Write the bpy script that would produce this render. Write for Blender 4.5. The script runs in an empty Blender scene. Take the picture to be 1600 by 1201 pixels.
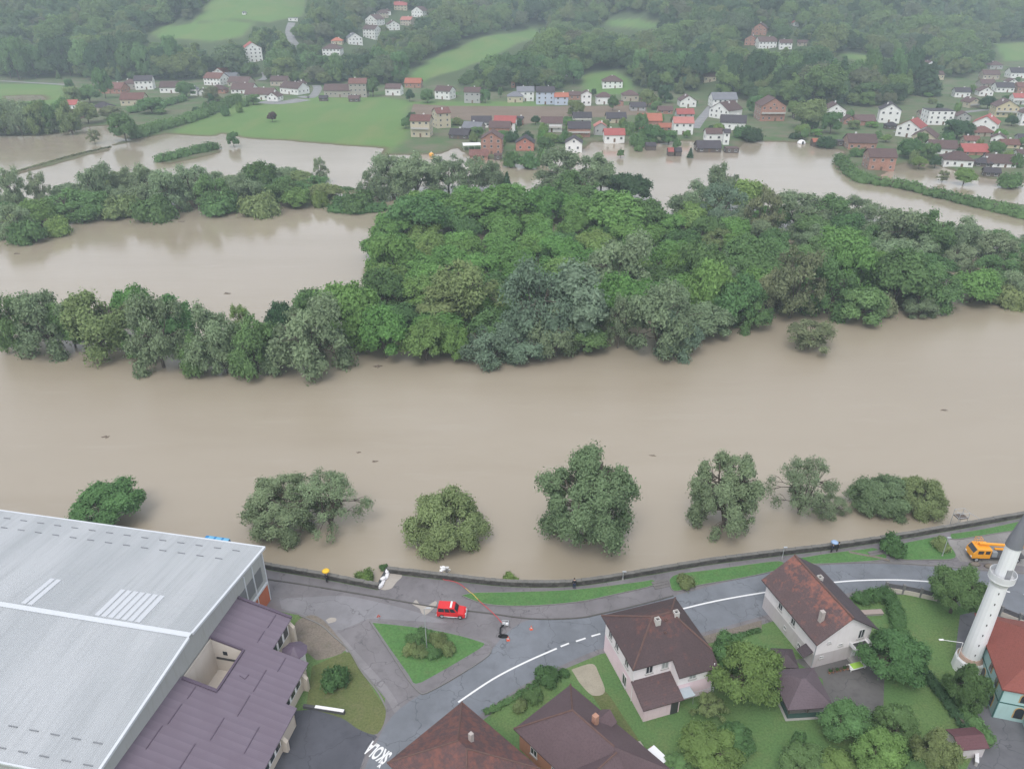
import bpy, bmesh, math, random
import numpy as np
from mathutils import Vector, Matrix
from mathutils.geometry import tessellate_polygon
R = math.radians
random.seed(7); NR = np.random.default_rng(7)
SC = bpy.context.scene
COL = SC.collection
# ------------------------------------------------------------------ camera
F = 1200.0; PITCH = R(28.0); CH = 84.0            # focal length in photo pixels, tilt below the horizon, height over the water
cd = bpy.data.cameras.new('camera'); cam = bpy.data.objects.new('camera', cd); COL.objects.link(cam)
cd.sensor_width = 36.0; cd.lens = 36.0 * F / 1600.0
cd.clip_start = 1.0; cd.clip_end = 9000.0
cam.location = (0, 0, CH); cam.rotation_euler = (R(90) - PITCH, 0, 0)
SC.camera = cam
# ------------------------------------------------------------------ world and sun (overcast)
SUN_EL, SUN_ROT = R(58), R(200)
w = bpy.data.worlds.new("World"); SC.world = w; w.use_nodes = True
nt = w.node_tree; nt.nodes.clear()
sky = nt.nodes.new('ShaderNodeTexSky'); sky.sky_type = 'NISHITA'; sky.sun_disc = False
sky.sun_elevation = SUN_EL; sky.sun_rotation = SUN_ROT; sky.air_density = 1.0; sky.dust_density = 4.0; sky.ozone_density = 1.0
hs = nt.nodes.new('ShaderNodeHueSaturation'); hs.inputs['Saturation'].default_value = 0.22
bg = nt.nodes.new('ShaderNodeBackground'); bg.inputs['Strength'].default_value = 0.13
wo = nt.nodes.new('ShaderNodeOutputWorld')
cl = nt.nodes.new('ShaderNodeMix'); cl.data_type = 'RGBA'; cl.inputs[0].default_value = .6; cl.inputs[7].default_value = (6.1, 6.25, 6.7, 1)   # cloud cover
nt.links.new(sky.outputs[0], hs.inputs['Color']); nt.links.new(hs.outputs[0], cl.inputs[6]); nt.links.new(cl.outputs[2], bg.inputs[0]); nt.links.new(bg.outputs[0], wo.inputs[0])
sl = bpy.data.lights.new('sun', 'SUN'); sl.energy = 1.1; sl.angle = R(30); sl.color = (1.0, .96, .9)
so = bpy.data.objects.new('sun', sl); COL.objects.link(so)
so.rotation_euler = (R(90) - SUN_EL, 0, R(180) - SUN_ROT + R(0))
SC.view_settings.view_transform = 'Standard'; SC.view_settings.look = 'None'
SC.view_settings.exposure = 0.6; SC.view_settings.gamma = 1.0
SC.cycles.use_denoising = True
SC.cycles.max_bounces = 6; SC.cycles.diffuse_bounces = 4; SC.cycles.glossy_bounces = 2; SC.cycles.transmission_bounces = 2
SC.cycles.volume_bounces = 2; SC.cycles.transparent_max_bounces = 6
# ------------------------------------------------------------------ picture <-> place
_f = np.array([0, math.cos(PITCH), -math.sin(PITCH)]); _u = np.array([0, math.sin(PITCH), math.cos(PITCH)]); _r = np.array([1., 0, 0])
_c = np.array([0, 0, CH])
def ray(px, py): return F * _f + (600 - py) * _u + (px - 800) * _r
def P(px, py, z=0.0):                               # the point of height z seen at a photo pixel
    d = ray(px, py); t = (z - CH) / d[2]; return _c + t * d
def pix(p):
    v = np.array(p, float) - _c; Z = v @ _f
    return 800 + F * (v @ _r) / Z, 600 - F * (v @ _u) / Z
def depth(p): return (np.array(p, float) - _c) @ _f
def height_for(B, top):                             # height over B whose top shows at picture row `top`
    lo, hi = 0.0, 80.0
    for _ in range(40):
        m = (lo + hi) / 2
        if pix((B[0], B[1], B[2] + m))[1] > top: lo = m
        else: hi = m
    return lo
PL = 0.6                                            # level of the far plain
_foot = [P(x, y, PL) for x, y in ((-700, 120), (0, 122), (200, 128), (370, 124), (480, 134), (640, 134), (740, 144), (900, 143), (1000, 147), (1120, 153), (1200, 166), (1290, 172), (1390, 168), (1440, 150), (1490, 128), (1560, 100), (1700, 96), (2300, 96))]
_fx = np.array([p[0] for p in _foot]); _fy = np.array([p[1] for p in _foot])
def smooth(t): t = np.clip(t, 0, 1); return t * t * (3 - 2 * t)
def hill(x, y):
    x = np.asarray(x, float); y = np.asarray(y, float)
    s = y - np.interp(x, _fx, _fy)
    sl = .135 + .05 * smooth((-x - 150) / 200) + .10 * smooth((s - 380) / 300)
    b = 8 * np.sin(x / 85 + 1.3) * np.cos(y / 105) + 5 * np.sin(x / 41 + y / 63) + 14 * np.sin(x / 190 + y / 260 + .6)
    h = s * sl + b * smooth(s / 260)
    h = 260 * np.tanh(np.maximum(h, 0) / 260)
    return np.where(s > 0, h * smooth(s / 50), 0)
def at(px, py):                                     # the point of the far land (plain or hill) seen at a pixel
    d = ray(px, py); d = d / np.linalg.norm(d)
    t = np.linspace(120, 2800, 5400); q = _c[None, :] + t[:, None] * d[None, :]
    g = hill(q[:, 0], q[:, 1]) + PL
    k = np.argmax(q[:, 2] < g)
    p = q[k].copy(); p[2] = float(hill(p[0], p[1]) + PL); return p
# ------------------------------------------------------------------ objects
def link(o, parent=None):
    COL.objects.link(o)
    if parent is not None: o.parent = parent
    return o
def tag(o, label=None, cat=None, group=None, kind=None):
    if label: o['label'] = label
    if cat: o['category'] = cat
    if group: o['group'] = group
    if kind: o['kind'] = kind
    return o
def thing(name, label, cat, loc=(0, 0, 0), rz=0.0, group=None):
    o = bpy.data.objects.new(name, None); o.empty_display_size = .5; link(o)
    o.location = [float(v) for v in loc]; o.rotation_euler = (0, 0, rz)
    return tag(o, label, cat, group)
class MB:
    """collects faces, then becomes one mesh object"""
    def __init__(s): s.v = []; s.f = []; s.m = []
    def add(s, vs, fs, m=0):
        b = len(s.v); s.v += [tuple(float(c) for c in v) for v in vs]; s.f += [tuple(b + i for i in f) for f in fs]; s.m += [m] * len(fs); return s
    def box(s, x0, y0, z0, x1, y1, z1, m=0):
        return s.add([(x0, y0, z0), (x1, y0, z0), (x1, y1, z0), (x0, y1, z0), (x0, y0, z1), (x1, y0, z1), (x1, y1, z1), (x0, y1, z1)],
                     [(0, 3, 2, 1), (4, 5, 6, 7), (0, 1, 5, 4), (1, 2, 6, 5), (2, 3, 7, 6), (3, 0, 4, 7)], m)
    def prism(s, poly, z0, z1, m=0, bottom=True):    # vertical prism over a polygon; z1 may be a function of (x, y)
        n = len(poly); zf = z1 if callable(z1) else (lambda x, y: z1)
        vs = [(p[0], p[1], z0) for p in poly] + [(p[0], p[1], zf(p[0], p[1])) for p in poly]
        tris = tessellate_polygon([[Vector((p[0], p[1], 0)) for p in poly]])
        ar = sum(poly[i][0] * poly[(i + 1) % n][1] - poly[(i + 1) % n][0] * poly[i][1] for i in range(n))
        fs = []
        for t in tris:
            a, b, c = t
            cr = (poly[b][0] - poly[a][0]) * (poly[c][1] - poly[a][1]) - (poly[c][0] - poly[a][0]) * (poly[b][1] - poly[a][1])
            if cr < 0: a, c = c, a
            fs.append((a + n, b + n, c + n))
            if bottom: fs.append((c, b, a))
        for i in range(n):
            j = (i + 1) % n
            fs.append((i, j, j + n, i + n) if ar > 0 else (j, i, i + n, j + n))
        return s.add(vs, fs, m)
    def extr(s, prof, ax, a0, a1, m=0):              # profile in the other horizontal axis and z, extruded along ax
        n = len(prof)
        def pt(a, q): return (a, q[0], q[1]) if ax == 'x' else (q[0], a, q[1])
        vs = [pt(a0, q) for q in prof] + [pt(a1, q) for q in prof]
        tr = tessellate_polygon([[Vector((q[0], q[1], 0)) for q in prof]])
        fs = [tuple(t) for t in tr] + [tuple(i + n for i in reversed(t)) for t in tr]
        fs += [(i, (i + 1) % n, (i + 1) % n + n, i + n) for i in range(n)]
        return s.add(vs, fs, m)
    def tube(s, pts, rad, n=6, m=0, cap=True):
        pts = [Vector([float(c) for c in p]) for p in pts]; N = len(pts)
        rad = [rad] * N if not hasattr(rad, '__len__') else rad
        b = len(s.v); up = Vector((0, 0, 1)); fs = []
        vs = []
        for i, p in enumerate(pts):
            t = (pts[min(i + 1, N - 1)] - pts[max(i - 1, 0)])
            t = t.normalized() if t.length > 1e-9 else Vector((0, 0, 1))
            a = t.cross(up if abs(t.z) < .95 else Vector((1, 0, 0))).normalized(); c = t.cross(a)
            for k in range(n):
                g = 2 * math.pi * k / n
                vs.append(tuple(p + (a * math.cos(g) + c * math.sin(g)) * rad[i]))
        for i in range(N - 1):
            for k in range(n):
                k2 = (k + 1) % n; fs.append((i * n + k, i * n + k2, (i + 1) * n + k2, (i + 1) * n + k))
        if cap: fs += [tuple(reversed(range(n))), tuple((N - 1) * n + k for k in range(n))]
        return s.add(vs, fs, m)
    def lathe(s, prof, n=24, m=0, c=(0, 0)):          # (radius, z) profile turned about a vertical axis
        vs = []; fs = []
        for r, z in prof:
            for k in range(n):
                g = 2 * math.pi * k / n; vs.append((c[0] + r * math.cos(g), c[1] + r * math.sin(g), z))
        for i in range(len(prof) - 1):
            for k in range(n):
                k2 = (k + 1) % n; fs.append((i * n + k, i * n + k2, (i + 1) * n + k2, (i + 1) * n + k))
        fs += [tuple(reversed(range(n))), tuple((len(prof) - 1) * n + k for k in range(n))]
        return s.add(vs, fs, m)
    def build(s, name, mats, parent=None, smooth_=False, bevel=0.0):
        me = bpy.data.meshes.new(name); me.from_pydata(s.v, [], s.f); me.update()
        for mm in (mats if isinstance(mats, (list, tuple)) else [mats]): me.materials.append(mm)
        if any(s.m): me.polygons.foreach_set('material_index', s.m)
        bm = bmesh.new(); bm.from_mesh(me); bmesh.ops.recalc_face_normals(bm, faces=bm.faces); bm.to_mesh(me); bm.free()
        if smooth_: me.polygons.foreach_set('use_smooth', [True] * len(me.polygons))
        o = bpy.data.objects.new(name, me); link(o, parent)
        if bevel:
            b = o.modifiers.new('bevel', 'BEVEL'); b.width = bevel; b.segments = 2; b.limit_method = 'ANGLE'
        return o
def spline(pts, k=6):                                 # Catmull-Rom through 2-D points
    pts = [np.array(p, float) for p in pts]; out = []
    for i in range(len(pts) - 1):
        p0 = pts[max(i - 1, 0)]; p1 = pts[i]; p2 = pts[i + 1]; p3 = pts[min(i + 2, len(pts) - 1)]
        for j in range(k):
            t = j / k
            out.append(.5 * ((2 * p1) + (-p0 + p2) * t + (2 * p0 - 5 * p1 + 4 * p2 - p3) * t * t + (-p0 + 3 * p1 - 3 * p2 + p3) * t ** 3))
    out.append(pts[-1]); return out
def offset(line, d):                                  # polyline moved sideways (left is +)
    L = [np.array(p[:2], float) for p in line]; out = []
    for i, p in enumerate(L):
        t = L[min(i + 1, len(L) - 1)] - L[max(i - 1, 0)]; t = t / (np.linalg.norm(t) + 1e-9)
        out.append(p + d * np.array([-t[1], t[0]]))
    return out
def strip_poly(line, wd): return [tuple(p) for p in offset(line, wd / 2)] + [tuple(p) for p in reversed(offset(line, -wd / 2))]
def band(mb, line, a, b, z0, z1, m=0):                # closed wall-like band along a line between side offsets a and b; z1 may be a list
    A = offset(line, a); B = offset(line, b); n = len(A); z1 = z1 if hasattr(z1, '__len__') else [z1] * n
    z0 = z0 if hasattr(z0, '__len__') else [z0] * n
    vs = [(A[i][0], A[i][1], z0[i]) for i in range(n)] + [(B[i][0], B[i][1], z0[i]) for i in range(n)] + [(B[i][0], B[i][1], z1[i]) for i in range(n)] + [(A[i][0], A[i][1], z1[i]) for i in range(n)]
    fs = []
    for i in range(n - 1):
        for q in range(4):
            q2 = (q + 1) % 4; fs.append((q * n + i, q * n + i + 1, q2 * n + i + 1, q2 * n + i))
    fs += [(0, n, 2 * n, 3 * n), (n - 1, 4 * n - 1, 3 * n - 1, 2 * n - 1)]
    return mb.add(vs, fs, m)
# ------------------------------------------------------------------ materials
_mc = {}
class NT:
    def __init__(s, name):
        s.m = bpy.data.materials.new(name); s.m.use_nodes = True; s.t = s.m.node_tree; s.t.nodes.clear()
        s.out = s.n('ShaderNodeOutputMaterial'); s.tc = s.n('ShaderNodeTexCoord')
    def n(s, ty, **kw):
        q = s.t.nodes.new(ty)
        for k, v in kw.items(): setattr(q, k, v)
        return q
    def l(s, a, b): s.t.links.new(a, b)
    def noise(s, scale, detail=4, src=None, stretch=None, rough=.55):
        q = s.n('ShaderNodeTexNoise'); q.inputs['Scale'].default_value = scale; q.inputs['Detail'].default_value = detail; q.inputs['Roughness'].default_value = rough
        v = src or s.tc.outputs['Object']
        if stretch:
            mp = s.n('ShaderNodeMapping'); mp.inputs['Scale'].default_value = stretch[:3]
            if len(stretch) > 3: mp.inputs['Rotation'].default_value = (0, 0, stretch[3])
            s.l(v, mp.inputs[0]); v = mp.outputs[0]
        s.l(v, q.inputs['Vector']); return q.outputs['Fac']
    def ramp(s, f, stops, interp='LINEAR'):
        q = s.n('ShaderNodeValToRGB'); cr = q.color_ramp; cr.interpolation = interp
        while len(cr.elements) < len(stops): cr.elements.new(.5)
        for e, (p, c) in zip(cr.elements, stops): e.position = p; e.color = (c[0], c[1], c[2], 1) if hasattr(c, '__len__') else (c, c, c, 1)
        s.l(f, q.inputs[0]); return q.outputs[0]
    def mix(s, a, b, f, mode='MIX'):
        q = s.n('ShaderNodeMix', data_type='RGBA', blend_type=mode)
        for sock, v in ((q.inputs[6], a), (q.inputs[7], b), (q.inputs[0], f)):
            if hasattr(v, 'is_output') or isinstance(v, bpy.types.NodeSocket): s.l(v, sock)
            elif hasattr(v, '__len__'): sock.default_value = (v[0], v[1], v[2], 1)
            else: sock.default_value = v
        return q.outputs[2]
    def bsdf(s, col, rough=.8, spec=.3, bump=None, bdist=.05, bstr=.5, metal=0.0, ior=1.5):
        q = s.n('ShaderNodeBsdfPrincipled'); q.inputs['IOR'].default_value = ior
        if isinstance(col, bpy.types.NodeSocket): s.l(col, q.inputs['Base Color'])
        else: q.inputs['Base Color'].default_value = (col[0], col[1], col[2], 1)
        if isinstance(rough, bpy.types.NodeSocket): s.l(rough, q.inputs['Roughness'])
        else: q.inputs['Roughness'].default_value = rough
        q.inputs['Specular IOR Level'].default_value = spec; q.inputs['Metallic'].default_value = metal
        if bump is not None:
            b = s.n('ShaderNodeBump'); b.inputs['Distance'].default_value = bdist; b.inputs['Strength'].default_value = bstr
            s.l(bump, b.inputs['Height']); s.l(b.outputs[0], q.inputs['Normal'])
        s.l(q.outputs[0], s.out.inputs[0]); return s.m
def sc(c, k): return tuple(min(1, v * k) for v in c)
def plain(name, c, rough=.7, spec=.3, var=.12, scale=1.5, metal=0.0):
    key = (name, c, rough, var)
    if key not in _mc:
        t = NT(name); f = t.noise(scale, 5); f2 = t.noise(scale * 9, 3)
        a = t.mix(sc(c, 1 - var), sc(c, 1 + var), f); b = t.mix(a, sc(c, 1 - var * 1.3), t.ramp(f2, [(.5, 0), (.75, .6)]))
        _mc[key] = t.bsdf(b, rough, spec, metal=metal)
    return _mc[key]
def plaster(name, c, dirt=.25):                       # rendered wall with rain streaks running down it
    key = ('pl', name, c)
    if key not in _mc:
        t = NT(name); st = t.noise(1.2, 5, stretch=(2.2, 2.2, .25)); f = t.noise(.5, 4)
        a = t.mix(c, sc(c, .86), f); b = t.mix(a, sc((c[0] * .8, c[1] * .78, c[2] * .74), 1), t.ramp(st, [(.52, 0), (.78, dirt * 2)]))
        _mc[key] = t.bsdf(b, .85, .2, bump=t.noise(14, 3), bdist=.01, bstr=.3)
    return _mc[key]
def tiles(name, c, patch=None, amt=.5, row=2.6, top=None):      # tiled roof: courses follow the height, patches of other tiles and lichen
    key = ('ti', name, c, patch)
    if key not in _mc:
        t = NT(name); info = t.n('ShaderNodeObjectInfo')
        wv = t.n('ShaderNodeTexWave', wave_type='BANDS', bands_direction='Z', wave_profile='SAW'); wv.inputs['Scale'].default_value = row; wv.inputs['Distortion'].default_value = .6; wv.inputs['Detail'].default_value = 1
        t.l(t.tc.outputs['Object'], wv.inputs['Vector'])
        f = t.noise(.35, 5); g = t.noise(5, 4); h = t.noise(1.1, 6, rough=.7)
        a = t.mix(sc(c, .78), sc(c, 1.22), f); a = t.mix(a, sc(c, .7), t.ramp(g, [(.45, 0), (.7, .7)]))
        if top:
            sz = t.n('ShaderNodeSeparateXYZ'); t.l(t.tc.outputs['Object'], sz.inputs[0]); m2 = t.n('ShaderNodeMapRange'); t.l(sz.outputs[2], m2.inputs[0]); m2.inputs[1].default_value = top[0]; m2.inputs[2].default_value = top[1]; m2.inputs[3].default_value = -.12; m2.inputs[4].default_value = .16; ad = t.n('ShaderNodeMath', operation='ADD'); t.l(h, ad.inputs[0]); t.l(m2.outputs[0], ad.inputs[1]); h = ad.outputs[0]
        if patch: a = t.mix(a, patch, t.ramp(h, [(.44, 0), (.66, amt)]))
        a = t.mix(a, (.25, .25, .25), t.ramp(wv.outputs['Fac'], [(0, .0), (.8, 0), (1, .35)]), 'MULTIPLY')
        hs_ = t.n('ShaderNodeHueSaturation'); mr = t.n('ShaderNodeMapRange'); t.l(info.outputs['Random'], mr.inputs[0]); mr.inputs[3].default_value = .85; mr.inputs[4].default_value = 1.15
        t.l(mr.outputs[0], hs_.inputs['Value']); t.l(a, hs_.inputs['Color'])
        _mc[key] = t.bsdf(hs_.outputs[0], .75, .3, bump=wv.outputs['Fac'], bdist=.04, bstr=.6)
    return _mc[key]
def brick(name, c):
    key = ('br', c)
    if key not in _mc:
        t = NT(name); b = t.n('ShaderNodeTexBrick'); b.inputs['Scale'].default_value = 1.0
        b.inputs['Brick Width'].default_value = .5; b.inputs['Row Height'].default_value = .24; b.inputs['Mortar Size'].default_value = .02
        b.inputs['Color1'].default_value = (*sc(c, 1.1), 1); b.inputs['Color2'].default_value = (*sc(c, .85), 1); b.inputs['Mortar'].default_value = (.36, .32, .29, 1)
        mp = t.n('ShaderNodeMapping'); mp.inputs['Rotation'].default_value = (R(90), 0, 0); t.l(t.tc.outputs['Object'], mp.inputs[0]); t.l(mp.outputs[0], b.inputs['Vector'])
        a = t.mix(b.outputs[0], sc(c, .65), t.ramp(t.noise(.6, 5), [(.45, 0), (.75, .6)]))
        _mc[key] = t.bsdf(a, .9, .2)
    return _mc[key]
def grass(name, c1, c2, c3, s1=.12, rough=.95):
    key = ('gr', name)
    if key not in _mc:
        t = NT(name); a = t.mix(c1, c2, t.ramp(t.noise(s1, 6), [(.35, 0), (.65, 1)])); a = t.mix(a, c3, t.ramp(t.noise(s1 * 3.1, 6, rough=.65), [(.5, 0), (.72, .8)]))
        f = t.noise(3.5, 5, rough=.75); a = t.mix(a, sc(c1, .55), t.ramp(f, [(.42, 0), (.7, .75)]))
        _mc[key] = t.bsdf(a, rough, .1, bump=f, bdist=.12, bstr=.7)
    return _mc[key]
def asphalt(name, c, stain=.7, wet=.5):
    key = ('as', name)
    if key not in _mc:
        t = NT(name); a = t.mix(sc(c, .86), sc(c, 1.16), t.ramp(t.noise(.16, 5, rough=.6), [(.35, 0), (.65, 1)]))
        a = t.mix(a, sc(c, stain), t.ramp(t.noise(.5, 6, rough=.7), [(.5, 0), (.68, .8)])); a = t.mix(a, sc(c, 1.5), t.ramp(t.noise(22, 2), [(.6, 0), (.8, .5)]))
        vo = t.n('ShaderNodeTexVoronoi', feature='DISTANCE_TO_EDGE'); vo.inputs['Scale'].default_value = .17
        mp = t.n('ShaderNodeMapping'); t.l(t.tc.outputs['Object'], mp.inputs[0]); nz = t.n('ShaderNodeTexNoise'); nz.inputs['Scale'].default_value = .6
        t.l(t.tc.outputs['Object'], nz.inputs['Vector']); va = t.n('ShaderNodeVectorMath', operation='SCALE'); va.inputs['Scale'].default_value = 2.5; t.l(nz.outputs['Color'], va.inputs[0])
        vb = t.n('ShaderNodeVectorMath', operation='ADD'); t.l(mp.outputs[0], vb.inputs[0]); t.l(va.outputs[0], vb.inputs[1]); t.l(vb.outputs[0], vo.inputs['Vector'])
        a = t.mix(a, sc(c, .5), t.ramp(vo.outputs['Distance'], [(0, .8), (.012, 0)]))
        r = t.ramp(t.noise(.25, 4), [(.4, .75 - .4 * wet), (.6, .8)])
        _mc[key] = t.bsdf(a, r, .4, bump=t.noise(30, 2), bdist=.005, bstr=.3)
    return _mc[key]
def stone(name, c, s=1.6):
    key = ('st', name)
    if key not in _mc:
        t = NT(name); v = t.n('ShaderNodeTexVoronoi'); v.inputs['Scale'].default_value = s; t.l(t.tc.outputs['Object'], v.inputs['Vector'])
        a = t.mix(sc(c, .6), sc(c, 1.3), v.outputs['Color']); a = t.mix(a, sc(c, .35), t.ramp(t.noise(1.0, 6, rough=.7), [(.4, 0), (.65, .85)]))
        _mc[key] = t.bsdf(a, .9, .2, bump=t.noise(6, 4), bdist=.05)
    return _mc[key]
def leafmat(name, forest=False):
    t = NT(name); info = t.n('ShaderNodeObjectInfo'); geo = t.n('ShaderNodeNewGeometry')
    if forest:
        f = t.noise(.011, 3, src=geo.outputs['Position']); base = t.ramp(f, [(.3, (.07, .14, .085)), (.5, (.18, .27, .1)), (.7, (.12, .21, .11))])
        base = t.mix(base, t.ramp(info.outputs['Random'], [(0, (.05, .11, .07)), (.25, (.13, .23, .1)), (.5, (.24, .36, .13)), (.75, (.26, .28, .13)), (.9, (.15, .24, .15)), (1, (.24, .22, .16))]), .7)
    else: base = info.outputs['Color']
    at_ = t.n('ShaderNodeAttribute'); at_.attribute_name = 'tone'
    hs_ = t.n('ShaderNodeHueSaturation'); mr = t.n('ShaderNodeMapRange'); t.l(at_.outputs['Fac'], mr.inputs[0]); mr.inputs[3].default_value = .82; mr.inputs[4].default_value = 1.22
    t.l(mr.outputs[0], hs_.inputs['Value']); mr2 = t.n('ShaderNodeMapRange'); t.l(info.outputs['Random'], mr2.inputs[0]); mr2.inputs[3].default_value = .485; mr2.inputs[4].default_value = .512; t.l(mr2.outputs[0], hs_.inputs['Hue'])
    t.l(base, hs_.inputs['Color'])
    d = t.n('ShaderNodeBsdfDiffuse'); tr = t.n('ShaderNodeBsdfTranslucent'); mx = t.n('ShaderNodeMixShader'); mx.inputs[0].default_value = .42
    t.l(hs_.outputs[0], d.inputs[0]); t.l(hs_.outputs[0], tr.inputs[0]); t.l(d.outputs[0], mx.inputs[1]); t.l(tr.outputs[0], mx.inputs[2]); t.l(mx.outputs[0], t.out.inputs[0])
    return t.m
LEAF = leafmat('leaves'); LEAFF = leafmat('forest_leaves', True)
BARK = plain('bark', (.11, .095, .08), .9, .1, .3, 3)
GLASS = plain('window_glass', (.03, .035, .045), .12, .6, .2, .7)
WHITE = plain('white_paint', (.76, .76, .77), .5, .4, .04)
DARKM = plain('dark_metal', (.05, .05, .055), .45, .5, .1)
STEEL = plain('galvanised_steel', (.5, .52, .55), .4, .5, .1, metal=.4)
RUBBER = plain('rubber', (.02, .02, .022), .8, .2, .1)
# ================================================================== THE SETTING
def px_world(pts, z=0.0): return [tuple(P(x, y, z)[:2]) for x, y in pts]
def inside(poly, X, Y):
    poly = np.array(poly); n = len(poly); c = np.zeros(X.shape, bool); j = n - 1
    for i in range(n):
        xi, yi = poly[i]; xj, yj = poly[j]
        c ^= ((yi > Y) != (yj > Y)) & (X < (xj - xi) * (Y - yi) / (yj - yi + 1e-12) + xi); j = i
    return c
def sdist(poly, X, Y):                                # signed distance, + inside
    poly = np.array(poly); n = len(poly); d = np.full(X.shape, 1e9)
    for i in range(n):
        a = poly[i]; b = poly[(i + 1) % n]; e = b - a; q = ((X - a[0]) * e[0] + (Y - a[1]) * e[1]) / (e @ e + 1e-9); q = np.clip(q, 0, 1)
        d = np.minimum(d, np.hypot(X - a[0] - q * e[0], Y - a[1] - q * e[1]))
    return np.where(inside(poly, X, Y), d, -d)
SHORE = px_world([(-900, 214), (0, 213), (60, 213), (112, 206), (135, 198), (176, 196), (178, 212), (215, 220), (262, 209), (300, 212), (335, 213), (345, 208), (392, 217), (440, 219), (500, 225), (560, 229), (598, 232), (596, 242), (640, 243), (690, 240), (712, 229), (735, 245), (790, 252), (850, 255), (866, 240), (905, 237), (925, 222), (965, 224), (1005, 228), (1060, 220), (1095, 222), (1115, 236), (1150, 234), (1165, 222), (1245, 222), (1290, 230), (1315, 236), (1308, 252), (1325, 268), (1352, 282), (1400, 292), (1500, 318), (1600, 336), (1800, 372), (2600, 372)])
_far = [P(x, 330, 0)[0] for x in (-900, 2600)]
SHORE_POLY = SHORE + [(4000, SHORE[-1][1]), (4000, 9000), (-4000, 9000), (-4000, SHORE[0][1])]
# flood water standing on the land side, cut back out of it
POOLS = [px_world([(1372, 283), (1400, 258), (1440, 252), (1475, 262), (1530, 276), (1640, 292), (2400, 330), (2400, 372), (1640, 326), (1500, 304), (1410, 284)]),
         px_world([(8, 150), (66, 149), (70, 156), (10, 160)])]
SPITS = [px_world([(0, 274), (30, 268), (90, 250), (135, 238), (170, 232), (176, 226), (190, 220), (215, 220), (240, 214), (175, 228), (172, 236), (140, 242), (92, 255), (30, 273), (0, 279)]),
         px_world([(248, 256), (256, 250), (345, 232), (345, 238), (262, 258)]),
         px_world([(505, 293), (560, 294), (600, 306), (545, 300), (505, 300)])]
ys = [-300, -150, -60, 0, 60, 100]; y = 130.0
while y < 3200: ys.append(y); y += max(3.0, .0085 * y)
ys = np.array(ys); us = np.linspace(-1, 1, 330)
Yg = np.repeat(ys[:, None], 330, 1); Xg = us[None, :] * (np.maximum(Yg, 0) * .85 + 150)
sd = sdist(SHORE_POLY, Xg, Yg)
for p in POOLS: sd = np.minimum(sd, -sdist(p, Xg, Yg))
for p in SPITS: sd = np.maximum(sd, sdist(p, Xg, Yg))
rag = 1.3 * np.sin(Xg / 5.1 + np.sin(Yg / 7)) * np.sin(Yg / 6.3) + 1.2 * np.sin(Xg / 13 + Yg / 9)
hp = np.where(sd > 0, np.clip((sd + rag) * .11, -.5, PL), np.clip(sd * .12, -3, 0) - .02)
Zg = hp + hill(Xg, Yg) * (sd > 0)
Zg[Yg < 120] = -3
nr, nc = Zg.shape
me = bpy.data.meshes.new('ground'); idx = np.arange(nr * nc).reshape(nr, nc)
fc = np.stack([idx[:-1, :-1], idx[:-1, 1:], idx[1:, 1:], idx[1:, :-1]], -1).reshape(-1, 4)
me.from_pydata(np.stack([Xg, Yg, Zg], -1).reshape(-1, 3).tolist(), [], fc.tolist())
# what grows where: meadow, garden ground, tilled soil
MEADOW = [[(262, 210), (345, 165), (382, 152), (470, 156), (520, 140), (645, 158), (632, 185), (640, 215), (600, 243), (560, 229), (440, 219), (340, 212)],
          [(-60, 130), (96, 132), (104, 158), (60, 166), (-60, 168)],
          [(296, 40), (330, 0), (346, -20), (480, -20), (474, 26), (420, 36), (320, 32)], [(222, 45), (270, 37), (278, 42), (238, 54)], [(236, 54), (275, 40), (400, 34), (380, 58), (330, 66), (250, 62)],
          [(636, 122), (690, 82), (760, 56), (830, 40), (846, 50), (800, 74), (764, 92), (716, 110), (664, 126), (634, 140)], [(942, 30), (1000, 28), (1052, 40), (1000, 46), (950, 42)], [(1548, 68), (1640, 60), (1640, 92), (1570, 96)],
          [(905, 118), (960, 108), (990, 128), (990, 148), (915, 146)], [(1300, 82), (1400, 92), (1450, 96), (1400, 104), (1320, 92)], [(600, 158), (850, 158), (850, 167), (660, 168)]]
mea = np.zeros(Zg.shape)
for p in MEADOW:
    wp = [tuple(at(a, b)[:2]) for a, b in p]
    mea = np.maximum(mea, np.clip(sdist(wp, Xg, Yg) / 6 + .5, 0, 1))
wood = np.clip((Yg - np.interp(Xg, _fx, _fy)) / 25 - .4, 0, 1) * (1 - mea)
ca = me.color_attributes.new('cover', 'FLOAT_COLOR', 'POINT')
ca.data.foreach_set('color', np.stack([mea, wood, mea * 0, mea * 0 + 1], -1).reshape(-1))
me.polygons.foreach_set('use_smooth', [True] * len(me.polygons))
t = NT('ground_cover'); va = t.n('ShaderNodeVertexColor'); va.layer_name = 'cover'; sp = t.n('ShaderNodeSeparateColor'); t.l(va.outputs[0], sp.inputs[0])
gm = t.mix((.105, .185, .065), (.135, .225, .075), t.noise(.018, 5)); gm = t.mix(gm, (.17, .21, .085), t.ramp(t.noise(.05, 6, stretch=(1, .35, 1)), [(.45, 0), (.7, .7)]))
gg = t.mix((.085, .14, .06), (.15, .145, .1), t.ramp(t.noise(.045, 6, rough=.7), [(.4, 0), (.62, 1)]))
gw = t.mix((.06, .09, .045), (.09, .12, .06), t.noise(.1, 4))
a = t.mix(gg, gm, sp.outputs[0]); a = t.mix(a, gw, sp.outputs[1])
geo = t.n('ShaderNodeNewGeometry'); sx = t.n('ShaderNodeSeparateXYZ'); t.l(geo.outputs['Position'], sx.inputs[0])
a = t.mix((.13, .105, .07), a, t.ramp(sx.outputs[2], [(0, 0), (.25, .5), (.5, 1)]))
t.bsdf(a, .95, .1, bump=t.noise(.6, 5), bdist=.4, bstr=.5)
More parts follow.
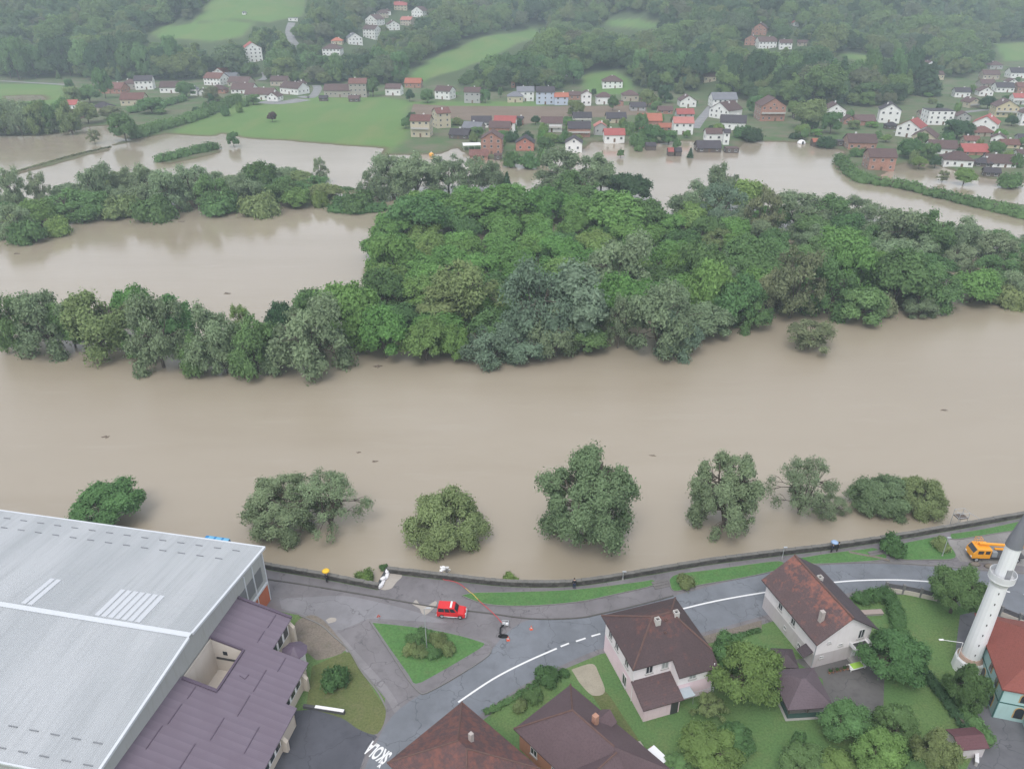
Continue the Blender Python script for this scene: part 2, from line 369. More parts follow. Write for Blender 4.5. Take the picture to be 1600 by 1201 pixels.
me.materials.append(t.m); ground = link(bpy.data.objects.new('ground', me)); tag(ground, kind='structure')
# ------------------------------------------------------------------ flood water
t = NT('flood_water')
a = t.mix((.295, .248, .188), (.338, .29, .228), t.ramp(t.noise(.012, 5, stretch=(.35, 1, 1)), [(.35, 0), (.65, 1)]))
a = t.mix(a, (.265, .218, .155), t.ramp(t.noise(.05, 6, stretch=(.25, 1, 1), rough=.65), [(.5, 0), (.75, .5)]))
a = t.mix(a, (.38, .34, .29), t.ramp(t.noise(.22, 7, stretch=(.16, 1, 1, .06), rough=.72), [(.57, 0), (.67, .22), (.71, .05)]))
f = t.noise(.5, 6, stretch=(.5, 1, 1), rough=.6); g = t.noise(.07, 4, stretch=(.5, 1, 1)); ad = t.n('ShaderNodeMath', operation='ADD'); t.l(f, ad.inputs[0]); t.l(g, ad.inputs[1])
sy = t.n('ShaderNodeSeparateXYZ'); t.l(t.tc.outputs['Object'], sy.inputs[0]); m1 = t.n('ShaderNodeMapRange', interpolation_type='SMOOTHSTEP'); t.l(sy.outputs[1], m1.inputs[0]); m1.inputs[1].default_value = 150; m1.inputs[2].default_value = 260; m1.inputs[3].default_value = .42; m1.inputs[4].default_value = .12   # the running river is rough, the standing flood behind the wood is still
t.bsdf(a, m1.outputs[0], .7, bump=ad.outputs[0], bdist=.14, bstr=.3, ior=1.6)
nx = 60; MBw = MB()
MBw.add([(x_, y_, 0) for y_ in (-300, 60, 200, 600, 3300) for x_ in (-3200, -400, 0, 400, 3200)], [(r_ * 5 + c_, r_ * 5 + c_ + 1, r_ * 5 + c_ + 6, r_ * 5 + c_ + 5) for r_ in range(4) for c_ in range(4)])
water = MBw.build('water', t.m); tag(water, kind='structure')
# ------------------------------------------------------------------ flat lanes and fields of the far village (plain level)
def sheet(name, pts, z, mat, kind='structure', k=0, world=False):
    w_ = pts if world else px_world(pts, z)
    if k: w_ = [tuple(q) for q in spline(w_ + [w_[0]], k)][:-1]
    b = MB(); tr = tessellate_polygon([[Vector((p[0], p[1], 0)) for p in w_]])
    b.add([(p[0], p[1], z) for p in w_], [tuple(q) for q in tr]); o = b.build(name, mat)
    for p in o.data.polygons:
        if p.normal.z < 0: p.flip()
    tag(o, kind=kind); return o
SOIL = grass('tilled_soil', (.2, .155, .12), (.225, .18, .145), (.17, .135, .1), .03)
sheet('ploughed_field', [(646, 162), (700, 165), (880, 166), (1010, 164), (1012, 178), (880, 186), (800, 196), (700, 184), (640, 180)], PL + .03, SOIL)
LANE = asphalt('lane_asphalt', (.22, .22, .23), .85, .3)
def lane(pts, wd, z=None, name='lane'):
    w_ = spline([P(a, b, PL) for a, b in pts], 5) if z is None else z
    b = MB(); A = offset(w_, wd / 2); B = offset(w_, -wd / 2); n = len(A)
    b.add([(p[0], p[1], PL + .05) for p in A] + [(p[0], p[1], PL + .05) for p in B], [(i, i + 1, n + i + 1, n + i) for i in range(n - 1)])
    return tag(b.build(name, LANE), kind='structure')
lane([(1086, 200), (1094, 188), (1104, 176), (1112, 166)], 6)
lane([(470, 150), (486, 152), (496, 140), (494, 133)], 7, name='farm_lane'); lane([(410, 158), (440, 160), (475, 155)], 16, name='farm_yard')
lane([(1400, 200), (1440, 186), (1500, 176), (1560, 170), (1640, 168)], 5, name='village_road'); lane([(1400, 205), (1435, 216), (1455, 228)], 5, name='village_alley')
lane([(0, 126), (100, 132), (104, 134)], 6, name='valley_road')
def hill_lane(pts, wd, name):
    w_ = spline([at(a, b) for a, b in pts], 6); b = MB(); A = offset(w_, wd / 2); B = offset(w_, -wd / 2); n = len(A)
    zf = lambda p: float(hill(p[0], p[1])) + PL + .5
    b.add([(p[0], p[1], zf(p)) for p in A] + [(p[0], p[1], zf(p)) for p in B], [(i, i + 1, n + i + 1, n + i) for i in range(n - 1)])
    return tag(b.build(name, LANE), kind='structure')
HILLROADS = [[(408, 126), (416, 120), (414, 112)], [(460, 82), (466, 74), (458, 66), (452, 50), (456, 36)]]
hill_lane(HILLROADS[0], 7, 'hill_road'); hill_lane(HILLROADS[1], 8, 'hill_bend')
# ------------------------------------------------------------------ NEAR BANK
G = 2.0
WALL_PX_W = [(-500, 745), (-200, 785), (100, 824), (300, 850), (352, 858), (398, 876), (414, 886), (505, 902), (592, 919)]
WALL_PX_E = [(606, 893), (700, 904), (800, 914), (900, 913), (1000, 898), (1100, 881), (1200, 868), (1300, 856), (1400, 841), (1500, 824), (1600, 806), (1800, 770), (2100, 715)]
WW = [P(a, b, G)[:2] for a, b in WALL_PX_W]; WE = [P(a, b, G)[:2] for a, b in WALL_PX_E]
WWs = spline(WW, 8); WEs = spline(WE, 8)
bank = [tuple(p) for p in WWs] + [tuple(p) for p in WEs]
bank_poly = bank + [(260, -60), (-160, -60)]
GRASSN = grass('lawn_grass', (.105, .2, .075), (.14, .215, .08), (.17, .21, .09), .09)
b = MB(); b.prism(bank_poly, -3.2, G); o = b.build('river_bank', GRASSN); tag(o, kind='structure')
STONE = stone('river_wall_stone', (.1, .095, .09)); CONC = plain('concrete', (.36, .35, .34), .85, .2, .2, .6); KERB = plain('kerb_stone', (.19, .185, .18), .85, .2, .2, 1)
PAVE = asphalt('promenade_asphalt', (.165, .155, .165), .74, .35); ROAD = asphalt('road_asphalt', (.15, .162, .185), .88, .8)
# paved ground, laid sheet over sheet
pv = [tuple(p) for p in offset(WWs, -.3)] + [tuple(p) for p in offset(WEs, -.3)]
south = px_world([(2100, 900), (1600, 985), (1560, 965), (1450, 930), (1350, 925), (1190, 975), (1060, 1008), (1000, 1015), (940, 1020), (880, 1045), (830, 1068), (760, 1120), (690, 1170), (640, 1260), (480, 1260), (462, 1200), (458, 1115), (600, 1118), (602, 1090), (560, 1040), (527, 1000), (505, 985), (470, 960), (455, 958), (420, 950), (380, 900), (300, 870), (0, 850), (-400, 780)], G)
def flat(name, w_, z, mat): return sheet(name, w_, z, mat, world=True)
flat('promenade', pv + south, G + .004, PAVE)
roadN = [(545, 1262), (600, 1135), (650, 1088), (700, 1066), (755, 1028), (790, 990), (829, 967), (900, 966), (940, 959), (1000, 945), (1060, 928), (1160, 902), (1200, 892), (1290, 882), (1380, 880), (1500, 888), (1600, 897), (2000, 930)]
roadS = [(2000, 1010), (1600, 984), (1560, 964), (1450, 926), (1400, 921), (1340, 922), (1190, 962), (1085, 990), (1000, 1000), (940, 1012), (870, 1042), (820, 1068), (760, 1108), (700, 1160), (660, 1262)]
flat('road', [tuple(q) for q in spline(px_world(roadN, G), 4)] + [tuple(q) for q in spline(px_world(roadS, G), 4)], G + .008, ROAD)
DARKAS = asphalt('school_yard_asphalt', (.075, .077, .095), .8, .5)
flat('school_yard', px_world([(452, 1110), (505, 1106), (560, 1130), (590, 1150), (575, 1165), (540, 1262), (380, 1262)], G), G + .009, DARKAS)
GR2 = grass('worn_grass', (.12, .15, .06), (.15, .165, .07), (.17, .17, .09), .2)
flat('school_lawn', [tuple(q) for q in spline(px_world([(488, 1040), (520, 1026), (547, 1018), (560, 1040), (585, 1080), (603, 1110), (590, 1145), (560, 1138), (532, 1120), (478, 1105)], G), 4)], G + .012, GR2)
DIRT = grass('trodden_dirt', (.2, .175, .15), (.235, .2, .17), (.15, .14, .1), .4)
flat('bare_patch', [tuple(q) for q in spline(px_world([(458, 1000), (462, 972), (486, 960), (505, 968), (525, 990), (540, 1015), (500, 1030), (488, 1025)], G), 4)], G + .011, DIRT)
flat('dirt_yard', [tuple(q) for q in spline(px_world([(893, 1045), (925, 1036), (936, 1052), (945, 1080), (925, 1085), (905, 1065)], G), 4)], G + .012, plain('pale_earth', (.33, .3, .24), .95, .1, .25, .5))
flat('verge_dirt', px_world([(1062, 1003), (1190, 968), (1190, 985), (1070, 1013)], G), G + .012, DIRT)
flat('patio', px_world([(1240, 1030), (1345, 1012), (1372, 1030), (1382, 1055), (1380, 1110), (1345, 1125), (1290, 1100), (1285, 1060)], G), G + .013, asphalt('patio_asphalt', (.12, .115, .115), .7, .7))
flat('mosque_yard', px_world([(1500, 960), (1540, 950), (1700, 1000), (1800, 1262), (1480, 1262), (1535, 1150), (1520, 1080), (1490, 1040)], G), G + .01, asphalt('yard_asphalt', (.13, .13, .145), .8, .5))
flat('parking_area', [tuple(q) for q in spline(px_world([(1478, 846), (1500, 838), (1560, 832), (1640, 815), (1700, 860), (1640, 884), (1560, 880), (1500, 876)], G), 3)], G + .013, asphalt('parking_asphalt', (.22, .21, .205), .8, .5))
LAWN2 = grass('verge_grass', (.085, .19, .065), (.11, .22, .075), (.12, .18, .075), .3)
def raised(name, pts, h=.12, mat=LAWN2, k=4, ker=True):
    w_ = px_world(pts, G); w_ = [tuple(q) for q in spline(w_ + [w_[0]], k)][:-1] if k else w_
    b = MB(); b.prism(w_, G + .002, G + h); o = b.build(name, mat); tag(o, kind='structure')
    if ker:
        c = MB(); L = w_ + [w_[0]]; ar = sum(w_[i][0] * w_[(i + 1) % len(w_)][1] - w_[(i + 1) % len(w_)][0] * w_[i][1] for i in range(len(w_)))
        band(c, L, (-.1 if ar > 0 else .1), 0, G + .001, G + h + .02); tag(c.build('kerb', KERB), kind='structure')
    return o
raised('grass_verge', [(722, 930), (745, 926), (800, 925), (900, 921), (1000, 909), (1019, 906), (1020, 914), (960, 928), (900, 940), (820, 946), (760, 943)])
raised('grass_verge', [(1046, 906), (1060, 897), (1120, 889), (1200, 878), (1222, 878), (1220, 888), (1160, 902), (1090, 914), (1054, 923)])
raised('grass_verge', [(1248, 872), (1300, 864), (1350, 858), (1368, 857), (1384, 872), (1330, 878), (1262, 880)])
raised('grass_verge', [(1405, 850), (1440, 843), (1474, 838), (1482, 850), (1492, 871), (1450, 874), (1405, 872)])
raised('grass_verge', [(1486, 834), (1540, 826), (1640, 806), (1660, 816), (1560, 832), (1492, 842)])
flat('foot_track', strip_poly(spline(px_world([(1326, 862), (1345, 866), (1372, 871), (1390, 876)], G), 4), .5), G + .135, DIRT)
tri = [(578, 970), (640, 975), (700, 986), (754, 1000), (766, 1010), (762, 1024), (720, 1052), (668, 1081), (654, 1079), (636, 1058), (606, 1012)]
raised('traffic_island', tri, .13, PAVE, 3)
flat('island_lawn', [tuple(q) for q in spline(px_world([(582, 972), (640, 978), (700, 988), (748, 1001), (755, 1008), (720, 1030), (680, 1053), (650, 1067), (638, 1052), (608, 1010)], G + .13), 3)], G + .136, LAWN2)
b = MB(); L = spline([P(x, y, G)[:2] for x, y in ((400, 902), (470, 912), (560, 927), (640, 941), (690, 949), (760, 957), (830, 966), (900, 965), (940, 958), (1000, 944), (1052, 930))], 6)
band(b, L, -.1, .1, G + .001, G + .1); o = tag(b.build('kerb', plain('dark_kerb', (.1, .095, .09), .9, .2, .3)), kind='structure')
b = MB(); L = spline([P(x, y, G)[:2] for x, y in ((1225, 887), (1290, 880), (1380, 878), (1500, 886), (1640, 898))], 6); band(b, L, -.1, .1, G + .001, G + .1); tag(b.build('kerb', KERB), kind='structure')
b = MB(); L = spline([P(x, y, G)[:2] for x, y in ((468, 961), (500, 975), (520, 992), (545, 1015), (565, 1048), (590, 1080), (605, 1108))], 6); band(b, L, -.1, .1, G + .001, G + .1); tag(b.build('kerb', KERB), kind='structure')
flat('asphalt_patch', [tuple(q) for q in spline(px_world([(436, 934), (480, 932), (540, 930), (600, 942), (650, 955), (700, 972), (660, 970), (600, 966), (575, 966), (556, 974), (520, 984), (478, 962), (440, 950)], G), 3)], G + .0062, asphalt('patch_asphalt', (.2, .195, .21), .85, .5))
flat('wheel_track', strip_poly(spline(px_world([(520, 985), (560, 1030), (600, 1075), (622, 1110)], G), 4), 1.0), G + .0064, asphalt('worn_asphalt', (.2, .19, .2), .85, .2))
flat('worn_path', [tuple(q) for q in spline(px_world([(925, 1085), (945, 1078), (975, 1120), (1000, 1160), (985, 1166), (955, 1130)], G), 3)], G + .006, GR2)
# painted lines
PAINT = plain('road_paint', (.72, .72, .73), .7, .3, .12, 3)
def stripe(pts, wd=.26, name='road_marking'):
    L = spline([P(a, b_, G)[:2] for a, b_ in pts], 6); bb = MB(); A = offset(L, wd / 2); B = offset(L, -wd / 2); n = len(A)
    bb.add([(p[0], p[1], G + .014) for p in A] + [(p[0], p[1], G + .014) for p in B], [(i, i + 1, n + i + 1, n + i) for i in range(n - 1)]); tag(bb.build(name, PAINT), kind='structure')
stripe([(716, 1096), (770, 1060), (820, 1034), (870, 1012)])
for a_, b_ in (((876, 1009), (889, 1004)), ((900, 1001), (915, 996)), ((924, 993), (938, 989)), ((950, 985), (965, 981))): stripe([a_, b_])
stripe([(1040, 957), (1100, 942), (1150, 932), (1210, 922)]); stripe([(1290, 910), (1340, 906), (1400, 905), (1456, 908), (1500, 913)]); stripe([(1560, 921), (1578, 924)]); stripe([(1600, 928), (1640, 934)])
# light patches of sand washed over the asphalt
SAND = plain('sand', (.36, .33, .3), .95, .1, .15, 2)
for nm, pp in (('sand_patch', [(594, 920), (605, 903), (612, 891), (624, 893), (628, 900), (620, 908), (612, 918), (602, 921)]), ('sand_patch', [(644, 943), (650, 936), (656, 943), (668, 945), (680, 938), (682, 944), (668, 958), (660, 958), (656, 950)]), ('sand_patch', [(509, 968), (516, 964), (525, 965), (524, 970), (513, 973)])):
    flat(nm, [tuple(q) for q in spline(px_world(pp, G), 3)], G + .016, SAND)
sheet('sand_patch', [(895, 1090), (905, 1086)] and [(990, 1160), (1000, 1156), (1018, 1182), (1010, 1188)], G + .015, SAND)
# steps cut through the verge
def steps(px0, px1, n, name):
    STEP = plain('dark_step', (.16, .15, .15), .9, .2, .3, 1)
    a = P(*px0, G); b2 = P(*px1, G); d = (b2 - a)[:2]; Lh = np.linalg.norm(d); ang = math.atan2(d[1], d[0])
    r_ = MB()
    for i in range(n): r_.box(0, i * .5, 0, Lh, i * .5 + .5 - .01, .07 * (i + 1))
    o = r_.build(name, STEP); o.location = (a[0], a[1], G + .004); o.rotation_euler = (0, 0, ang); tag(o, kind='structure')
steps((1024, 920), (1048, 915), 3, 'stone_steps'); steps((1364, 872), (1386, 868), 3, 'stone_steps')
# river wall (two lengths with the sandbagged gap between them)
def river_wall(line, label):
    b = MB(); L = []
    for i in range(len(line) - 1):
        for k in range(3): L.append(line[i] + (line[i + 1] - line[i]) * k / 3)
    L.append(line[-1]); rr = random.Random(3)
    top = [G + .78 + rr.uniform(-.05, .05) for _ in L]
    r0 = thing('river_wall', label, 'wall', (L[0][0], L[0][1], G)); 
    Lr = [q - L[0] for q in L]; band(b, Lr, -.22, .3, -2.5 - G + 2, [z - G for z in top]); b.build('masonry', STONE, r0)
    c = MB()
    for i in range(0, len(Lr) - 2, 2):
        band(c, [Lr[i] + (Lr[i + 1] - Lr[i]) * .03, Lr[i + 1], Lr[i + 2] - (Lr[i + 2] - Lr[i + 1]) * .03], -.26, .34, top[i] - G + .03, top[i] - G + .17)
    c.build('coping', plain('coping_stone', (.17, .165, .155), .9, .2, .35, .8), r0)
river_wall([np.array(p) for p in WWs], 'dark stone river wall from the big hall to the sandbagged gap')
river_wall([np.array(p) for p in WEs], 'long dark stone river wall curving from the sandbags to the right edge')
# ================================================================== TREES
def crown_mesh(name, seed, lobes, per, size, drop=0.0, inner=.35, core=.72):
    g = np.random.default_rng(seed); V = []; T = []; NM = []; LC = np.array([l[:3] for l in lobes]).mean(0)
    for (cx, cy, cz, r) in lobes:
        n = max(20, int(per * (r * r)))
        d = g.normal(size=(n, 3)); d /= np.linalg.norm(d, axis=1)[:, None]; d[:, 2] = np.where(d[:, 2] < -.55, -d[:, 2], d[:, 2])
        rr = r * (inner + (1 - inner) * g.random(n) ** .42) * (1 + .22 * np.sin(d[:, 0] * 5 + seed) * np.cos(d[:, 1] * 6 + d[:, 2] * 4))
        wz = g.random(n) < .13; rr = np.where(wz, r * (1.05 + .4 * g.random(n) ** 1.5), rr)      # stray twigs outside the clump
        c = np.array([cx, cy, cz]) + d * rr[:, None] * np.array([1, 1, .85]); c[:, 2] -= drop * (np.abs(d[:, 0]) + np.abs(d[:, 1])) * g.random(n) * r
        nrm = d * .8 + g.normal(size=(n, 3)) * .55 + np.array([0, 0, .25]); nrm /= np.linalg.norm(nrm, axis=1)[:, None]
        a = np.cross(nrm, g.normal(size=(n, 3))); a /= np.linalg.norm(a, axis=1)[:, None] + 1e-9; b = np.cross(nrm, a)
        s = size * (.55 + .9 * g.random(n))[:, None]
        q = np.stack([c + a * s, c + b * s * .55, c - a * s, c - b * s * .55], 1); q[:, :, 2] = np.maximum(q[:, :, 2], .12)
        cn = d * .34 + (c - LC) / (np.linalg.norm(c - LC, axis=1)[:, None] + 1e-6) * .5 + np.array([0, 0, .45]) + g.normal(size=(n, 3)) * .3; cn /= np.linalg.norm(cn, axis=1)[:, None]
        fl = (np.cross(a, b) * cn).sum(1) < 0; q[fl] = q[fl][:, ::-1]; NM.append(np.repeat(cn, 4, 0))
        V.append(q.reshape(-1, 3)); t0 = np.clip(g.normal(.5, .16) + g.normal(size=n) * .13, 0, 1); T.append(np.repeat(t0, 4))
    if core:                                          # the leafy inside of each lobe, seen between the outer leaves
        for (cx, cy, cz, r) in lobes:
            n_, m_ = 9, 6; th = np.linspace(0, 2 * np.pi, n_ + 1); ph = np.linspace(.12, np.pi - .12, m_ + 1); k_ = g.uniform(.9, 1.1, (m_ + 1, n_ + 1)); k_[:, -1] = k_[:, 0]
            S_ = np.stack([np.sin(ph)[:, None] * np.cos(th), np.sin(ph)[:, None] * np.sin(th), np.cos(ph)[:, None] * np.ones(n_ + 1)], -1); Q = np.array([cx, cy, cz]) + S_ * k_[..., None] * r * core * np.array([1, 1, .85])
            for i in range(m_):
                for j in range(n_):
                    q = np.array([Q[i, j], Q[i + 1, j], Q[i + 1, j + 1], Q[i, j + 1]]); q[:, 2] = np.maximum(q[:, 2], .1); V.append(q); cn = S_[i, j] * .5 + (q.mean(0) - LC) / (np.linalg.norm(q.mean(0) - LC) + 1e-6) * .5 + np.array([0, 0, .5]); cn /= np.linalg.norm(cn); NM.append(np.repeat(cn[None], 4, 0)); T.append(np.full(4, .42 + .16 * g.random()))
    V = np.concatenate(V); T = np.concatenate(T); n = len(V) // 4
    me = bpy.data.meshes.new(name); me.vertices.add(len(V)); me.vertices.foreach_set('co', V.ravel()); me.loops.add(n * 4); me.loops.foreach_set('vertex_index', np.arange(n * 4, dtype=np.int32))
    me.polygons.add(n); me.polygons.foreach_set('loop_start', np.arange(n, dtype=np.int32) * 4)
    NN = np.concatenate(NM)
    me.update(calc_edges=True); me.polygons.foreach_set('use_smooth', [True] * n); me.normals_split_custom_set_from_vertices(NN.tolist()); at_ = me.attributes.new('tone', 'FLOAT', 'POINT'); at_.data.foreach_set('value', T.astype(np.float32)); me.materials.append(LEAF)
    return me
def lobes_round(seed, rx, rz, zc, n, lr, low=-.5, flat_=.0):
    g = random.Random(seed); L = []
    for i in range(n):
        u = g.uniform(low, 1); a = 2.4 * i + g.uniform(-.5, .5); h = math.sqrt(max(0, 1 - u * u)) if u > 0 else 1 - .22 * u * u
        k = g.uniform(.55, .92); L.append((rx * h * k * math.cos(a), rx * h * k * math.sin(a), zc + rz * u * k, lr * g.uniform(.55, 1.3)))
    L.append((0, 0, zc, lr * 1.2)); return L
def trunk_mesh(name, lobes, r0, z0=-1.5, fork=2.2, only=None, seed=1):
    g = random.Random(seed); b = MB(); b.tube([(0, 0, z0), (.06, .02, fork * .5), (0, .05, fork)], [r0 * 1.25, r0, r0 * .8], 7)
    zm = max(l[2] for l in lobes); rm = max(math.hypot(l[0], l[1]) for l in lobes); mains = []
    for k in range(6):
        a = k * 1.05 + g.uniform(-.3, .3); q = g.uniform(.25, .6); mid = Vector((math.cos(a) * rm * q * .5, math.sin(a) * rm * q * .5, fork + (zm - fork) * .3)); e = Vector((math.cos(a + .2) * rm * q, math.sin(a + .2) * rm * q, fork + (zm - fork) * g.uniform(.55, .8)))
        b.tube([(0, 0, fork * .75), tuple(mid), tuple(e)], [r0 * .55, r0 * .4, r0 * .18], 6); mains.append((mid, e)); mains.append((Vector((0, 0, fork)), mid))
    for i, (x, y_, z, r) in enumerate(lobes[:only]):
        E0 = Vector((x, y_, z)); c0 = min(mains, key=lambda q: min((q[0].lerp(q[1], t_) - E0).length + (8 if q[0].lerp(q[1], t_).z > z + .5 else 0) for t_ in (.3, .6, .9))); s0 = c0[0].lerp(c0[1], g.uniform(.3, .9)); mv = s0.lerp(E0, .5) + Vector((g.uniform(-.3, .3), g.uniform(-.3, .3), .25)); m = tuple(mv)
        b.tube([tuple(s0), m, (x, y_, z)], [r0 * .24, r0 * .15, r0 * .05], 5)
        for k in range(2):
            e = (x + g.uniform(-1, 1) * r, y_ + g.uniform(-1, 1) * r, z + g.uniform(-.2, .8) * r); b.tube([m, ((m[0] + e[0]) / 2, (m[1] + e[1]) / 2, (m[2] + e[2]) / 2 + .2), e], [r0 * .16, r0 * .1, r0 * .04], 4, cap=False)
    me = bpy.data.meshes.new(name); me.from_pydata(b.v, [], b.f); me.materials.append(BARK); me.update(); return me
KIND = {}
def defkind(k, lobes, per, size, r0, drop=0.0, fork=2.2, seed=1, inner=.35):
    cm = crown_mesh('crown', seed, lobes, per, size, drop, inner, 0 if 'open' in k else (.5 if 'near' in k or k == 'willow' else .7)); tm = trunk_mesh('trunk', lobes, r0, fork=fork, seed=seed)
    co = np.empty(len(cm.vertices) * 3); cm.vertices.foreach_get('co', co); co = co.reshape(-1, 3)
    KIND.setdefault(k, []).append((cm, tm, float(np.percentile(np.hypot(co[:, 0], co[:, 1]), 97)) * 2, float(np.percentile(co[:, 2], 99.7))))
def splay(seed, n, rx, h, lr):                        # open crown: separate plumes at the ends of limbs
    g = random.Random(seed); L = []
    for i in range(n):
        a = 2.4 * i; k = g.uniform(.25, 1); z = h * (1 - .55 * k * k) * g.uniform(.7, 1.0); L.append((rx * k * math.cos(a), rx * k * math.sin(a), z, lr * g.uniform(.6, 1.1)))
        if g.random() < .6: L.append((rx * k * .75 * math.cos(a + .3), rx * k * .75 * math.sin(a + .3), z * .5, lr * g.uniform(.5, .9)))
    return L
for s_ in (1, 2, 3): defkind('round', lobes_round(s_, 5.2, 4.2, 5.2, 26, 1.75, -.75), 120, .33, .28, seed=s_)
for s_ in (4, 5, 6): defkind('willow', lobes_round(s_, 5.4, 4.6, 4.6, 34, 1.4, -.9), 190, .22, .32, drop=.35, fork=1.6, seed=s_)
for s_ in (7, 8): defkind('tall', lobes_round(s_, 3.2, 5.6, 6.2, 26, 1.35, -.8), 170, .24, .25, drop=.15, seed=s_)
for s_ in (9, 10, 11): defkind('open', splay(s_, 26, 5.4, 9.5, 1.3), 130, .22, .26, drop=.3, fork=2.0, seed=s_, inner=.1)
for s_ in (12, 13): defkind('bush', [(x, y_, max(.5, z * .55), r) for x, y_, z, r in lobes_round(s_, 2.6, 2.4, 1.6, 14, 1.1, -.3)], 170, .22, .1, fork=.5, seed=s_)
for s_ in (14, 15): defkind('near_round', lobes_round(s_, 4.3, 3.4, 4.4, 52, 1.0, -.7), 760, .15, .26, seed=s_, inner=.5)
for s_ in (16, 17): defkind('near_willow', lobes_round(s_, 5.0, 4.6, 4.9, 84, .85, -.95), 820, .12, .34, drop=.45, fork=1.6, seed=s_, inner=.2)
for s_ in (18, 19): defkind('near_open', splay(s_, 40, 5.4, 9.2, 1.1), 380, .11, .3, drop=.4, fork=1.3, seed=s_, inner=.05)
defkind('near_shrub', lobes_round(20, 4.6, 3.4, 2.6, 74, .95, -.55), 760, .12, .2, fork=.6, seed=20, inner=.3)
for s_ in (21, 22): defkind('conifer', [(.9 * (1 - z / 11) * 2.6 * math.cos(i * 2.4), .9 * (1 - z / 11) * 2.6 * math.sin(i * 2.4), z, .5 + 1.3 * (1 - z / 11)) for i, z in enumerate(np.linspace(1.2, 10.3, 26))], 110, .26, .2, drop=.5, seed=s_)
TINT = dict(river=(.098, .142, .075), reed=(.112, .15, .068), bright=(.1, .19, .055), green=(.074, .14, .052), mid=(.07, .125, .048), grey=(.108, .146, .084), blue=(.095, .138, .094), olive=(.11, .142, .06), dark=(.042, .085, .04), brown=(.105, .12, .066), fresh=(.125, .19, .06), pale=(.126, .16, .096), red=(.075, .05, .045))
TINT = {k_: tuple(v_ * 1.8 * (1.28 if k_ in ('grey', 'blue', 'pale', 'mid', 'olive', 'brown', 'river', 'reed') else 1.0) + .018 for v_ in c_) for k_, c_ in TINT.items()}
WORD = dict(river='soft green', reed='soft yellow-green', bright='bright green', green='deep green', mid='mid green', grey='grey-green', blue='silvery blue-green', olive='olive', dark='dark green', brown='brownish', fresh='fresh light green', pale='pale grey-green', red='dark purplish')
NAMES = dict(round='broadleaf_tree', willow='willow_tree', tall='tall_tree', open='open_tree', bush='bush', near_round='broadleaf_tree', near_willow='willow_tree', near_open='open_tree', near_shrub='willow_bush', conifer='conifer_tree')
_tc = 0; TREES = []
def tree(B, h, w_, kind, tint, label, group, cat='tree', deep=0.0, rnd=None):
    global _tc
    _tc += 1; g = random.Random(_tc * 31 + 5); v = KIND[kind][_tc % len(KIND[kind])]
    o = thing(NAMES[kind], label, cat, B, g.uniform(0, 6.28), group)
    sx = w_ / v[2]; o.scale = (sx, sx, h / v[3])
    if deep: o.location.z -= deep
    c = tint if isinstance(tint, tuple) else TINT[tint]; k = g.uniform(.85, 1.15)
    t_ = link(bpy.data.objects.new('trunk', v[1]), o); cr = link(bpy.data.objects.new('crown', v[0]), o)
    cr.color = (c[0] * k, c[1] * k, c[2] * k, 1); TREES.append(o); o['_t'] = tint if isinstance(tint, str) else ''; return o
def ptree(px, pb, pt, wpx, kind, tint, label, group, z=0.0, B=None, cat='tree', deep=0.0):
    B = np.array(P(px, pb, z) if B is None else B); mid = (pt + pb) / 2; h = height_for(B, pt); zb = B[2]
    for _ in range(8):                                # crown seen from above: its far side rises above its top and its near side drops below its foot
        C = P(px, mid, zb + h / 2) if zb < 2.5 and B[2] < 3 else B; dp = depth(C); w_ = wpx * dp / F; v_ = C - _c; s_ = abs(v_[2]) / np.linalg.norm(v_); c_2 = math.sqrt(1 - s_ * s_)
        E2 = ((pb - pt) / 2 * dp / F) ** 2 - (w_ / 2 * s_) ** 2; h = max(2 * math.sqrt(max(E2, 0)) / c_2, .55 * w_); B = np.array([C[0], C[1], zb])
    return tree(B, h + deep, w_, kind, tint, label, group, cat, deep)
ORD = ['', 'first', 'second', 'third', 'fourth', 'fifth', 'sixth', 'seventh', 'eighth', 'ninth', 'tenth', 'eleventh', 'twelfth', 'thirteenth', 'fourteenth', 'fifteenth', 'sixteenth', 'seventeenth', 'eighteenth', 'nineteenth', 'twentieth', 'twenty-first', 'twenty-second', 'twenty-third', 'twenty-fourth', 'twenty-fifth', 'twenty-sixth', 'twenty-seventh', 'twenty-eighth', 'twenty-ninth', 'thirtieth', 'thirty-first', 'thirty-second', 'thirty-third', 'thirty-fourth', 'thirty-fifth', 'thirty-sixth', 'thirty-seventh', 'thirty-eighth', 'thirty-ninth', 'fortieth']
def name_row(objs, noun, where):                      # labels by look, then by order from the left within one row
    by = {}
    for o in objs: by.setdefault((o.get('_t', ''), o.name.split('.')[0]), []).append(o)
    for (t_, nm), L in by.items():
        L.sort(key=lambda o: pix(o.location)[0]); nn = nm.replace('_', ' ')
        for i, o in enumerate(L):
            o['label'] = f"{WORD.get(t_, '')} {nn} {where}".strip() if len(L) == 1 else f"{WORD.get(t_, '')} {nn} {where}, {ORD[min(i + 1, 40)]} from left".strip()
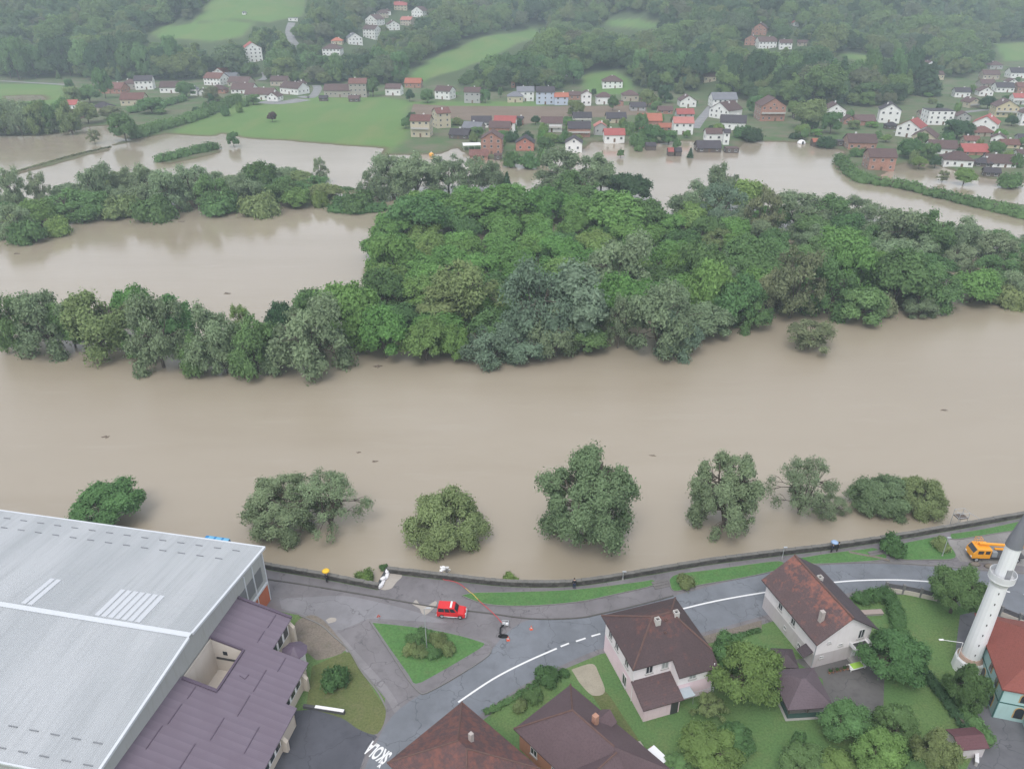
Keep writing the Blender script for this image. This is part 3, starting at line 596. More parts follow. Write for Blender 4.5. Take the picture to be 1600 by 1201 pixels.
# -- the trees standing in the river by the wall
gr = 'trees standing in the river by the wall'
NEAR = [(168, 822, 757, 110, 'near_round', 'green', 'round deep green tree in the river behind the big grey hall'),
 (440, 838, 740, 118, 'near_willow', 'grey', 'wide grey-green willow in the river right of the hall'),
 (512, 836, 728, 125, 'near_open', 'grey', 'thin open willow with bare limbs, leaning against the wide grey-green one'),
 (698, 858, 763, 122, 'near_shrub', 'reed', 'round green willow bush standing in the river above the sandbags and nozzle'),
 (921, 858, 697, 156, 'near_willow', 'river', 'largest tree in the river, tall ragged green crown in mid stream'),
 (1138, 832, 708, 112, 'near_willow', 'grey', 'oval grey-green willow in the river right of the largest tree'),
 (1256, 812, 714, 104, 'near_open', 'pale', 'open pale willow with dark limbs between oval willow and low thicket'),
 (1300, 806, 768, 60, 'near_open', 'pale', 'low thin willow scrub at the foot of the open pale willow'),
 (1378, 800, 743, 92, 'near_shrub', 'river', 'low grey-green willow thicket in the river, left of a greener one'),
 (1436, 798, 748, 84, 'near_shrub', 'reed', 'low greener willow bush, rightmost of those in the near river')]
for a in NEAR: ptree(*a[:6], a[6], gr, deep=.9)
# -- the flooded strip of trees at left, along the far side of the river
gs = 'trees along the flooded strip at left'
row = []
for a in [(8, 548, 452, 62, 'willow', 'mid'), (74, 552, 452, 98, 'willow', 'grey'), (150, 558, 452, 112, 'willow', 'olive'), (205, 525, 448, 62, 'round', 'bright'), (243, 578, 462, 92, 'willow', 'grey'), (278, 560, 460, 66, 'tall', 'green'), (326, 582, 476, 82, 'willow', 'grey'), (374, 530, 475, 36, 'open', 'fresh'), (394, 586, 490, 80, 'willow', 'mid'), (378, 572, 505, 66, 'willow', 'grey'), (484, 584, 462, 122, 'willow', 'grey'), (442, 540, 470, 50, 'round', 'dark'), (486, 520, 450, 62, 'round', 'green'), (545, 535, 442, 95, 'round', 'bright'), (300, 585, 520, 50, 'willow', 'mid'), (108, 545, 470, 60, 'round', 'mid'), (36, 520, 462, 40, 'open', 'mid'), (430, 580, 520, 60, 'willow', 'grey'), (350, 585, 530, 50, 'willow', 'grey'), (218, 560, 500, 60, 'willow', 'mid')]:
    row.append(ptree(*a, '', gs, deep=.5))
name_row(row, 'tree', 'in the flooded strip at left')
# -- the flooded wood in the middle
gw_ = 'trees of the flooded wood in mid river'
WOOD = [(600, 562, 480, 72, 'round', 'bright'), (665, 566, 500, 74, 'round', 'fresh'), (712, 562, 510, 52, 'round', 'bright'), (728, 520, 408, 124, 'open', 'olive'), (690, 520, 440, 90, 'tall', 'olive'), (768, 570, 502, 92, 'willow', 'blue'), (822, 566, 505, 84, 'willow', 'blue'), (838, 545, 404, 122, 'willow', 'blue'), (905, 540, 410, 98, 'tall', 'blue'), (868, 560, 480, 84, 'willow', 'grey'), (912, 550, 510, 70, 'round', 'mid'), (968, 470, 362, 118, 'willow', 'grey'), (965, 520, 430, 72, 'round', 'bright'), (1032, 556, 436, 112, 'willow', 'grey'), (1062, 556, 485, 74, 'willow', 'blue'), (968, 545, 462, 44, 'open', 'pale'),
 (648, 376, 305, 92, 'round', 'green'), (612, 440, 368, 78, 'round', 'bright'), (600, 490, 420, 70, 'round', 'green'), (762, 362, 292, 118, 'round', 'bright'), (850, 350, 296, 74, 'round', 'bright'), (958, 374, 302, 112, 'round', 'bright'), (1012, 372, 310, 62, 'round', 'green'),
 (612, 306, 242, 74, 'willow', 'grey'), (650, 306, 240, 84, 'willow', 'grey'), (700, 300, 242, 74, 'open', 'grey'), (742, 300, 246, 60, 'open', 'grey'), (768, 294, 252, 42, 'willow', 'grey'), (580, 316, 262, 44, 'open', 'grey'), (880, 300, 236, 92, 'willow', 'grey'), (898, 326, 266, 80, 'willow', 'mid'), (940, 304, 240, 50, 'tall', 'grey'), (984, 314, 272, 66, 'round', 'dark'), (792, 296, 268, 16, 'conifer', 'dark'), (560, 326, 300, 56, 'bush', 'green'), (535, 326, 308, 40, 'bush', 'green'),
 (1128, 322, 256, 54, 'willow', 'grey'), (1086, 340, 284, 74, 'willow', 'grey'), (1128, 356, 290, 78, 'willow', 'blue'), (1166, 330, 280, 70, 'round', 'fresh'), (1194, 372, 292, 62, 'open', 'brown'), (1250, 362, 300, 92, 'willow', 'grey'), (1292, 352, 302, 82, 'willow', 'mid'), (1340, 346, 306, 66, 'willow', 'grey'), (1408, 396, 322, 92, 'willow', 'grey'), (1452, 400, 328, 80, 'willow', 'mid'), (1500, 385, 338, 70, 'willow', 'grey'), (1556, 420, 362, 84, 'open', 'pale'), (1500, 420, 380, 50, 'willow', 'pale'), (1316, 412, 354, 82, 'round', 'bright'), (1330, 470, 386, 76, 'round', 'bright'), (1112, 502, 406, 76, 'round', 'bright'), (1152, 512, 432, 80, 'round', 'green'), (1176, 516, 450, 60, 'willow', 'mid'), (1205, 492, 420, 70, 'willow', 'brown'), (1244, 500, 386, 96, 'open', 'brown'), (1300, 492, 402, 82, 'willow', 'green'), (1406, 480, 392, 96, 'round', 'green'), (1456, 484, 408, 84, 'willow', 'mid'), (1374, 490, 452, 56, 'bush', 'brown'), (1268, 545, 498, 84, 'open', 'brown'), (1440, 495, 460, 56, 'willow', 'grey'), (1578, 478, 448, 56, 'bush', 'olive'), (1540, 460, 420, 70, 'willow', 'mid'), (1590, 420, 382, 60, 'willow', 'green'), (1096, 470, 380, 76, 'round', 'green'), (1050, 520, 440, 60, 'willow', 'grey'), (1170, 440, 370, 80, 'round', 'green')]
man = []; row = []
for a in WOOD: o = ptree(*a, '', gw_, deep=.5); row.append(o); man.append(tuple(o.location)[:2])
WPOLY = px_world([(598, 372), (640, 330), (760, 320), (1000, 345), (1060, 350), (1180, 350), (1330, 372), (1420, 392), (1560, 396), (1660, 404), (1660, 470), (1500, 486), (1400, 496), (1220, 512), (1090, 545), (900, 558), (760, 566), (590, 562), (566, 540), (570, 470), (590, 440)])
cand = []; gx = random.Random(11); x0 = min(p[0] for p in WPOLY); x1 = max(p[0] for p in WPOLY); y0 = min(p[1] for p in WPOLY); y1 = max(p[1] for p in WPOLY)
tries = 0
while len(cand) < 118 and tries < 30000:
    tries += 1; q = (gx.uniform(x0, x1), gx.uniform(y0, y1))
    if not inside(WPOLY, np.array([q[0]]), np.array([q[1]]))[0]: continue
    if min([math.hypot(q[0] - m[0], q[1] - m[1]) for m in cand] + [99]) < 10.2 or min(math.hypot(q[0] - m[0], q[1] - m[1]) for m in man) < 8.0: continue
    cand.append(q)
for q in cand:
    u = pix((q[0], q[1], 0)); ins = 600 < u[0] < 1090
    tn = gx.choice(['bright', 'bright', 'bright', 'green', 'fresh']) if ins and u[1] < 545 else gx.choice(['green', 'mid', 'grey', 'olive', 'bright', 'grey'])
    kd = 'round' if tn in ('bright', 'green', 'fresh') else gx.choice(['willow', 'willow', 'round'])
    row.append(tree((q[0], q[1], -.5), gx.uniform(8.0, 10.5), gx.uniform(11.5, 15), kd, tn, '', gw_, deep=0))
def rows(objs, n, names, where):
    objs = sorted(objs, key=lambda o: o.location.y); m = math.ceil(len(objs) / n)
    for i in range(n): name_row(objs[i * m:(i + 1) * m], 'tree', f'{names[i]} {where}')
rows(row, 7, ['front edge', 'second rank', 'third rank', 'middle rank', 'fifth rank', 'sixth rank', 'back edge'], 'of the flooded wood')
# -- the strip of trees across the pool at upper left
g2 = 'trees on the strip between the two pools at upper left'; row = []
for a in [(20, 330, 262, 44, 'open', 'grey'), (60, 322, 268, 38, 'open', 'pale'), (150, 322, 256, 64, 'willow', 'grey'), (200, 312, 262, 60, 'willow', 'grey'), (232, 322, 258, 70, 'willow', 'grey'), (262, 330, 264, 60, 'willow', 'grey'), (300, 322, 258, 66, 'open', 'grey'), (330, 330, 272, 56, 'willow', 'mid'), (408, 304, 256, 60, 'round', 'green'), (380, 322, 270, 58, 'willow', 'grey'), (446, 318, 275, 58, 'willow', 'mid'), (500, 286, 246, 27, 'open', 'pale'), (110, 344, 296, 84, 'willow', 'mid'), (60, 356, 312, 60, 'round', 'fresh'), (20, 372, 320, 56, 'willow', 'grey'), (145, 340, 300, 60, 'round', 'mid'), (190, 338, 305, 60, 'bush', 'olive'), (245, 336, 312, 66, 'bush', 'mid'), (345, 326, 306, 60, 'bush', 'mid'), (410, 326, 310, 62, 'bush', 'olive'), (465, 322, 296, 48, 'round', 'fresh'), (40, 378, 345, 60, 'bush', 'mid'), (90, 366, 338, 44, 'bush', 'fresh'), (500, 322, 298, 30, 'bush', 'fresh')]:
    row.append(ptree(*a, '', g2, deep=.4))
man2 = [tuple(o.location)[:2] for o in row]
W1 = px_world([(-70, 330), (0, 322), (90, 322), (120, 300), (210, 290), (400, 285), (505, 292), (515, 322), (480, 326), (300, 330), (140, 342), (60, 366), (-70, 384)])
n_ = 0; tries = 0
while n_ < 34 and tries < 20000:
    tries += 1; q = (gx.uniform(min(p[0] for p in W1), max(p[0] for p in W1)), gx.uniform(min(p[1] for p in W1), max(p[1] for p in W1)))
    if not inside(W1, np.array([q[0]]), np.array([q[1]]))[0] or min(math.hypot(q[0] - m[0], q[1] - m[1]) for m in man2) < 8.5: continue
    man2.append(q); n_ += 1; tn = gx.choice(['grey', 'mid', 'olive', 'green', 'grey'])
    row.append(tree((q[0], q[1], -.5), gx.uniform(6, 9.5), gx.uniform(11, 15), gx.choice(['willow', 'round', 'willow', 'tall']), tn, '', g2))
rows(row, 3, ['front', 'middle', 'back'], 'row of the upper left strip')
# -- single trees and bushes about the far village and fields
g3 = 'trees and bushes about the far village'
VT = [(425, 190, 175, 14, 'round', 'red', 'small dark purple tree alone in the bright meadow'), (364, 229, 207, 18, 'round', 'green', 'small tree standing in the flood beside the short hedge'), (1079, 246, 231, 10, 'conifer', 'dark', 'dark little conifer standing in the flood below the houses'), (970, 246, 234, 12, 'round', 'green', 'tiny round tree standing in the flood below the red-roofed house'), (998, 236, 226, 13, 'bush', 'mid', 'low green bush at the water below the brick house'), (1058, 230, 217, 14, 'bush', 'mid', 'green bush in the flood near the little red shed'),
 (1508, 288, 263, 32, 'round', 'fresh', 'rounded tree leaning over the flood in front of right village'), (1474, 284, 266, 20, 'open', 'brown', 'bare brown shrub in the flood at right'), (146, 224, 202, 20, 'open', 'brown', 'bare brown tree at the end of the dark levee'),
 (192, 218, 178, 40, 'round', 'green', 'round tree at the shore where the levee begins'), (900, 182, 158, 26, 'round', 'olive', 'olive round tree in the ploughed field'), (800, 260, 236, 30, 'bush', 'green', 'dark bush in the flood left of the red gabled house'), (826, 262, 238, 34, 'bush', 'green', 'bush in the flood right below the red gabled house'), (848, 256, 232, 22, 'bush', 'mid', 'bush in the flood below and right of red gabled house'), (860, 224, 208, 28, 'round', 'fresh', 'light tree beside the white balcony house'), (852, 236, 214, 26, 'round', 'green', 'tree between the red gabled and white gabled houses'), (745, 214, 198, 22, 'round', 'green', 'tree in front of the grey barn'), (645, 196, 176, 18, 'round', 'dark', 'dark tree behind the cream houses at field edge'), (634, 200, 184, 16, 'round', 'green', 'tree at the left corner of the cream house'), (668, 160, 140, 22, 'round', 'green', 'tree between the red-roofed shed and white house'), (640, 158, 140, 14, 'round', 'dark', 'small tree by the lone white cottage'), (582, 150, 122, 22, 'round', 'green', 'tree at the right end of the stone farmhouse'), (758, 160, 140, 16, 'round', 'green', 'tree right of the white and grey house'), (782, 152, 136, 10, 'open', 'mid', 'thin tree in the meadow before the long white house'), (1003, 205, 178, 22, 'round', 'green', 'tree left of the orange-roofed brick house'), (980, 210, 190, 24, 'bush', 'mid', 'bush behind the white house with red roof'), (1020, 222, 196, 40, 'round', 'green', 'tree in front of the orange-roofed brick house'), (1000, 228, 206, 30, 'bush', 'green', 'bushes at the water right of the red-roofed white house'), (1045, 224, 204, 30, 'round', 'mid', 'tree left below the red and white house'), (958, 172, 150, 16, 'round', 'green', 'tree before the beige hipped house'), (1012, 166, 140, 26, 'round', 'olive', 'round olive tree behind the row of houses'), (1040, 160, 134, 22, 'round', 'dark', 'dark tree at hill foot above the white gable'), (1160, 214, 196, 30, 'bush', 'green', 'bush right of the tall white house by water'), (1176, 216, 202, 34, 'bush', 'dark', 'dark bush at the shore right of the white houses'), (1180, 180, 150, 26, 'round', 'green', 'tree left of the brick gabled house'), (1266, 200, 156, 52, 'round', 'olive', 'big olive tree between brick gabled house and white gable'), (1240, 182, 158, 22, 'round', 'fresh', 'light green tree right of the brick gabled house'), (1300, 208, 176, 30, 'round', 'green', 'tree before the white gabled house'), (1254, 212, 194, 24, 'round', 'fresh', 'light bush behind the white dome'), (1290, 230, 214, 30, 'bush', 'dark', 'dark hedge bush right of the little red shed'),
 (1340, 244, 232, 26, 'bush', 'green', 'bush before the dark-roofed brick house'), (1425, 248, 218, 44, 'round', 'green', 'large round tree between brick and white houses at right'), (1445, 250, 224, 30, 'round', 'mid', 'tree left of the white house by the water'), (1498, 216, 188, 44, 'round', 'dark', 'dark round tree in the middle of the right village'), (1560, 236, 222, 22, 'round', 'green', 'small tree before the cream and red-brown house'), (1590, 262, 240, 22, 'bush', 'green', 'bush at the right edge below the white house'), (1580, 290, 272, 40, 'bush', 'green', 'hedge bush in the flood at right edge'), (1545, 170, 150, 24, 'round', 'dark', 'tree left of the cream gabled house at right'), (1462, 262, 244, 20, 'round', 'dark', 'little tree in front of the white brown-roofed house'), (112, 164, 136, 26, 'round', 'olive', 'olive tree left of the brown barns'), (138, 160, 134, 34, 'round', 'mid', 'round tree beside the brown barns at left'), (160, 152, 108, 26, 'round', 'mid', 'tall pale tree behind the brown barns'), (108, 146, 124, 14, 'round', 'green', 'small tree at the end of the left meadow'), (135, 192, 160, 36, 'round', 'olive', 'olive tree below the small red roof at left'), (175, 186, 166, 34, 'round', 'brown', 'brown tree right of the dark roof at left'), (236, 176, 154, 40, 'round', 'green', 'tree below the cream cottage'), (290, 152, 128, 30, 'round', 'green', 'tree beside the small white gables at left'), (330, 158, 136, 26, 'round', 'brown', 'brown tree before the cluster of farm roofs'), (395, 163, 148, 22, 'round', 'mid', 'tree in front of the long white shed')]
for a in VT: ptree(*a, g3, B=P(a[0], a[1], 0 if a[1] > 222 else PL), cat='bush' if a[4] == 'bush' else 'tree')
row = []
for x_ in range(-10, 112, 13): row.append(ptree(x_, 206 + gx.uniform(-4, 6), 160 + gx.uniform(-6, 8), 36, gx.choice(['willow', 'round']), gx.choice(['olive', 'grey', 'mid']), '', g3))
name_row(row, 'tree', 'of the grove at the left shore')
# -- the nearest trees of the hillside, one by one
g4 = 'trees at the foot of the wooded hill'; row = []
def foot_trees(x0, x1, y0, y1, n, tints, hh=(30, 42), kinds=('round',)):
    for i in range(n):
        px_ = x0 + (x1 - x0) * (i + gx.uniform(.2, .8)) / n; B = at(px_, gx.uniform(y0, y1)); hp_ = gx.uniform(*hh)
        row.append(tree(B, hp_ * depth(B) / F / .97, gx.uniform(26, 40) * depth(B) / F, gx.choice(kinds), gx.choice(tints), '', g4))
foot_trees(0, 290, 118, 126, 12, ['dark', 'green', 'mid'], (40, 62)); foot_trees(420, 640, 118, 130, 11, ['dark', 'green', 'mid'], (30, 44)); foot_trees(760, 900, 122, 134, 8, ['green', 'mid', 'olive'], (30, 42))
foot_trees(990, 1120, 118, 134, 6, ['green', 'mid', 'dark'], (34, 50)); foot_trees(1130, 1460, 140, 152, 17, ['dark', 'dark', 'green', 'mid'], (42, 62), ('round', 'round', 'conifer'))
rows(row, 3, ['nearest rank', 'middle rank', 'rear rank'], 'at the foot of the wooded hill')
# ================================================================== HOUSES
WALLC = dict(white=(.84, .84, .83), cream=(.56, .5, .38), beige=(.48, .43, .36), grey=(.42, .42, .42), blue=(.52, .58, .7), stone=(.38, .35, .32), yellow=(.6, .52, .36))
ROOFC = dict(brown=(.105, .068, .068), dark=(.062, .055, .066), red=(.36, .1, .095), orange=(.42, .15, .1), rust=(.15, .075, .068), grey=(.17, .175, .2), pink=(.42, .17, .15))
BRICK = brick('clay_block_wall', (.42, .2, .145)); WOODM = plain('weathered_timber', (.13, .11, .1), .9, .1, .3, 2)
def wallmat(n):
    if n == 'brick': return BRICK
    if n == 'coral': return brick('coral_wall', (.55, .2, .15))
    if n == 'wood': return WOODM
    return plaster(n, WALLC[n])
def roofmat(n): return tiles(n + '_tiles', ROOFC[n], dict(brown=(.15, .09, .08), red=(.26, .085, .075), rust=(.26, .11, .08), orange=(.34, .12, .08)).get(n), .5)
FRAME = plain('window_frame', (.6, .6, .6), .6, .3, .05)
_wm = {}
def winmesh(w_, h_, shutter=False):
    key = (round(w_, 1), round(h_, 1))
    if key not in _wm:
        a, c = key; b = MB(); f = .07; b.box(-a / 2, -.05, 0, a / 2, .03, f); b.box(-a / 2, -.05, c - f, a / 2, .03, c); b.box(-a / 2, -.05, f, -a / 2 + f, .03, c - f); b.box(a / 2 - f, -.05, f, a / 2, .03, c - f)
        b.box(-.03, -.045, f, .03, .03, c - f); b.box(-a / 2 - .08, -.14, -.06, a / 2 + .08, .03, -.002)
        b.box(-a / 2 + f, -.02, f, a / 2 - f, .025, c - f, 1)
        o = b.build('window', [FRAME, GLASS]); me = o.data; bpy.data.objects.remove(o); _wm[key] = me
    return _wm[key]
def put_window(root, W, D, side, s, z, w_=1.1, h_=1.3, name='window', me=None):
    o = link(bpy.data.objects.new(name, me or winmesh(w_, h_)), root)
    x, y_, a = {'f': (s, -.004, 0), 'b': (s, D + .004, math.pi), 'l': (-.004, s, -math.pi / 2), 'r': (W + .004, s, math.pi / 2)}[side]
    o.location = (x, y_, z); o.rotation_euler = (0, 0, a); return o
def roof_mb(W, D, h, rt, rh, ov=.45, th=.16, m=0):
    b = MB()
    if rt in ('x', 'y'):
        d = D if rt == 'x' else W; s = rh / (d / 2); e = ov
        prof = [(-e, h - s * e), (d / 2, h + rh), (d + e, h - s * e), (d + e, h - s * e + th), (d / 2, h + rh + th), (-e, h - s * e + th)]
        prof = [(q[0], q[1] + .03) for q in prof]; b.extr(prof, rt, -e, (W if rt == 'x' else D) + e, m)
    elif rt == 'hip':
        e = ov; mn = min(W, D) / 2; 
        if W >= D: r1, r2 = (mn, D / 2), (W - mn, D / 2)
        else: r1, r2 = (W / 2, mn), (W / 2, D - mn)
        if abs(W - D) < .3: r1 = (W / 2 - .2, D / 2); r2 = (W / 2 + .2, D / 2)
        z0 = h - e * rh / mn + .03
        v = [(-e, -e, z0), (W + e, -e, z0), (W + e, D + e, z0), (-e, D + e, z0), (r1[0], r1[1], h + rh), (r2[0], r2[1], h + rh)]
        v2 = [(x, y_, z + th) for x, y_, z in v]
        if W >= D: f = [(0, 1, 5, 4), (1, 2, 5), (2, 3, 4, 5), (3, 0, 4)]
        else: f = [(0, 1, 4), (1, 2, 5, 4), (2, 3, 5), (3, 0, 4, 5)]
        b.add(v + v2, [tuple(reversed(q)) for q in f] + [tuple(i + 6 for i in q) for q in f] + [(i, (i + 1) % 4, (i + 1) % 4 + 6, i + 6) for i in range(4)], m)
    else: b.box(-ov, -ov, h + .02, W + ov, D + ov, h + .25, m)
    return b
def walls_mb(W, D, h, rt, rh, base=-1.5):
    b = MB()
    if rt == 'x': b.extr([(0, base), (D, base), (D, h), (D / 2, h + rh), (0, h)], 'x', 0, W)
    elif rt == 'y': b.extr([(0, base), (W, base), (W, h), (W / 2, h + rh), (0, h)], 'y', 0, D)
    else: b.box(0, 0, base, W, D, h)
    return b
def chimney(root, W, D, h, rt, rh, x, y_, parent, hh=1.1, mat=None, w_=.35):
    d = D if rt == 'x' else W; q = y_ if rt == 'x' else x
    zr = h + rh * (1 - abs(q - d / 2) / (d / 2)) if rt in 'xy' else h + rh * .75
    b = MB(); b.box(x - w_, y_ - w_, zr - .4, x + w_, y_ + w_, zr + hh); b.box(x - w_ - .08, y_ - w_ - .08, zr + hh + .002, x + w_ + .08, y_ + w_ + .08, zr + hh + .12)
    o = b.build('chimney', mat or plaster('white', WALLC['white']), parent); return o
HOUSE_SPOTS = []; HOUSE_PX = []; _hc = 0; _hmesh = {}
def house(px, py, wpx, hpx, rt, wall, roof, label, rot=0.0, dr=.8, group='houses of the flooded village', cat='house', name='house', wins=True, rh=None, chim=None, z=None, balc=False, base=-1.5, ov=.45):
    global _hc; _hc += 1; g = random.Random(_hc * 17)
    if z is None: B = at(px, py); 
    else: B = P(px, py, z)
    hillside = B[2] > PL + .8; s = depth(B) / F * (1.0); W = wpx * s; h = max(2.4, hpx * s * 1.02); D = min(max(W * dr, 5.0), 13.0)
    if rt == 'y': W, D = W, min(max(W * dr * 1.25, 6), 15)
    rh = rh * s if rh else (.30 * (D if rt == 'x' else W) if rt in 'xy' else .3 * min(W, D))
    a = R(rot); o = thing(name, label, cat, (B[0] - W / 2 * math.cos(a), B[1] - W / 2 * math.sin(a), B[2]), a, group)
    if hillside: HOUSE_PX.append((px - wpx * .75, px + wpx * .75, py - hpx * 1.5 - 6, py - 1.5, B[1]))
    if hillside: HOUSE_SPOTS.append((B[0], B[1] + D / 2, W * .62 + 2))
    walls_mb(W, D, h, rt, rh, -4 if hillside else base).build('wall', wallmat(wall), o)
    if rt != 'flat': rf = roof_mb(W, D, h, rt, rh, ov).build('roof', roofmat(roof), o)
    else: rf = roof_mb(W, D, h, rt, rh, .1).build('roof', plain('flat_roof_' + roof, ROOFC.get(roof, (.3, .3, .3)), .8), o)
    if wins:
        nf = max(1, int(h / 2.7)); fh = h / nf; n = max(1, int(W / 3.3)); nd = max(1, int(D / 3.8)); wh = min(1.3, fh * .5)
        for k in range(nf):
            for i in range(n):
                if k == 0 and i == n // 2 and n > 2: continue
                put_window(o, W, D, 'f', W * (i + .5) / n, fh * k + fh * .38, g.choice([1.1, 1.4]), wh)
            for i in range(nd):
                put_window(o, W, D, 'l' if px > 800 else 'r', D * (i + .5) / nd, fh * k + fh * .38, 1.1, wh)
        if rt == 'y' and rh > 2.2: put_window(o, W, D, 'f', W / 2, h + .3, 1.1, min(1.2, rh * .4))
        if n > 2:
            b = MB(); b.box(-.55, -.06, 0, .55, .02, 2.1); q = b.build('door', plain('door_wood', (.16, .1, .07), .6, .3, .2), o); q.location = (W * (n // 2 + .5) / n, -.005, 0.02)
    if chim is None: chim = g.random() < .6
    if chim and rt in ('x', 'y', 'hip'): chimney(o, W, D, h, rt, rh, W * g.uniform(.3, .7), D * .5 + (.8 if rt == 'x' else 0), rf)
    if balc:
        b = MB(); zb = h * .5; b.box(.3, -1.3, zb, W - .3, -.01, zb + .14); b.box(.3, -1.3, zb + .142, W - .3, -1.22, zb + 1.0); b.build('balcony', plain('balcony_render', (.5, .48, .46), .8), o)
    return o
H_ = house
# x, base row, width, wall height (photo pixels), ridge, walls, roof, label
for a in [
 (398, 97, 26, 20, 'y', 'white', 'red', 'tall white house with red roof alone on the wooded slope', 24, 1.1, 1),
 (458, 33, 14, 4, 'flat', 'white', 'grey', 'tiny low white shed beside the bend of the hill road', 10), (381, 23, 5, 3, 'hip', 'white', 'grey', 'tiny white hut high in the hillside meadow'),
 (518, 87, 28, 10, 'hip', 'white', 'brown', 'white hipped house, lowest of the hillside cluster', -4), (526, 69, 17, 5, 'hip', 'cream', 'orange', 'small house with bright orange roof behind the lowest hillside house'),
 (556, 70, 22, 10, 'y', 'white', 'grey', 'white grey-roofed gabled house in the lower middle of the hillside cluster', 22), (577, 60, 22, 13, 'x', 'white', 'brown', 'pale three-storey house in the middle of the hillside cluster', -25), (580, 39, 22, 8, 'y', 'white', 'brown', 'white gabled house at upper left of the hillside cluster', -30),
 (598, 28, 18, 7, 'hip', 'beige', 'brown', 'beige hipped house under the bright red roof on the hill', 8), (626, 16, 20, 7, 'x', 'cream', 'red', 'topmost red-roofed house of the hillside cluster'), (652, 27, 20, 9, 'y', 'white', 'brown', 'white gabled house at the right end of the hillside cluster', -25), (616, 47, 18, 8, 'y', 'white', 'brown', 'white brown-roofed gable at the lower right of hillside cluster', 20), (634, 40, 18, 8, 'x', 'beige', 'pink', 'pink-roofed house in the right half of hillside cluster', -20), (605, 24, 12, 6, 'hip', 'white', 'brown', 'small house beside the topmost red roof on the hill', 10),
 (226, 140, 26, 13, 'x', 'white', 'dark', 'white dark-roofed house among the barns at upper left', 12), (173, 146, 36, 7, 'x', 'brick', 'rust', 'long barn with rusty brown roof left of the white dark-roofed house', -4), (203, 140, 22, 9, 'hip', 'stone', 'brown', 'brown-roofed barn touching the white dark-roofed house'), (207, 165, 34, 9, 'x', 'cream', 'rust', 'cream cottage with long brown roof by the lane at left', 6), (158, 178, 26, 10, 'hip', 'beige', 'dark', 'cottage with dark hipped roof near the left shore', -10), (108, 172, 24, 8, 'x', 'white', 'red', 'small house with red roof near the left shore', 5), (104, 187, 32, 6, 'x', 'brick', 'brown', 'low brown shed below the small red roof near left shore'),
 (268, 145, 34, 8, 'x', 'white', 'brown', 'long brown-roofed barn in the middle of the left hamlet', 4), (303, 149, 11, 9, 'y', 'white', 'grey', 'narrow white gable, left one of a pair in the left hamlet'), (317, 149, 11, 6, 'y', 'white', 'brown', 'lower narrow white gable beside its taller twin in left hamlet'), (342, 119, 19, 6, 'y', 'white', 'orange', 'white gable under an orange roof above the left hamlet', -20), (332, 133, 30, 10, 'x', 'white', 'rust', 'white house with wide reddish-brown roof in the left hamlet', -18), (360, 126, 20, 6, 'x', 'grey', 'grey', 'grey-roofed shed right of the wide reddish-brown roof', -6), (372, 135, 34, 6, 'x', 'beige', 'brown', 'long low beige farm building with brown roof', -10), (378, 146, 34, 6, 'x', 'white', 'brown', 'farm building in front of the long beige one', -4), (340, 146, 24, 6, 'hip', 'brick', 'brown', 'low brick shed at the front of the left hamlet'),
 (405, 156, 44, 8, 'x', 'white', 'brown', 'long low white stable beside the meadow', -3), (426, 158, 18, 7, 'y', 'white', 'brown', 'white gable end at the right of the long stable', -14), (452, 147, 38, 9, 'x', 'white', 'brown', 'big brown-roofed farmhouse at the end of the farm lane', -30), (468, 146, 14, 14, 'y', 'white', 'brown', 'tall white gabled wing with dark windows on the farm yard', -14), (436, 134, 26, 7, 'x', 'beige', 'brown', 'brown roof behind the big farmhouse'),
 (528, 152, 42, 10, 'x', 'stone', 'brown', 'long low stone barn with a red door by the meadow'), (560, 152, 27, 20, 'x', 'stone', 'rust', 'tall stone farmhouse right of the long barn'), (505, 158, 12, 4, 'x', 'wood', 'dark', 'dark hay shed left below the long stone barn'), (553, 159, 16, 4, 'x', 'wood', 'brown', 'little brown lean-to in front of the stone farmhouse'),
 (614, 149, 24, 10, 'x', 'white', 'brown', 'lone white cottage right of the stone farmhouse', -8), (645, 137, 25, 7, 'x', 'brick', 'orange', 'small brick house with orange-red roof at the foot of the slope', -4), (691, 155, 26, 12, 'x', 'white', 'brown', 'white house with dark brown roof at the top of the tilled field', -24), (738, 161, 25, 16, 'x', 'grey', 'brown', 'two-storey house, white above grey, behind the tilled field', -4),
 (805, 160, 24, 9, 'hip', 'cream', 'grey', 'cream house with flat blue-grey roof, left of a pair'), (821, 158, 26, 14, 'x', 'white', 'grey', 'white house under a large grey roof, left of the blue house'), (802, 137, 6, 9, 'flat', 'brick', 'brown', 'narrow brick tower behind the cream house'), (852, 163, 28, 18, 'x', 'blue', 'dark', 'pale blue house with dark roof'), (877, 164, 21, 12, 'x', 'blue', 'orange', 'pale blue house with orange roof'),
 (898, 156, 18, 7, 'x', 'brick', 'brown', 'low brown house between blue house and narrow white gable'), (916, 165, 15, 17, 'y', 'white', 'brown', 'narrow tall white gabled house with a tall chimney'), (944, 163, 24, 11, 'hip', 'white', 'brown', 'white hipped house right of the narrow white gable'), (985, 158, 25, 9, 'hip', 'beige', 'brown', 'beige hipped house right of the white hipped house'), (968, 165, 12, 6, 'flat', 'brick', 'brown', 'brick garage between the white and beige hipped houses'),
 (957, 138, 31, 10, 'hip', 'white', 'brown', 'long white house with three balcony doors on the slope', -2), (887, 119, 9, 6, 'x', 'white', 'brown', 'tiny white cottage among trees on the slope'), (1109, 128, 19, 8, 'x', 'cream', 'brown', 'small cream house with brown roof high among the trees', 5)]:
    H_(*a[:8], rot=a[8] if len(a) > 8 else 0, dr=a[9] if len(a) > 9 else .8)
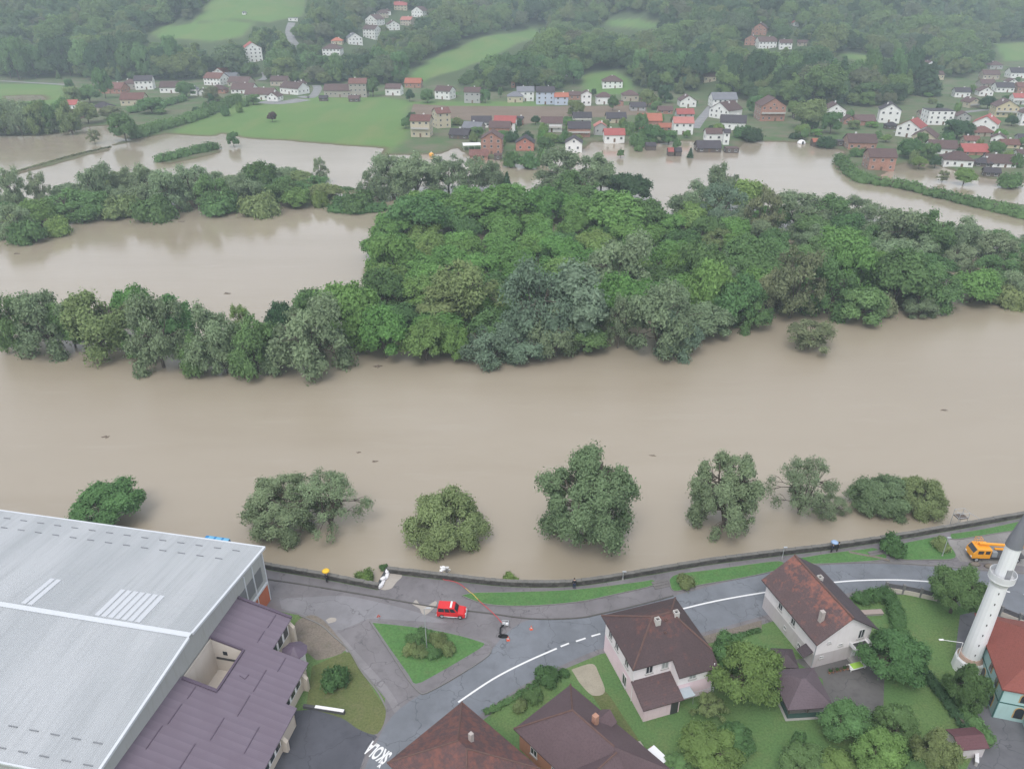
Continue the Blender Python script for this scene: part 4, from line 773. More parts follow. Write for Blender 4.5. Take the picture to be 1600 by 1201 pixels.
for a in [
 (680, 199, 22, 22, 'y', 'cream', 'rust', 'rear one of the two cream houses by the meadow', -64), (657, 214, 30, 24, 'x', 'cream', 'rust', 'front one of the two cream houses, with a balcony', -7), (736, 206, 30, 6, 'x', 'stone', 'grey', 'grey-roofed stone barn right of the cream houses', -18), (716, 217, 30, 5, 'x', 'wood', 'dark', 'dark low shed right of the cream houses', -14), (752, 199, 30, 8, 'x', 'white', 'dark', 'dark-roofed house in front of the red-roofed white house', 0), (788, 206, 33, 14, 'x', 'white', 'red', 'white house with big red roof, behind the brick houses', -8), (780, 214, 32, 14, 'x', 'brick', 'brown', 'brick house with dark roof behind the brick gable', -8), (811, 196, 10, 9, 'x', 'brick', 'dark', 'small brick shed right of the big red roof', -10),
 (768, 242, 32, 24, 'y', 'brick', 'brown', 'brick house with a tall gable and glazed attic by the flood', -4), (748, 250, 28, 7, 'x', 'brick', 'rust', 'low barn standing in the flood below the brick gable', 0), (778, 250, 12, 6, 'flat', 'wood', 'brown', 'dark annex standing in the flood right of the low barn'), (820, 237, 28, 13, 'y', 'coral', 'dark', 'coral-red house with dark gable roof and white chimney', -4),
 (862, 206, 32, 13, 'x', 'white', 'brown', 'white house with brown roof and front balcony', -2), (910, 190, 28, 6, 'x', 'white', 'dark', 'dark roof behind the brick house with balconies'), (905, 214, 34, 13, 'x', 'brick', 'dark', 'brick house with balconies above the white gabled one'), (896, 238, 26, 14, 'y', 'white', 'dark', 'small white gabled house at the edge of the flood', -5), (963, 192, 30, 7, 'x', 'cream', 'dark', 'cream house with dark roof behind the red-roofed white house'), (938, 211, 18, 13, 'y', 'grey', 'pink', 'grey gable trimmed in red beside the red-roofed white house'), (960, 222, 31, 11, 'x', 'white', 'red', 'white house with bright red roof standing at the flood'),
 (1015, 202, 36, 13, 'x', 'brick', 'orange', 'brick house with wide orange roof', -2), (1040, 205, 20, 5, 'x', 'brick', 'orange', 'low brick wing with orange roof between two houses'), (997, 173, 23, 6, 'x', 'grey', 'dark', 'grey shed with dark roof behind the wide orange roof'), (1013, 163, 24, 10, 'y', 'brick', 'rust', 'brick gable half hidden by trees at the hill foot', -10), (1040, 178, 22, 5, 'x', 'brick', 'brown', 'brown roof between the brick gable and the pink roofs'),
 (1067, 210, 30, 17, 'x', 'white', 'pink', 'white three-storey house with light red roof', -3), (1071, 184, 26, 6, 'x', 'grey', 'red', 'red-roofed house right behind the light red roof'), (1075, 167, 25, 9, 'y', 'white', 'brown', 'white gable under a brown roof at the hill foot'), (1132, 168, 38, 12, 'x', 'white', 'grey', 'white house with long grey-blue roof at the hill foot', 2), (1122, 185, 36, 13, 'y', 'white', 'brown', 'white house with broad reddish-brown roof in the lane', -50), (1144, 203, 38, 11, 'x', 'white', 'dark', 'white house under a wide dark roof near the flood', -14), (1116, 221, 26, 12, 'x', 'white', 'brown', 'white building with brown roof beside the narrow tall one', 0), (1134, 226, 9, 18, 'x', 'white', 'dark', 'narrow tall white building at the water', -6), (1108, 238, 36, 5, 'x', 'wood', 'dark', 'long dark shed standing at the flood edge'), (1144, 239, 20, 4, 'flat', 'wood', 'brown', 'low brown hut in the flood right of the long dark shed'),
 (1206, 189, 38, 22, 'y', 'brick', 'brown', 'tall brick gabled house with a long balcony', 0), (1303, 191, 30, 18, 'y', 'white', 'brown', 'white gabled house left of the low brown barns', -8), (1352, 196, 30, 7, 'x', 'brick', 'brown', 'low brown-roofed barn left of the white grey-roofed house', 0), (1328, 194, 20, 6, 'y', 'brick', 'brown', 'small barn with a brick gable beside the low barn'), (1346, 235, 42, 12, 'x', 'brick', 'brown', 'long brick house with dark brown roof behind the orange-walled one', -6), (1376, 267, 40, 21, 'x', 'brick', 'brown', 'unfinished brick house standing in the flood, orange lower storey', -5), (1318, 228, 20, 5, 'flat', 'wood', 'dark', 'dark hut left of the long brick house'),
 (1388, 192, 30, 19, 'y', 'white', 'dark', 'white three-storey gabled house with grey-blue roof', -18), (1394, 202, 17, 6, 'hip', 'wood', 'dark', 'dark pavilion below the three-storey white house'), (1416, 214, 34, 15, 'y', 'white', 'red', 'white house with red and brown roof in the right village', -42), (1441, 223, 34, 9, 'y', 'cream', 'brown', 'cream gabled house with a small white chimney', -34), (1468, 195, 38, 20, 'flat', 'white', 'dark', 'white flat-roofed house with a dark terrace canopy', -4), (1505, 189, 20, 7, 'y', 'grey', 'brown', 'small grey gable left of the white red-roofed house', -12), (1536, 204, 34, 11, 'y', 'white', 'red', 'white gabled house with bright red roof at right', -36), (1538, 213, 30, 6, 'hip', 'beige', 'rust', 'brown hipped roof below the bright red one'), (1571, 183, 32, 15, 'y', 'yellow', 'brown', 'cream-yellow gabled house with a broad balcony', -14),
 (1472, 242, 40, 10, 'x', 'white', 'brown', 'white house with brown roof by the curved pool edge', -12), (1496, 262, 42, 12, 'hip', 'white', 'brown', 'white hipped house at the water in the right village', -14), (1524, 244, 38, 7, 'x', 'brick', 'red', 'brick house with wide bright red roof at right', -4), (1564, 263, 42, 8, 'x', 'white', 'brown', 'white house with brown roof at the far right water edge', -8), (1535, 262, 26, 5, 'hip', 'wood', 'dark', 'dark shed between the two white waterside houses', -20), (1549, 277, 22, 6, 'x', 'wood', 'dark', 'dark shed standing in the flood at far right', -16), (1578, 233, 26, 7, 'x', 'yellow', 'rust', 'yellow house with rust-red roof at the right edge', -6), (1604, 196, 20, 18, 'y', 'white', 'brown', 'white gable cut by the right edge of the view', -10), (1600, 226, 20, 10, 'x', 'grey', 'dark', 'grey house at the right edge above the yellow one', -10),
 (1432, 108, 20, 8, 'y', 'white', 'brown', 'white gable, left half of a pair amid trees at upper right', -18), (1452, 111, 22, 8, 'y', 'white', 'brown', 'white gable, right half of a pair amid trees at upper right', 20), (1540, 150, 20, 7, 'y', 'white', 'brown', 'small white gable above the yellow house', -10), (1570, 144, 26, 7, 'x', 'white', 'dark', 'white house with dark roof, upper right village', -6), (1600, 144, 22, 8, 'x', 'brick', 'rust', 'brick house with rusty roof at the upper right edge'), (1548, 124, 24, 7, 'x', 'beige', 'brown', 'beige house with brown roof in the upper right village', -8), (1592, 122, 26, 8, 'x', 'white', 'dark', 'white long house at the top of the upper right village', -5), (1556, 108, 20, 6, 'hip', 'grey', 'brown', 'grey hipped house farthest up the right valley'), (1544, 136, 22, 5, 'x', 'stone', 'brown', 'stone barn between the beige house and small white gable'), (1582, 133, 14, 5, 'y', 'white', 'brown', 'tiny white gable among the upper right roofs'),
 (1503, 152, 22, 8, 'x', 'white', 'dark', 'white dark-roofed house at the lane bend in the right village', -10), (1522, 168, 20, 8, 'y', 'cream', 'brown', 'small cream gable left of the cream-yellow balcony house', 12), (1594, 163, 22, 10, 'x', 'white', 'red', 'white red-roofed house behind the cream-yellow balcony house', -8), (1446, 184, 18, 6, 'x', 'beige', 'brown', 'low beige shed left of the white flat-roofed house', -6), (1558, 224, 20, 8, 'y', 'white', 'brown', 'small white gable left of the yellow rust-roofed house', -30), (1518, 226, 22, 6, 'x', 'beige', 'rust', 'low beige house behind the wide bright red roof', -6), (1600, 250, 22, 9, 'x', 'white', 'brown', 'white house at the right edge above the far right pool', -8), (1466, 124, 18, 7, 'x', 'cream', 'brown', 'cream house below the paired white gables at upper right', 8), (1250, 186, 16, 6, 'x', 'wood', 'brown', 'small brown barn half hidden behind the big olive tree', 4),
 (1185, 55, 22, 10, 'y', 'brick', 'brown', 'brick gabled house at the top of the upper right cluster', -25), (1172, 71, 18, 9, 'y', 'brick', 'brown', 'brick house at the left of the upper right cluster', -20), (1199, 76, 28, 10, 'x', 'white', 'brown', 'wide white house with two dormers in upper right cluster', 4), (1227, 77, 19, 9, 'x', 'white', 'brown', 'white house at the right end of the upper right cluster', -8), (1243, 41, 9, 5, 'y', 'white', 'red', 'tiny white gable alone in the trees, upper right'), (1253, 72, 14, 5, 'x', 'beige', 'brown', 'tiny brown roof right of the upper right cluster', -12)]:
    x, y_ = a[0], a[1]; z = 0.0 if (y_ > 232) else (PL if 140 < y_ and not (y_ < 152 and x < 1480) else None)
    H_(*a[:8], rot=a[8] if len(a) > 8 else 0, z=z, balc=('balcon' in a[7]))
# small things in the far flood
def small_hut(px, py, wpx, hpx, label, roof, wall='wood'): return house(px, py, wpx, hpx, 'x', wall, roof, label, z=0.0, wins=False, chim=False, cat='shed', name='shed', group='sheds standing in the flood', ov=.25)
small_hut(1017, 235, 15, 4, 'dark shed roof just above the flood in mid village', 'dark'); small_hut(1048, 244, 8, 6, 'tiny red-roofed shed standing in the flood', 'red'); small_hut(1060, 244, 9, 2, 'flat dark raft-like hut beside the tiny red shed', 'dark'); small_hut(1275, 229, 10, 7, 'narrow orange-roofed shed right of the white dome', 'orange')
o = thing('garden_dome', 'white round greenhouse dome at the edge of the flood', 'dome', P(1252, 224, 0)); b = MB(); r_ = 6.5 * depth(P(1252, 224, 0)) / F; b.lathe([(r_ * math.cos(t_), r_ * .9 * math.sin(t_)) for t_ in np.linspace(0, 1.5, 8)], 20); b.build('cover', WHITE, o, True); b = MB(); b.box(-.5, -r_ - .1, 0, .5, -r_ + .3, 1.6); b.build('door', DARKM, o)
o = thing('market_canopy', 'white sagging canopy between barns beside the brick gable', 'canopy', P(738, 236, 0), R(8)); s = depth(P(738, 236, 0)) / F
b = MB(); b.extr([(0, 3.0), (4, 3.6), (8, 3.0), (8, 3.1), (4, 3.75), (0, 3.1)], 'x', -14 * s, 14 * s); b.build('cover', WHITE, o)
for x in (-13, -5, 4, 13):
    for y_ in (.3, 7.7): b = MB(); b.tube([(x * s, y_, -1), (x * s, y_, 3.05)], .06); b.build('post', WHITE, o)
o = thing('orange_tank', 'small orange-yellow tank half drowned beside the meadow', 'tank', P(674, 243, 0)); b = MB(); b.lathe([(.4, -.5), (1.1, -.3), (1.3, .3), (1.25, 1.0), (.8, 1.5), (.3, 1.7)], 14); b.build('shell', plain('orange_plastic', (.75, .4, .1), .5), o, True); b = MB(); b.lathe([(.3, 1.69), (.3, 1.95)], 10); b.build('lid', WHITE, o)
# hedges (each one planted row)
def hedge(name, label, line, wd, ht, tint, seed, per=14, size=.4, zb=0.0, group=None, lump=1.0):
    g = random.Random(seed); L = spline([np.array(p[:2], float) for p in line], 8); org = L[0]; lob = []; acc = 0
    for i in range(len(L) - 1):
        d = L[i + 1] - L[i]; n = np.linalg.norm(d); q = 0
        while q < n:
            p = L[i] + d * q / n - org; st = wd * .32
            for k in range(2):
                r_ = wd * .42 * g.uniform(.75, 1.15); lob.append((p[0] + g.uniform(-.22, .22) * wd * lump, p[1] + g.uniform(-.22, .22) * wd * lump, max(.2, ht - r_) * g.uniform(.35, 1.05), r_))
            q += st
    me = crown_mesh('hedge_leaves', seed, lob, per, size, 0, .75); o = thing(name, label, 'hedge', (org[0], org[1], zb), 0, group); cr = link(bpy.data.objects.new('foliage', me), o); c = TINT[tint]; cr.color = (*c, 1)
    b = MB(); band(b, [q - org for q in L[::3] + [L[-1]]], -wd * .12, wd * .12, -1.0, ht * .6); b.build('stems', BARK, o); return o
hx = lambda pts, z=0.0: [P(a, b_, z)[:2] for a, b_ in pts]
gh = 'hedges of the flooded fields'
hedge('hedge', 'long dark hedge climbing from the shore to the left hamlet', hx([(212, 216), (250, 204), (300, 190), (345, 172), (372, 158)]), 9, 6.5, 'green', 41, 7, .5, PL * .5, gh)
hedge('hedge', 'short thick hedge standing alone in the upper left flood', hx([(254, 252), (285, 245), (315, 238), (338, 232)]), 7, 5, 'green', 42, 9, .45, 0, gh)
hedge('hedge', 'dark low brush along the sunken levee at upper left', hx([(2, 276), (40, 264), (90, 250), (135, 238), (172, 230)]), 1.6, .9, 'brown', 43, 30, .3, -.1, gh)
hedge('hedge', 'hedge along the shore from the brick house bending right', hx([(1312, 250), (1322, 266), (1350, 284), (1400, 292), (1440, 300)]), 7, 4.5, 'green', 44, 8, .45, 0, gh)
hedge('hedge', 'long hedge between the two floods running off the right edge', hx([(1452, 304), (1500, 316), (1560, 330), (1640, 350)]), 7, 4.5, 'mid', 45, 8, .45, 0, gh)
hedge('hedge', 'hedge behind the cream cottage in the left hamlet', hx([(205, 178), (230, 172), (262, 166), (290, 158)]), 6, 5, 'mid', 46, 8, .45, PL, gh)
hedge('hedge', 'small spit of brush right of the upper left strip', hx([(510, 294), (530, 296), (552, 298)]), 3, 1.8, 'green', 47, 14, .35, 0, gh)
hedge('hedge', 'brush along the water at the left edge of flooded wood', hx([(522, 330), (560, 332), (600, 328)]), 6, 4, 'green', 48, 9, .4, 0, gh)

# garden trees and bushes among the village houses
gv = 'small garden trees between the village houses'; gq = random.Random(77)
HB = [(o.location.x, o.location.y) for o in bpy.data.objects if o.get('category') in ('house',)]
for (xa, xb, ya, yb, n, where) in ((100, 400, 146, 184, 14, 'in the gardens of the left hamlet'), (700, 1010, 150, 228, 26, 'in the gardens of the middle village'), (1010, 1180, 158, 226, 18, 'in the gardens right of the orange roof'), (1200, 1420, 176, 226, 16, 'on the slope of the right village'), (1420, 1600, 110, 262, 26, 'among the rightmost village houses')):
    row = []; tr_n = 0
    while len(row) < n and tr_n < 800:
        tr_n += 1; px_, py_ = gq.uniform(xa, xb), gq.uniform(ya, yb); B = P(px_, py_, PL) if py_ > 142 else at(px_, py_)
        if 640 < px_ < 1010 and 158 < py_ < 194: continue
        if min(math.hypot(B[0] - a - 4, B[1] - b_ - 3) for a, b_ in HB) < 7.5: continue
        row.append(tree(B, gq.uniform(3.2, 7), gq.uniform(4, 8), gq.choice(['round', 'round', 'bush']), gq.choice(['green', 'mid', 'olive', 'bright', 'fresh', 'dark']), '', gv))
    name_row(row, 'tree', where)
# ================================================================== THE NEAR BANK: BUILDINGS
PINK = plaster('pink_render', (.8, .64, .69)); PALE = plaster('pale_render', (.84, .8, .81)); GREYP = plaster('grey_plinth', (.56, .52, .53), .4); CREAM = plaster('cream_render', (.6, .53, .46)); WHR = plaster('white_render', (.7, .7, .72))
OLDT = tiles('old_dark_tiles', (.088, .06, .064), (.2, .085, .068), .7, 3.2, (7.2, 9.6)); REDT = tiles('lichened_red_tiles', (.1, .068, .07), (.29, .11, .08), .85, 3.2, (6.0, 9.4)); DARKT = tiles('dark_new_tiles', (.085, .065, .075), None, .5, 3.2)
RIDGET = plain('ridge_tiles', (.13, .08, .072), .8, .2, .3, 2)
def slab(pts, th):                                    # thin solid from an upper outline (any plane)
    n = len(pts); b = MB(); v = [tuple(p) for p in pts] + [(p[0], p[1], p[2] - th) for p in pts]
    b.add(v, [tuple(range(n)), tuple(reversed(range(n, 2 * n)))] + [(i, (i + 1) % n, (i + 1) % n + n, i + n) for i in range(n)]); return b
def ridge(parent, pts, r_=.13): b = MB(); b.tube(pts, r_, 6); return b.build('ridge', RIDGET, parent)
def pane_window(root, W, D, side, s, z, w_, h_, shut=None):
    b = MB(); f = .08; b.box(-w_ / 2, -.07, 0, w_ / 2, .03, f); b.box(-w_ / 2, -.07, h_ - f, w_ / 2, .03, h_); b.box(-w_ / 2, -.07, f, -w_ / 2 + f, .03, h_ - f); b.box(w_ / 2 - f, -.07, f, w_ / 2, .03, h_ - f); b.box(-.035, -.06, f, .035, .03, h_ - f)
    fr = b.build('window', FRAME, root); x, y_, a = {'f': (s, -.004, 0), 'b': (s, D + .004, math.pi), 'l': (-.004, s, -math.pi / 2), 'r': (W + .004, s, math.pi / 2)}[side]
    fr.location = (x, y_, z); fr.rotation_euler = (0, 0, a)
    p = MB(); p.box(-w_ / 2 + f, -.02, f, w_ / 2 - f, .02, h_ - f); p.build('pane', GLASS if not shut else shut, fr)
    c = MB(); c.box(-w_ / 2 - .1, -.16, -.07, w_ / 2 + .1, .03, -.002); c.build('sill', CONC, fr); return fr
gn = 'houses on the near bank'
def vent(parent, x, y_, z, h_=.9, w_=.34, hollow=True, mat=None):
    b = MB(); t_ = .1
    for q in ((-w_, -w_, w_, -w_ + t_), (-w_, w_ - t_, w_, w_), (-w_, -w_ + t_, -w_ + t_, w_ - t_), (w_ - t_, -w_ + t_, w_, w_ - t_)): b.box(x + q[0], y_ + q[1], z - .5, x + q[2], y_ + q[3], z + h_)
    b.box(x - w_ + t_, y_ - w_ + t_, z - .5, x + w_ - t_, y_ + w_ - t_, z + h_ - .3, 1)
    return b.build('chimney', [mat or plain('chimney_block', (.5, .48, .46), .9, .2, .2, 2), DARKM], parent)
# -- pink house
a1 = R(17.7); W, D, h = 10.1, 8.7, 6.2; h1 = thing('pink_house', 'pink two-storey house with dark hipped roof and south porch', 'house', (15.3, 68.0, G), a1, gn)
b = MB(); b.prism([(0, 0), (5.2, 0), (5.2, -2.0), (W, -2.0), (W, D), (0, D)], -.3, h, 0); 
w_ = MB(); w_.prism([(0, 0), (5.2, 0), (5.2, .01), (W, .01), (W, D), (0, D)], 3.05, h); w_.build('upper_wall', PALE, h1)
w_ = MB(); w_.prism([(0, 0), (5.2, 0), (5.2, -2.0), (W, -2.0), (W, D), (0, D)], -.3, 3.047); w_.build('lower_wall', PINK, h1)
w_ = MB(); w_.extr([(.008, 3.05), (-2.0, 3.05), (-2.0, 5.05), (.008, 6.15)], 'x', 5.2, W); w_.build('wing_wall', PALE, h1)
e, s = .5, .6; z0 = h - e * s + .04; r1 = (4.35, 4.35, h + 2.65); r2 = (7.0, 4.35, h + 2.65)
rb = MB(); zt = .16; we = -2.45; zw = h + s * we + .04
def P3(x, y_, z): return (x, y_, z + zt)
top = [P3(-e, -e, z0), P3(5.0, -e, z0), P3(W + e, -e, z0), P3(W + e, D + e, z0), P3(-e, D + e, z0), P3(*r1), P3(*r2), P3(5.0, we, zw), P3(W + e, we, zw), P3(5.0, -e, z0)]
n = len(top); v = top + [(p[0], p[1], p[2] - zt) for p in top]
rb.add(v, [(0, 1, 2, 6, 5), (2, 3, 6), (3, 4, 5, 6), (4, 0, 5), (1, 7, 8, 2)] + [(4 + n, 3 + n, 2 + n, 1 + n, 0 + n), (1 + n, 2 + n, 8 + n, 7 + n)] + [(0, 0 + n, 1 + n, 1), (1, 1 + n, 7 + n, 7), (7, 7 + n, 8 + n, 8), (8, 8 + n, 2 + n, 2), (2, 2 + n, 3 + n, 3), (3, 3 + n, 4 + n, 4), (4, 4 + n, 0 + n, 0)])
rf = rb.build('roof', OLDT, h1)
for pts in ([top[0], top[5]], [top[4], top[5]], [top[5], top[6]], [top[3], top[6]], [top[2], top[6]]): ridge(rf, [(p[0], p[1], p[2] + .03) for p in pts])
vent(rf, 4.7, 3.6, h + 2.3, .8); vent(rf, 7.6, 4.0, h + 2.3, .8); vent(rf, 5.3, 2.4, h + 1.4, .35, .16, mat=RIDGET); vent(rf, 6.0, 3.7, h + 2.2, .35, .2, mat=RIDGET)
for y_ in (7.0, 5.0, 2.0): pane_window(h1, W, D, 'l', y_, 3.9, 1.0, 1.35)
pane_window(h1, W, D, 'l', 2.2, .3, 1.1, 1.9); pane_window(h1, W, D, 'f', 2.1, 4.2, 1.0, 1.5); q = pane_window(h1, W, D, 'f', 4.3, 4.3, 1.0, 1.4, shut=plain('grey_shutter', (.3, .33, .32), .7)); q = pane_window(h1, W, D, 'f', 7.2, 3.6, 1.0, 1.2, shut=plain('grey_shutter', (.3, .33, .32), .7)); q.location.y = -2.004
pane_window(h1, W, D, 'r', 3, 3.9, 1.0, 1.35); pane_window(h1, W, D, 'r', 6, 3.9, 1.0, 1.35)
b = MB(); b.prism([(.0, -3.4), (4.9, -3.4), (4.9, -.003), (.0, -.003)], -.3, lambda x, y_: 2.45 - .3 * (-3.4 - y_)); b.build('porch_wall', PINK, h1)
slab([(-.35, -3.75, 2.5), (5.25, -3.75, 2.5), (5.25, -.004, 3.6), (-.35, -.004, 3.6)], .14).build('porch_roof', OLDT, h1)
b = MB(); b.box(-.5, -.08, 0, .5, .02, 2.0); o = b.build('door', DARKM, h1); o.location = (4.2, -3.404, .02)
b = MB(); b.box(5.3, -3.5, 2.3, 7.0, -2.01, 2.36); b.build('door_canopy', plain('glass_canopy', (.4, .46, .5), .2, .6), h1)
b = MB(); [b.tube([(7.2, -2.9, z), (10.0, -2.9, z)], .03, 5) for z in (1.3, 1.7, 2.1)]; [b.tube([(x, -2.9, 0), (x, -2.9, 2.1)], .03, 5) for x in (7.2, 8.6, 10.0)]; b.build('railing', STEEL, h1)
for x, y_ in ((-.06, -.06), (W + .06, -2.06)): b = MB(); b.tube([(x, y_, 0), (x, y_, 5.4)], .06, 6); b.build('drainpipe', WHITE, h1)
# -- white house with red lichened roof
a2 = R(16.5); W, D, h = 8.5, 11.7, 5.2; h2 = thing('white_house', 'tall white house with lichen-red gable roof beside the road bend', 'house', (40.15, 73.2, G), a2, gn)
walls_mb(W, D, h, 'y', 2.95, -.3).build('wall', PALE, h2)
b = MB(); b.box(-.012, -.012, -.3, W + .012, D + .012, 2.35); b.build('plinth', GREYP, h2)
e = .6; s = 2.95 / (W / 2); zr = h + 2.95 + .2; ze = h - e * s + .2
rf = slab([(-e, -e, ze), (W / 2, -e, zr), (W / 2, D + e, zr), (-e, D + e, ze)], .17).build('roof', REDT, h2)
slab([(W + e, -e, ze), (W + e, D + e, ze), (W / 2 + .002, D + e, zr), (W / 2 + .002, -e, zr)], .17).build('roof', DARKT, h2); ridge(rf, [(W / 2, -e, zr + .03), (W / 2, D + e, zr + .03)], .16)
vent(rf, 5.2, 7.6, zr - 1.1, .9); b = MB(); b.box(1.2, 1.6, ze + .4, 1.75, 2.15, zr - .3); b.build('chimney', plain('old_render', (.4, .36, .34), .9), rf)
for y_, z in ((5.0, 3.0), (8.0, 3.0)): pane_window(h2, W, D, 'l', y_, z, .9, 1.1)
pane_window(h2, W, D, 'l', 3.0, .8, .7, .7); pane_window(h2, W, D, 'l', 6.3, .9, .6, .6); pane_window(h2, W, D, 'f', 6.9, 3.5, .95, 1.6); pane_window(h2, W, D, 'f', 1.9, 4.0, .45, .35); pane_window(h2, W, D, 'f', 3.9, 3.0, .6, .4); pane_window(h2, W, D, 'f', 1.2, 1.5, .6, .4)
for y_ in (2, 5, 8, 10): pane_window(h2, W, D, 'r', y_, 3.0, 1.0, 1.2)
b = MB(); b.box(-.5, -.08, 0, .5, .02, 2.05); o = b.build('door', WHITE, h2); o.location = (6.6, -.016, .35); b = MB(); b.box(5.6, -1.1, -.1, 7.7, -.015, .33); b.build('doorstep', CONC, h2)
b = MB(); b.box(5.3, -1.4, 2.75, 8.1, -.01, 2.95); b.box(5.3, -1.4, 2.953, 8.1, -1.3, 3.3); b.box(5.3, -1.3, 2.953, 5.4, -.01, 3.3); b.box(8.0, -1.3, 2.953, 8.1, -.01, 3.3); b.build('balcony', WHR, h2); b = MB(); b.box(5.7, -1.1, 2.955, 7.7, -.2, 2.99); b.build('balcony_mat', DARKM, h2)
b = MB(); b.tube([(-.06, -.06, 0), (-.06, -.06, h)], .06, 6); b.build('drainpipe', STEEL, h2)
slab([(-1.3, .3, 2.0), (-.015, .3, 2.7), (-.015, 1.9, 2.7), (-1.3, 1.9, 2.0)], .1).build('door_canopy', DARKT, h2)
# -- garden shed and open pavilion
o = thing('garden_shed', 'small dark hipped shed between white house and pavilion', 'shed', (35.0, 71.8, G), R(-3)); walls_mb(2.4, 2.8, 2.0, 'hip', .8, -.1).build('wall', GREYP, o); roof_mb(2.4, 2.8, 2.0, 'hip', .9, .25, .1).build('roof', DARKT, o); b = MB(); b.box(.8, -.06, 0, 1.6, .01, 1.8); b.build('door', WOODM, o)
o = thing('garden_pavilion', 'open pavilion with purple-brown pyramid roof in the garden', 'pavilion', (34.4, 65.2, G), R(4))
roof_mb(5.0, 5.3, 2.3, 'hip', 1.5, .45, .14).build('roof', tiles('pavilion_tiles', (.15, .115, .135), None, .4, 3.4), o)
for x, y_ in ((.1, .1), (2.5, .1), (4.9, .1), (.1, 5.2), (4.9, 5.2), (.1, 2.6), (4.9, 2.6)): b = MB(); b.box(x - .08, y_ - .08, 0, x + .08, y_ + .08, 2.28); b.build('post', WOODM, o)
b = MB(); b.box(-.3, -.3, -.2, 5.3, 5.6, .06); b.build('floor', CONC, o); b = MB(); b.box(0, .0, .062, 5.0, .08, .85); b.box(-.0, .083, .062, .08, 5.2, .85); b.build('railing', plain('green_boards', (.05, .1, .09), .7), o)
o = thing('garden_table', 'long wooden table inside the open pavilion', 'table', (36.6, 67.2, G + .06), R(4)); b = MB(); b.box(-1.2, -.4, .7, 1.2, .4, .76); b.build('table_top', plain('table_wood', (.3, .2, .13), .7), o)
for x in (-1.05, 1.05):
    for y_ in (-.3, .3): b = MB(); b.box(x - .04, y_ - .04, 0, x + .04, y_ + .04, .698); b.build('leg', WOODM, o)
# -- garden clutter by the white house
o = thing('garden_swing_bed', 'white bench with lime-green cushion beside the white house door', 'bench', (*P(1337, 1042, G)[:2], G), a2); b = MB(); b.box(-1.2, -.5, .3, 1.2, .5, .4); [b.box(x - .05, y_ - .05, 0, x + .05, y_ + .05, .299) for x in (-1.1, 1.1) for y_ in (-.4, .4)]; b.build('frame', WHITE, o); b = MB(); b.box(-.75, -.42, .402, .85, .42, .52); b.build('cushion', plain('lime_fabric', (.38, .65, .1), .8), o, bevel=.04)
for k in range(6):
    o = thing('flower_pot', f'{ORD[k + 1]} flower pot from the left along the white house front', 'flower pot', (*P(1296 + k * 5.6, 1051 - k * 1.2, G)[:2], G), 0, 'flower pots by the white house'); b = MB(); b.lathe([(.12, 0), (.2, .32), (.22, .34)], 10); b.build('pot', plain('terracotta', (.4, .2, .13), .8), o); me_ = crown_mesh('plant', 60 + k, [(0, 0, .5, .28)], 500, .09, 0, .4); q = link(bpy.data.objects.new('plant', me_), o); q.color = (.15, .13, .1, 1) if k % 2 else (.06, .12, .04, 1)
# -- rusty hipped house and brown hipped house at the bottom
h3 = thing('brick_house', 'large house under rusty dark hipped roof at the bottom edge', 'house', (-12.9, 55.1, G), R(-44), gn); walls_mb(11.4, 10.0, 5.8, 'hip', 3, -.3).build('wall', PALE, h3)
rf = roof_mb(11.4, 10.0, 5.8, 'hip', 3.1, .6, .18).build('roof', tiles('rusty_tiles', (.095, .058, .06), (.24, .09, .065), .6, 3.2), h3)
b = MB(); b.box(5.3, 6.2, 8.0, 5.75, 6.65, 9.4); b.build('chimney', plain('old_render', (.4, .36, .34), .9), rf); vent(rf, 9.2, 5.0, 7.1, .3, .18, mat=RIDGET)
for pt in ((-.6, -.6), (12.0, -.6), (12.0, 10.6), (-.6, 10.6)): ridge(rf, [(pt[0], pt[1], 5.8 - .6 * .62 + .22), (5.0 if pt[0] < 5 else 6.4, 5.0, 9.12)], .1)
for x in (2, 5.5, 9): pane_window(h3, 11.4, 10, 'b', x, 3.5, 1.1, 1.3); pane_window(h3, 11.4, 10, 'f', x, 3.5, 1.1, 1.3)
for y_ in (2.5, 7): pane_window(h3, 11.4, 10, 'r', y_, 3.5, 1.1, 1.3)
h4 = thing('hipped_house', 'house with plain dark-brown hipped roof and orange walls at bottom', 'house', (.9, 61.0, G), R(-48), gn); ORW = plaster('orange_render', (.42, .21, .14), .3)
walls_mb(15, 8.6, 3.7, 'hip', 3, -.3).build('wall', ORW, h4); rf = roof_mb(15, 8.6, 3.7, 'hip', 3.3, .5, .16).build('roof', tiles('brown_tiles_new', (.125, .085, .095), None, .5, 3.4), h4)
b = MB(); b.box(8.0, -4.5, -.3, 14.6, -.003, 3.7); b.build('wing_wall', ORW, h4); b = MB(); b.extr([(7.5, 3.45), (11.3, 6.9), (15.1, 3.45), (15.1, 3.6), (11.3, 7.07), (7.5, 3.6)], 'y', -5.0, 4.0); b.build('wing_roof', tiles('brown_tiles_new', (.125, .085, .095), None, .5, 3.4), h4)
for pts in ([(-.5, -.5, 3.55), (4.3, 4.3, 7.2)], [(-.5, 9.1, 3.55), (4.3, 4.3, 7.2)], [(4.3, 4.3, 7.2), (10.7, 4.3, 7.2)], [(11.3, -5.0, 7.1), (11.3, 4.0, 7.1)]): ridge(rf, pts, .12)
b = MB(); b.extr([(5.2, 4.6), (6.4, 5.7), (7.6, 4.6)], 'y', 6.0, 8.6); b.build('dormer', tiles('brown_tiles_new', (.125, .085, .095), None, .5, 3.4), rf); b = MB(); b.box(6.5, 5.2, 6.2, 7.1, 5.8, 7.6); b.build('chimney', plain('raw_block', (.4, .22, .16), .9), rf)
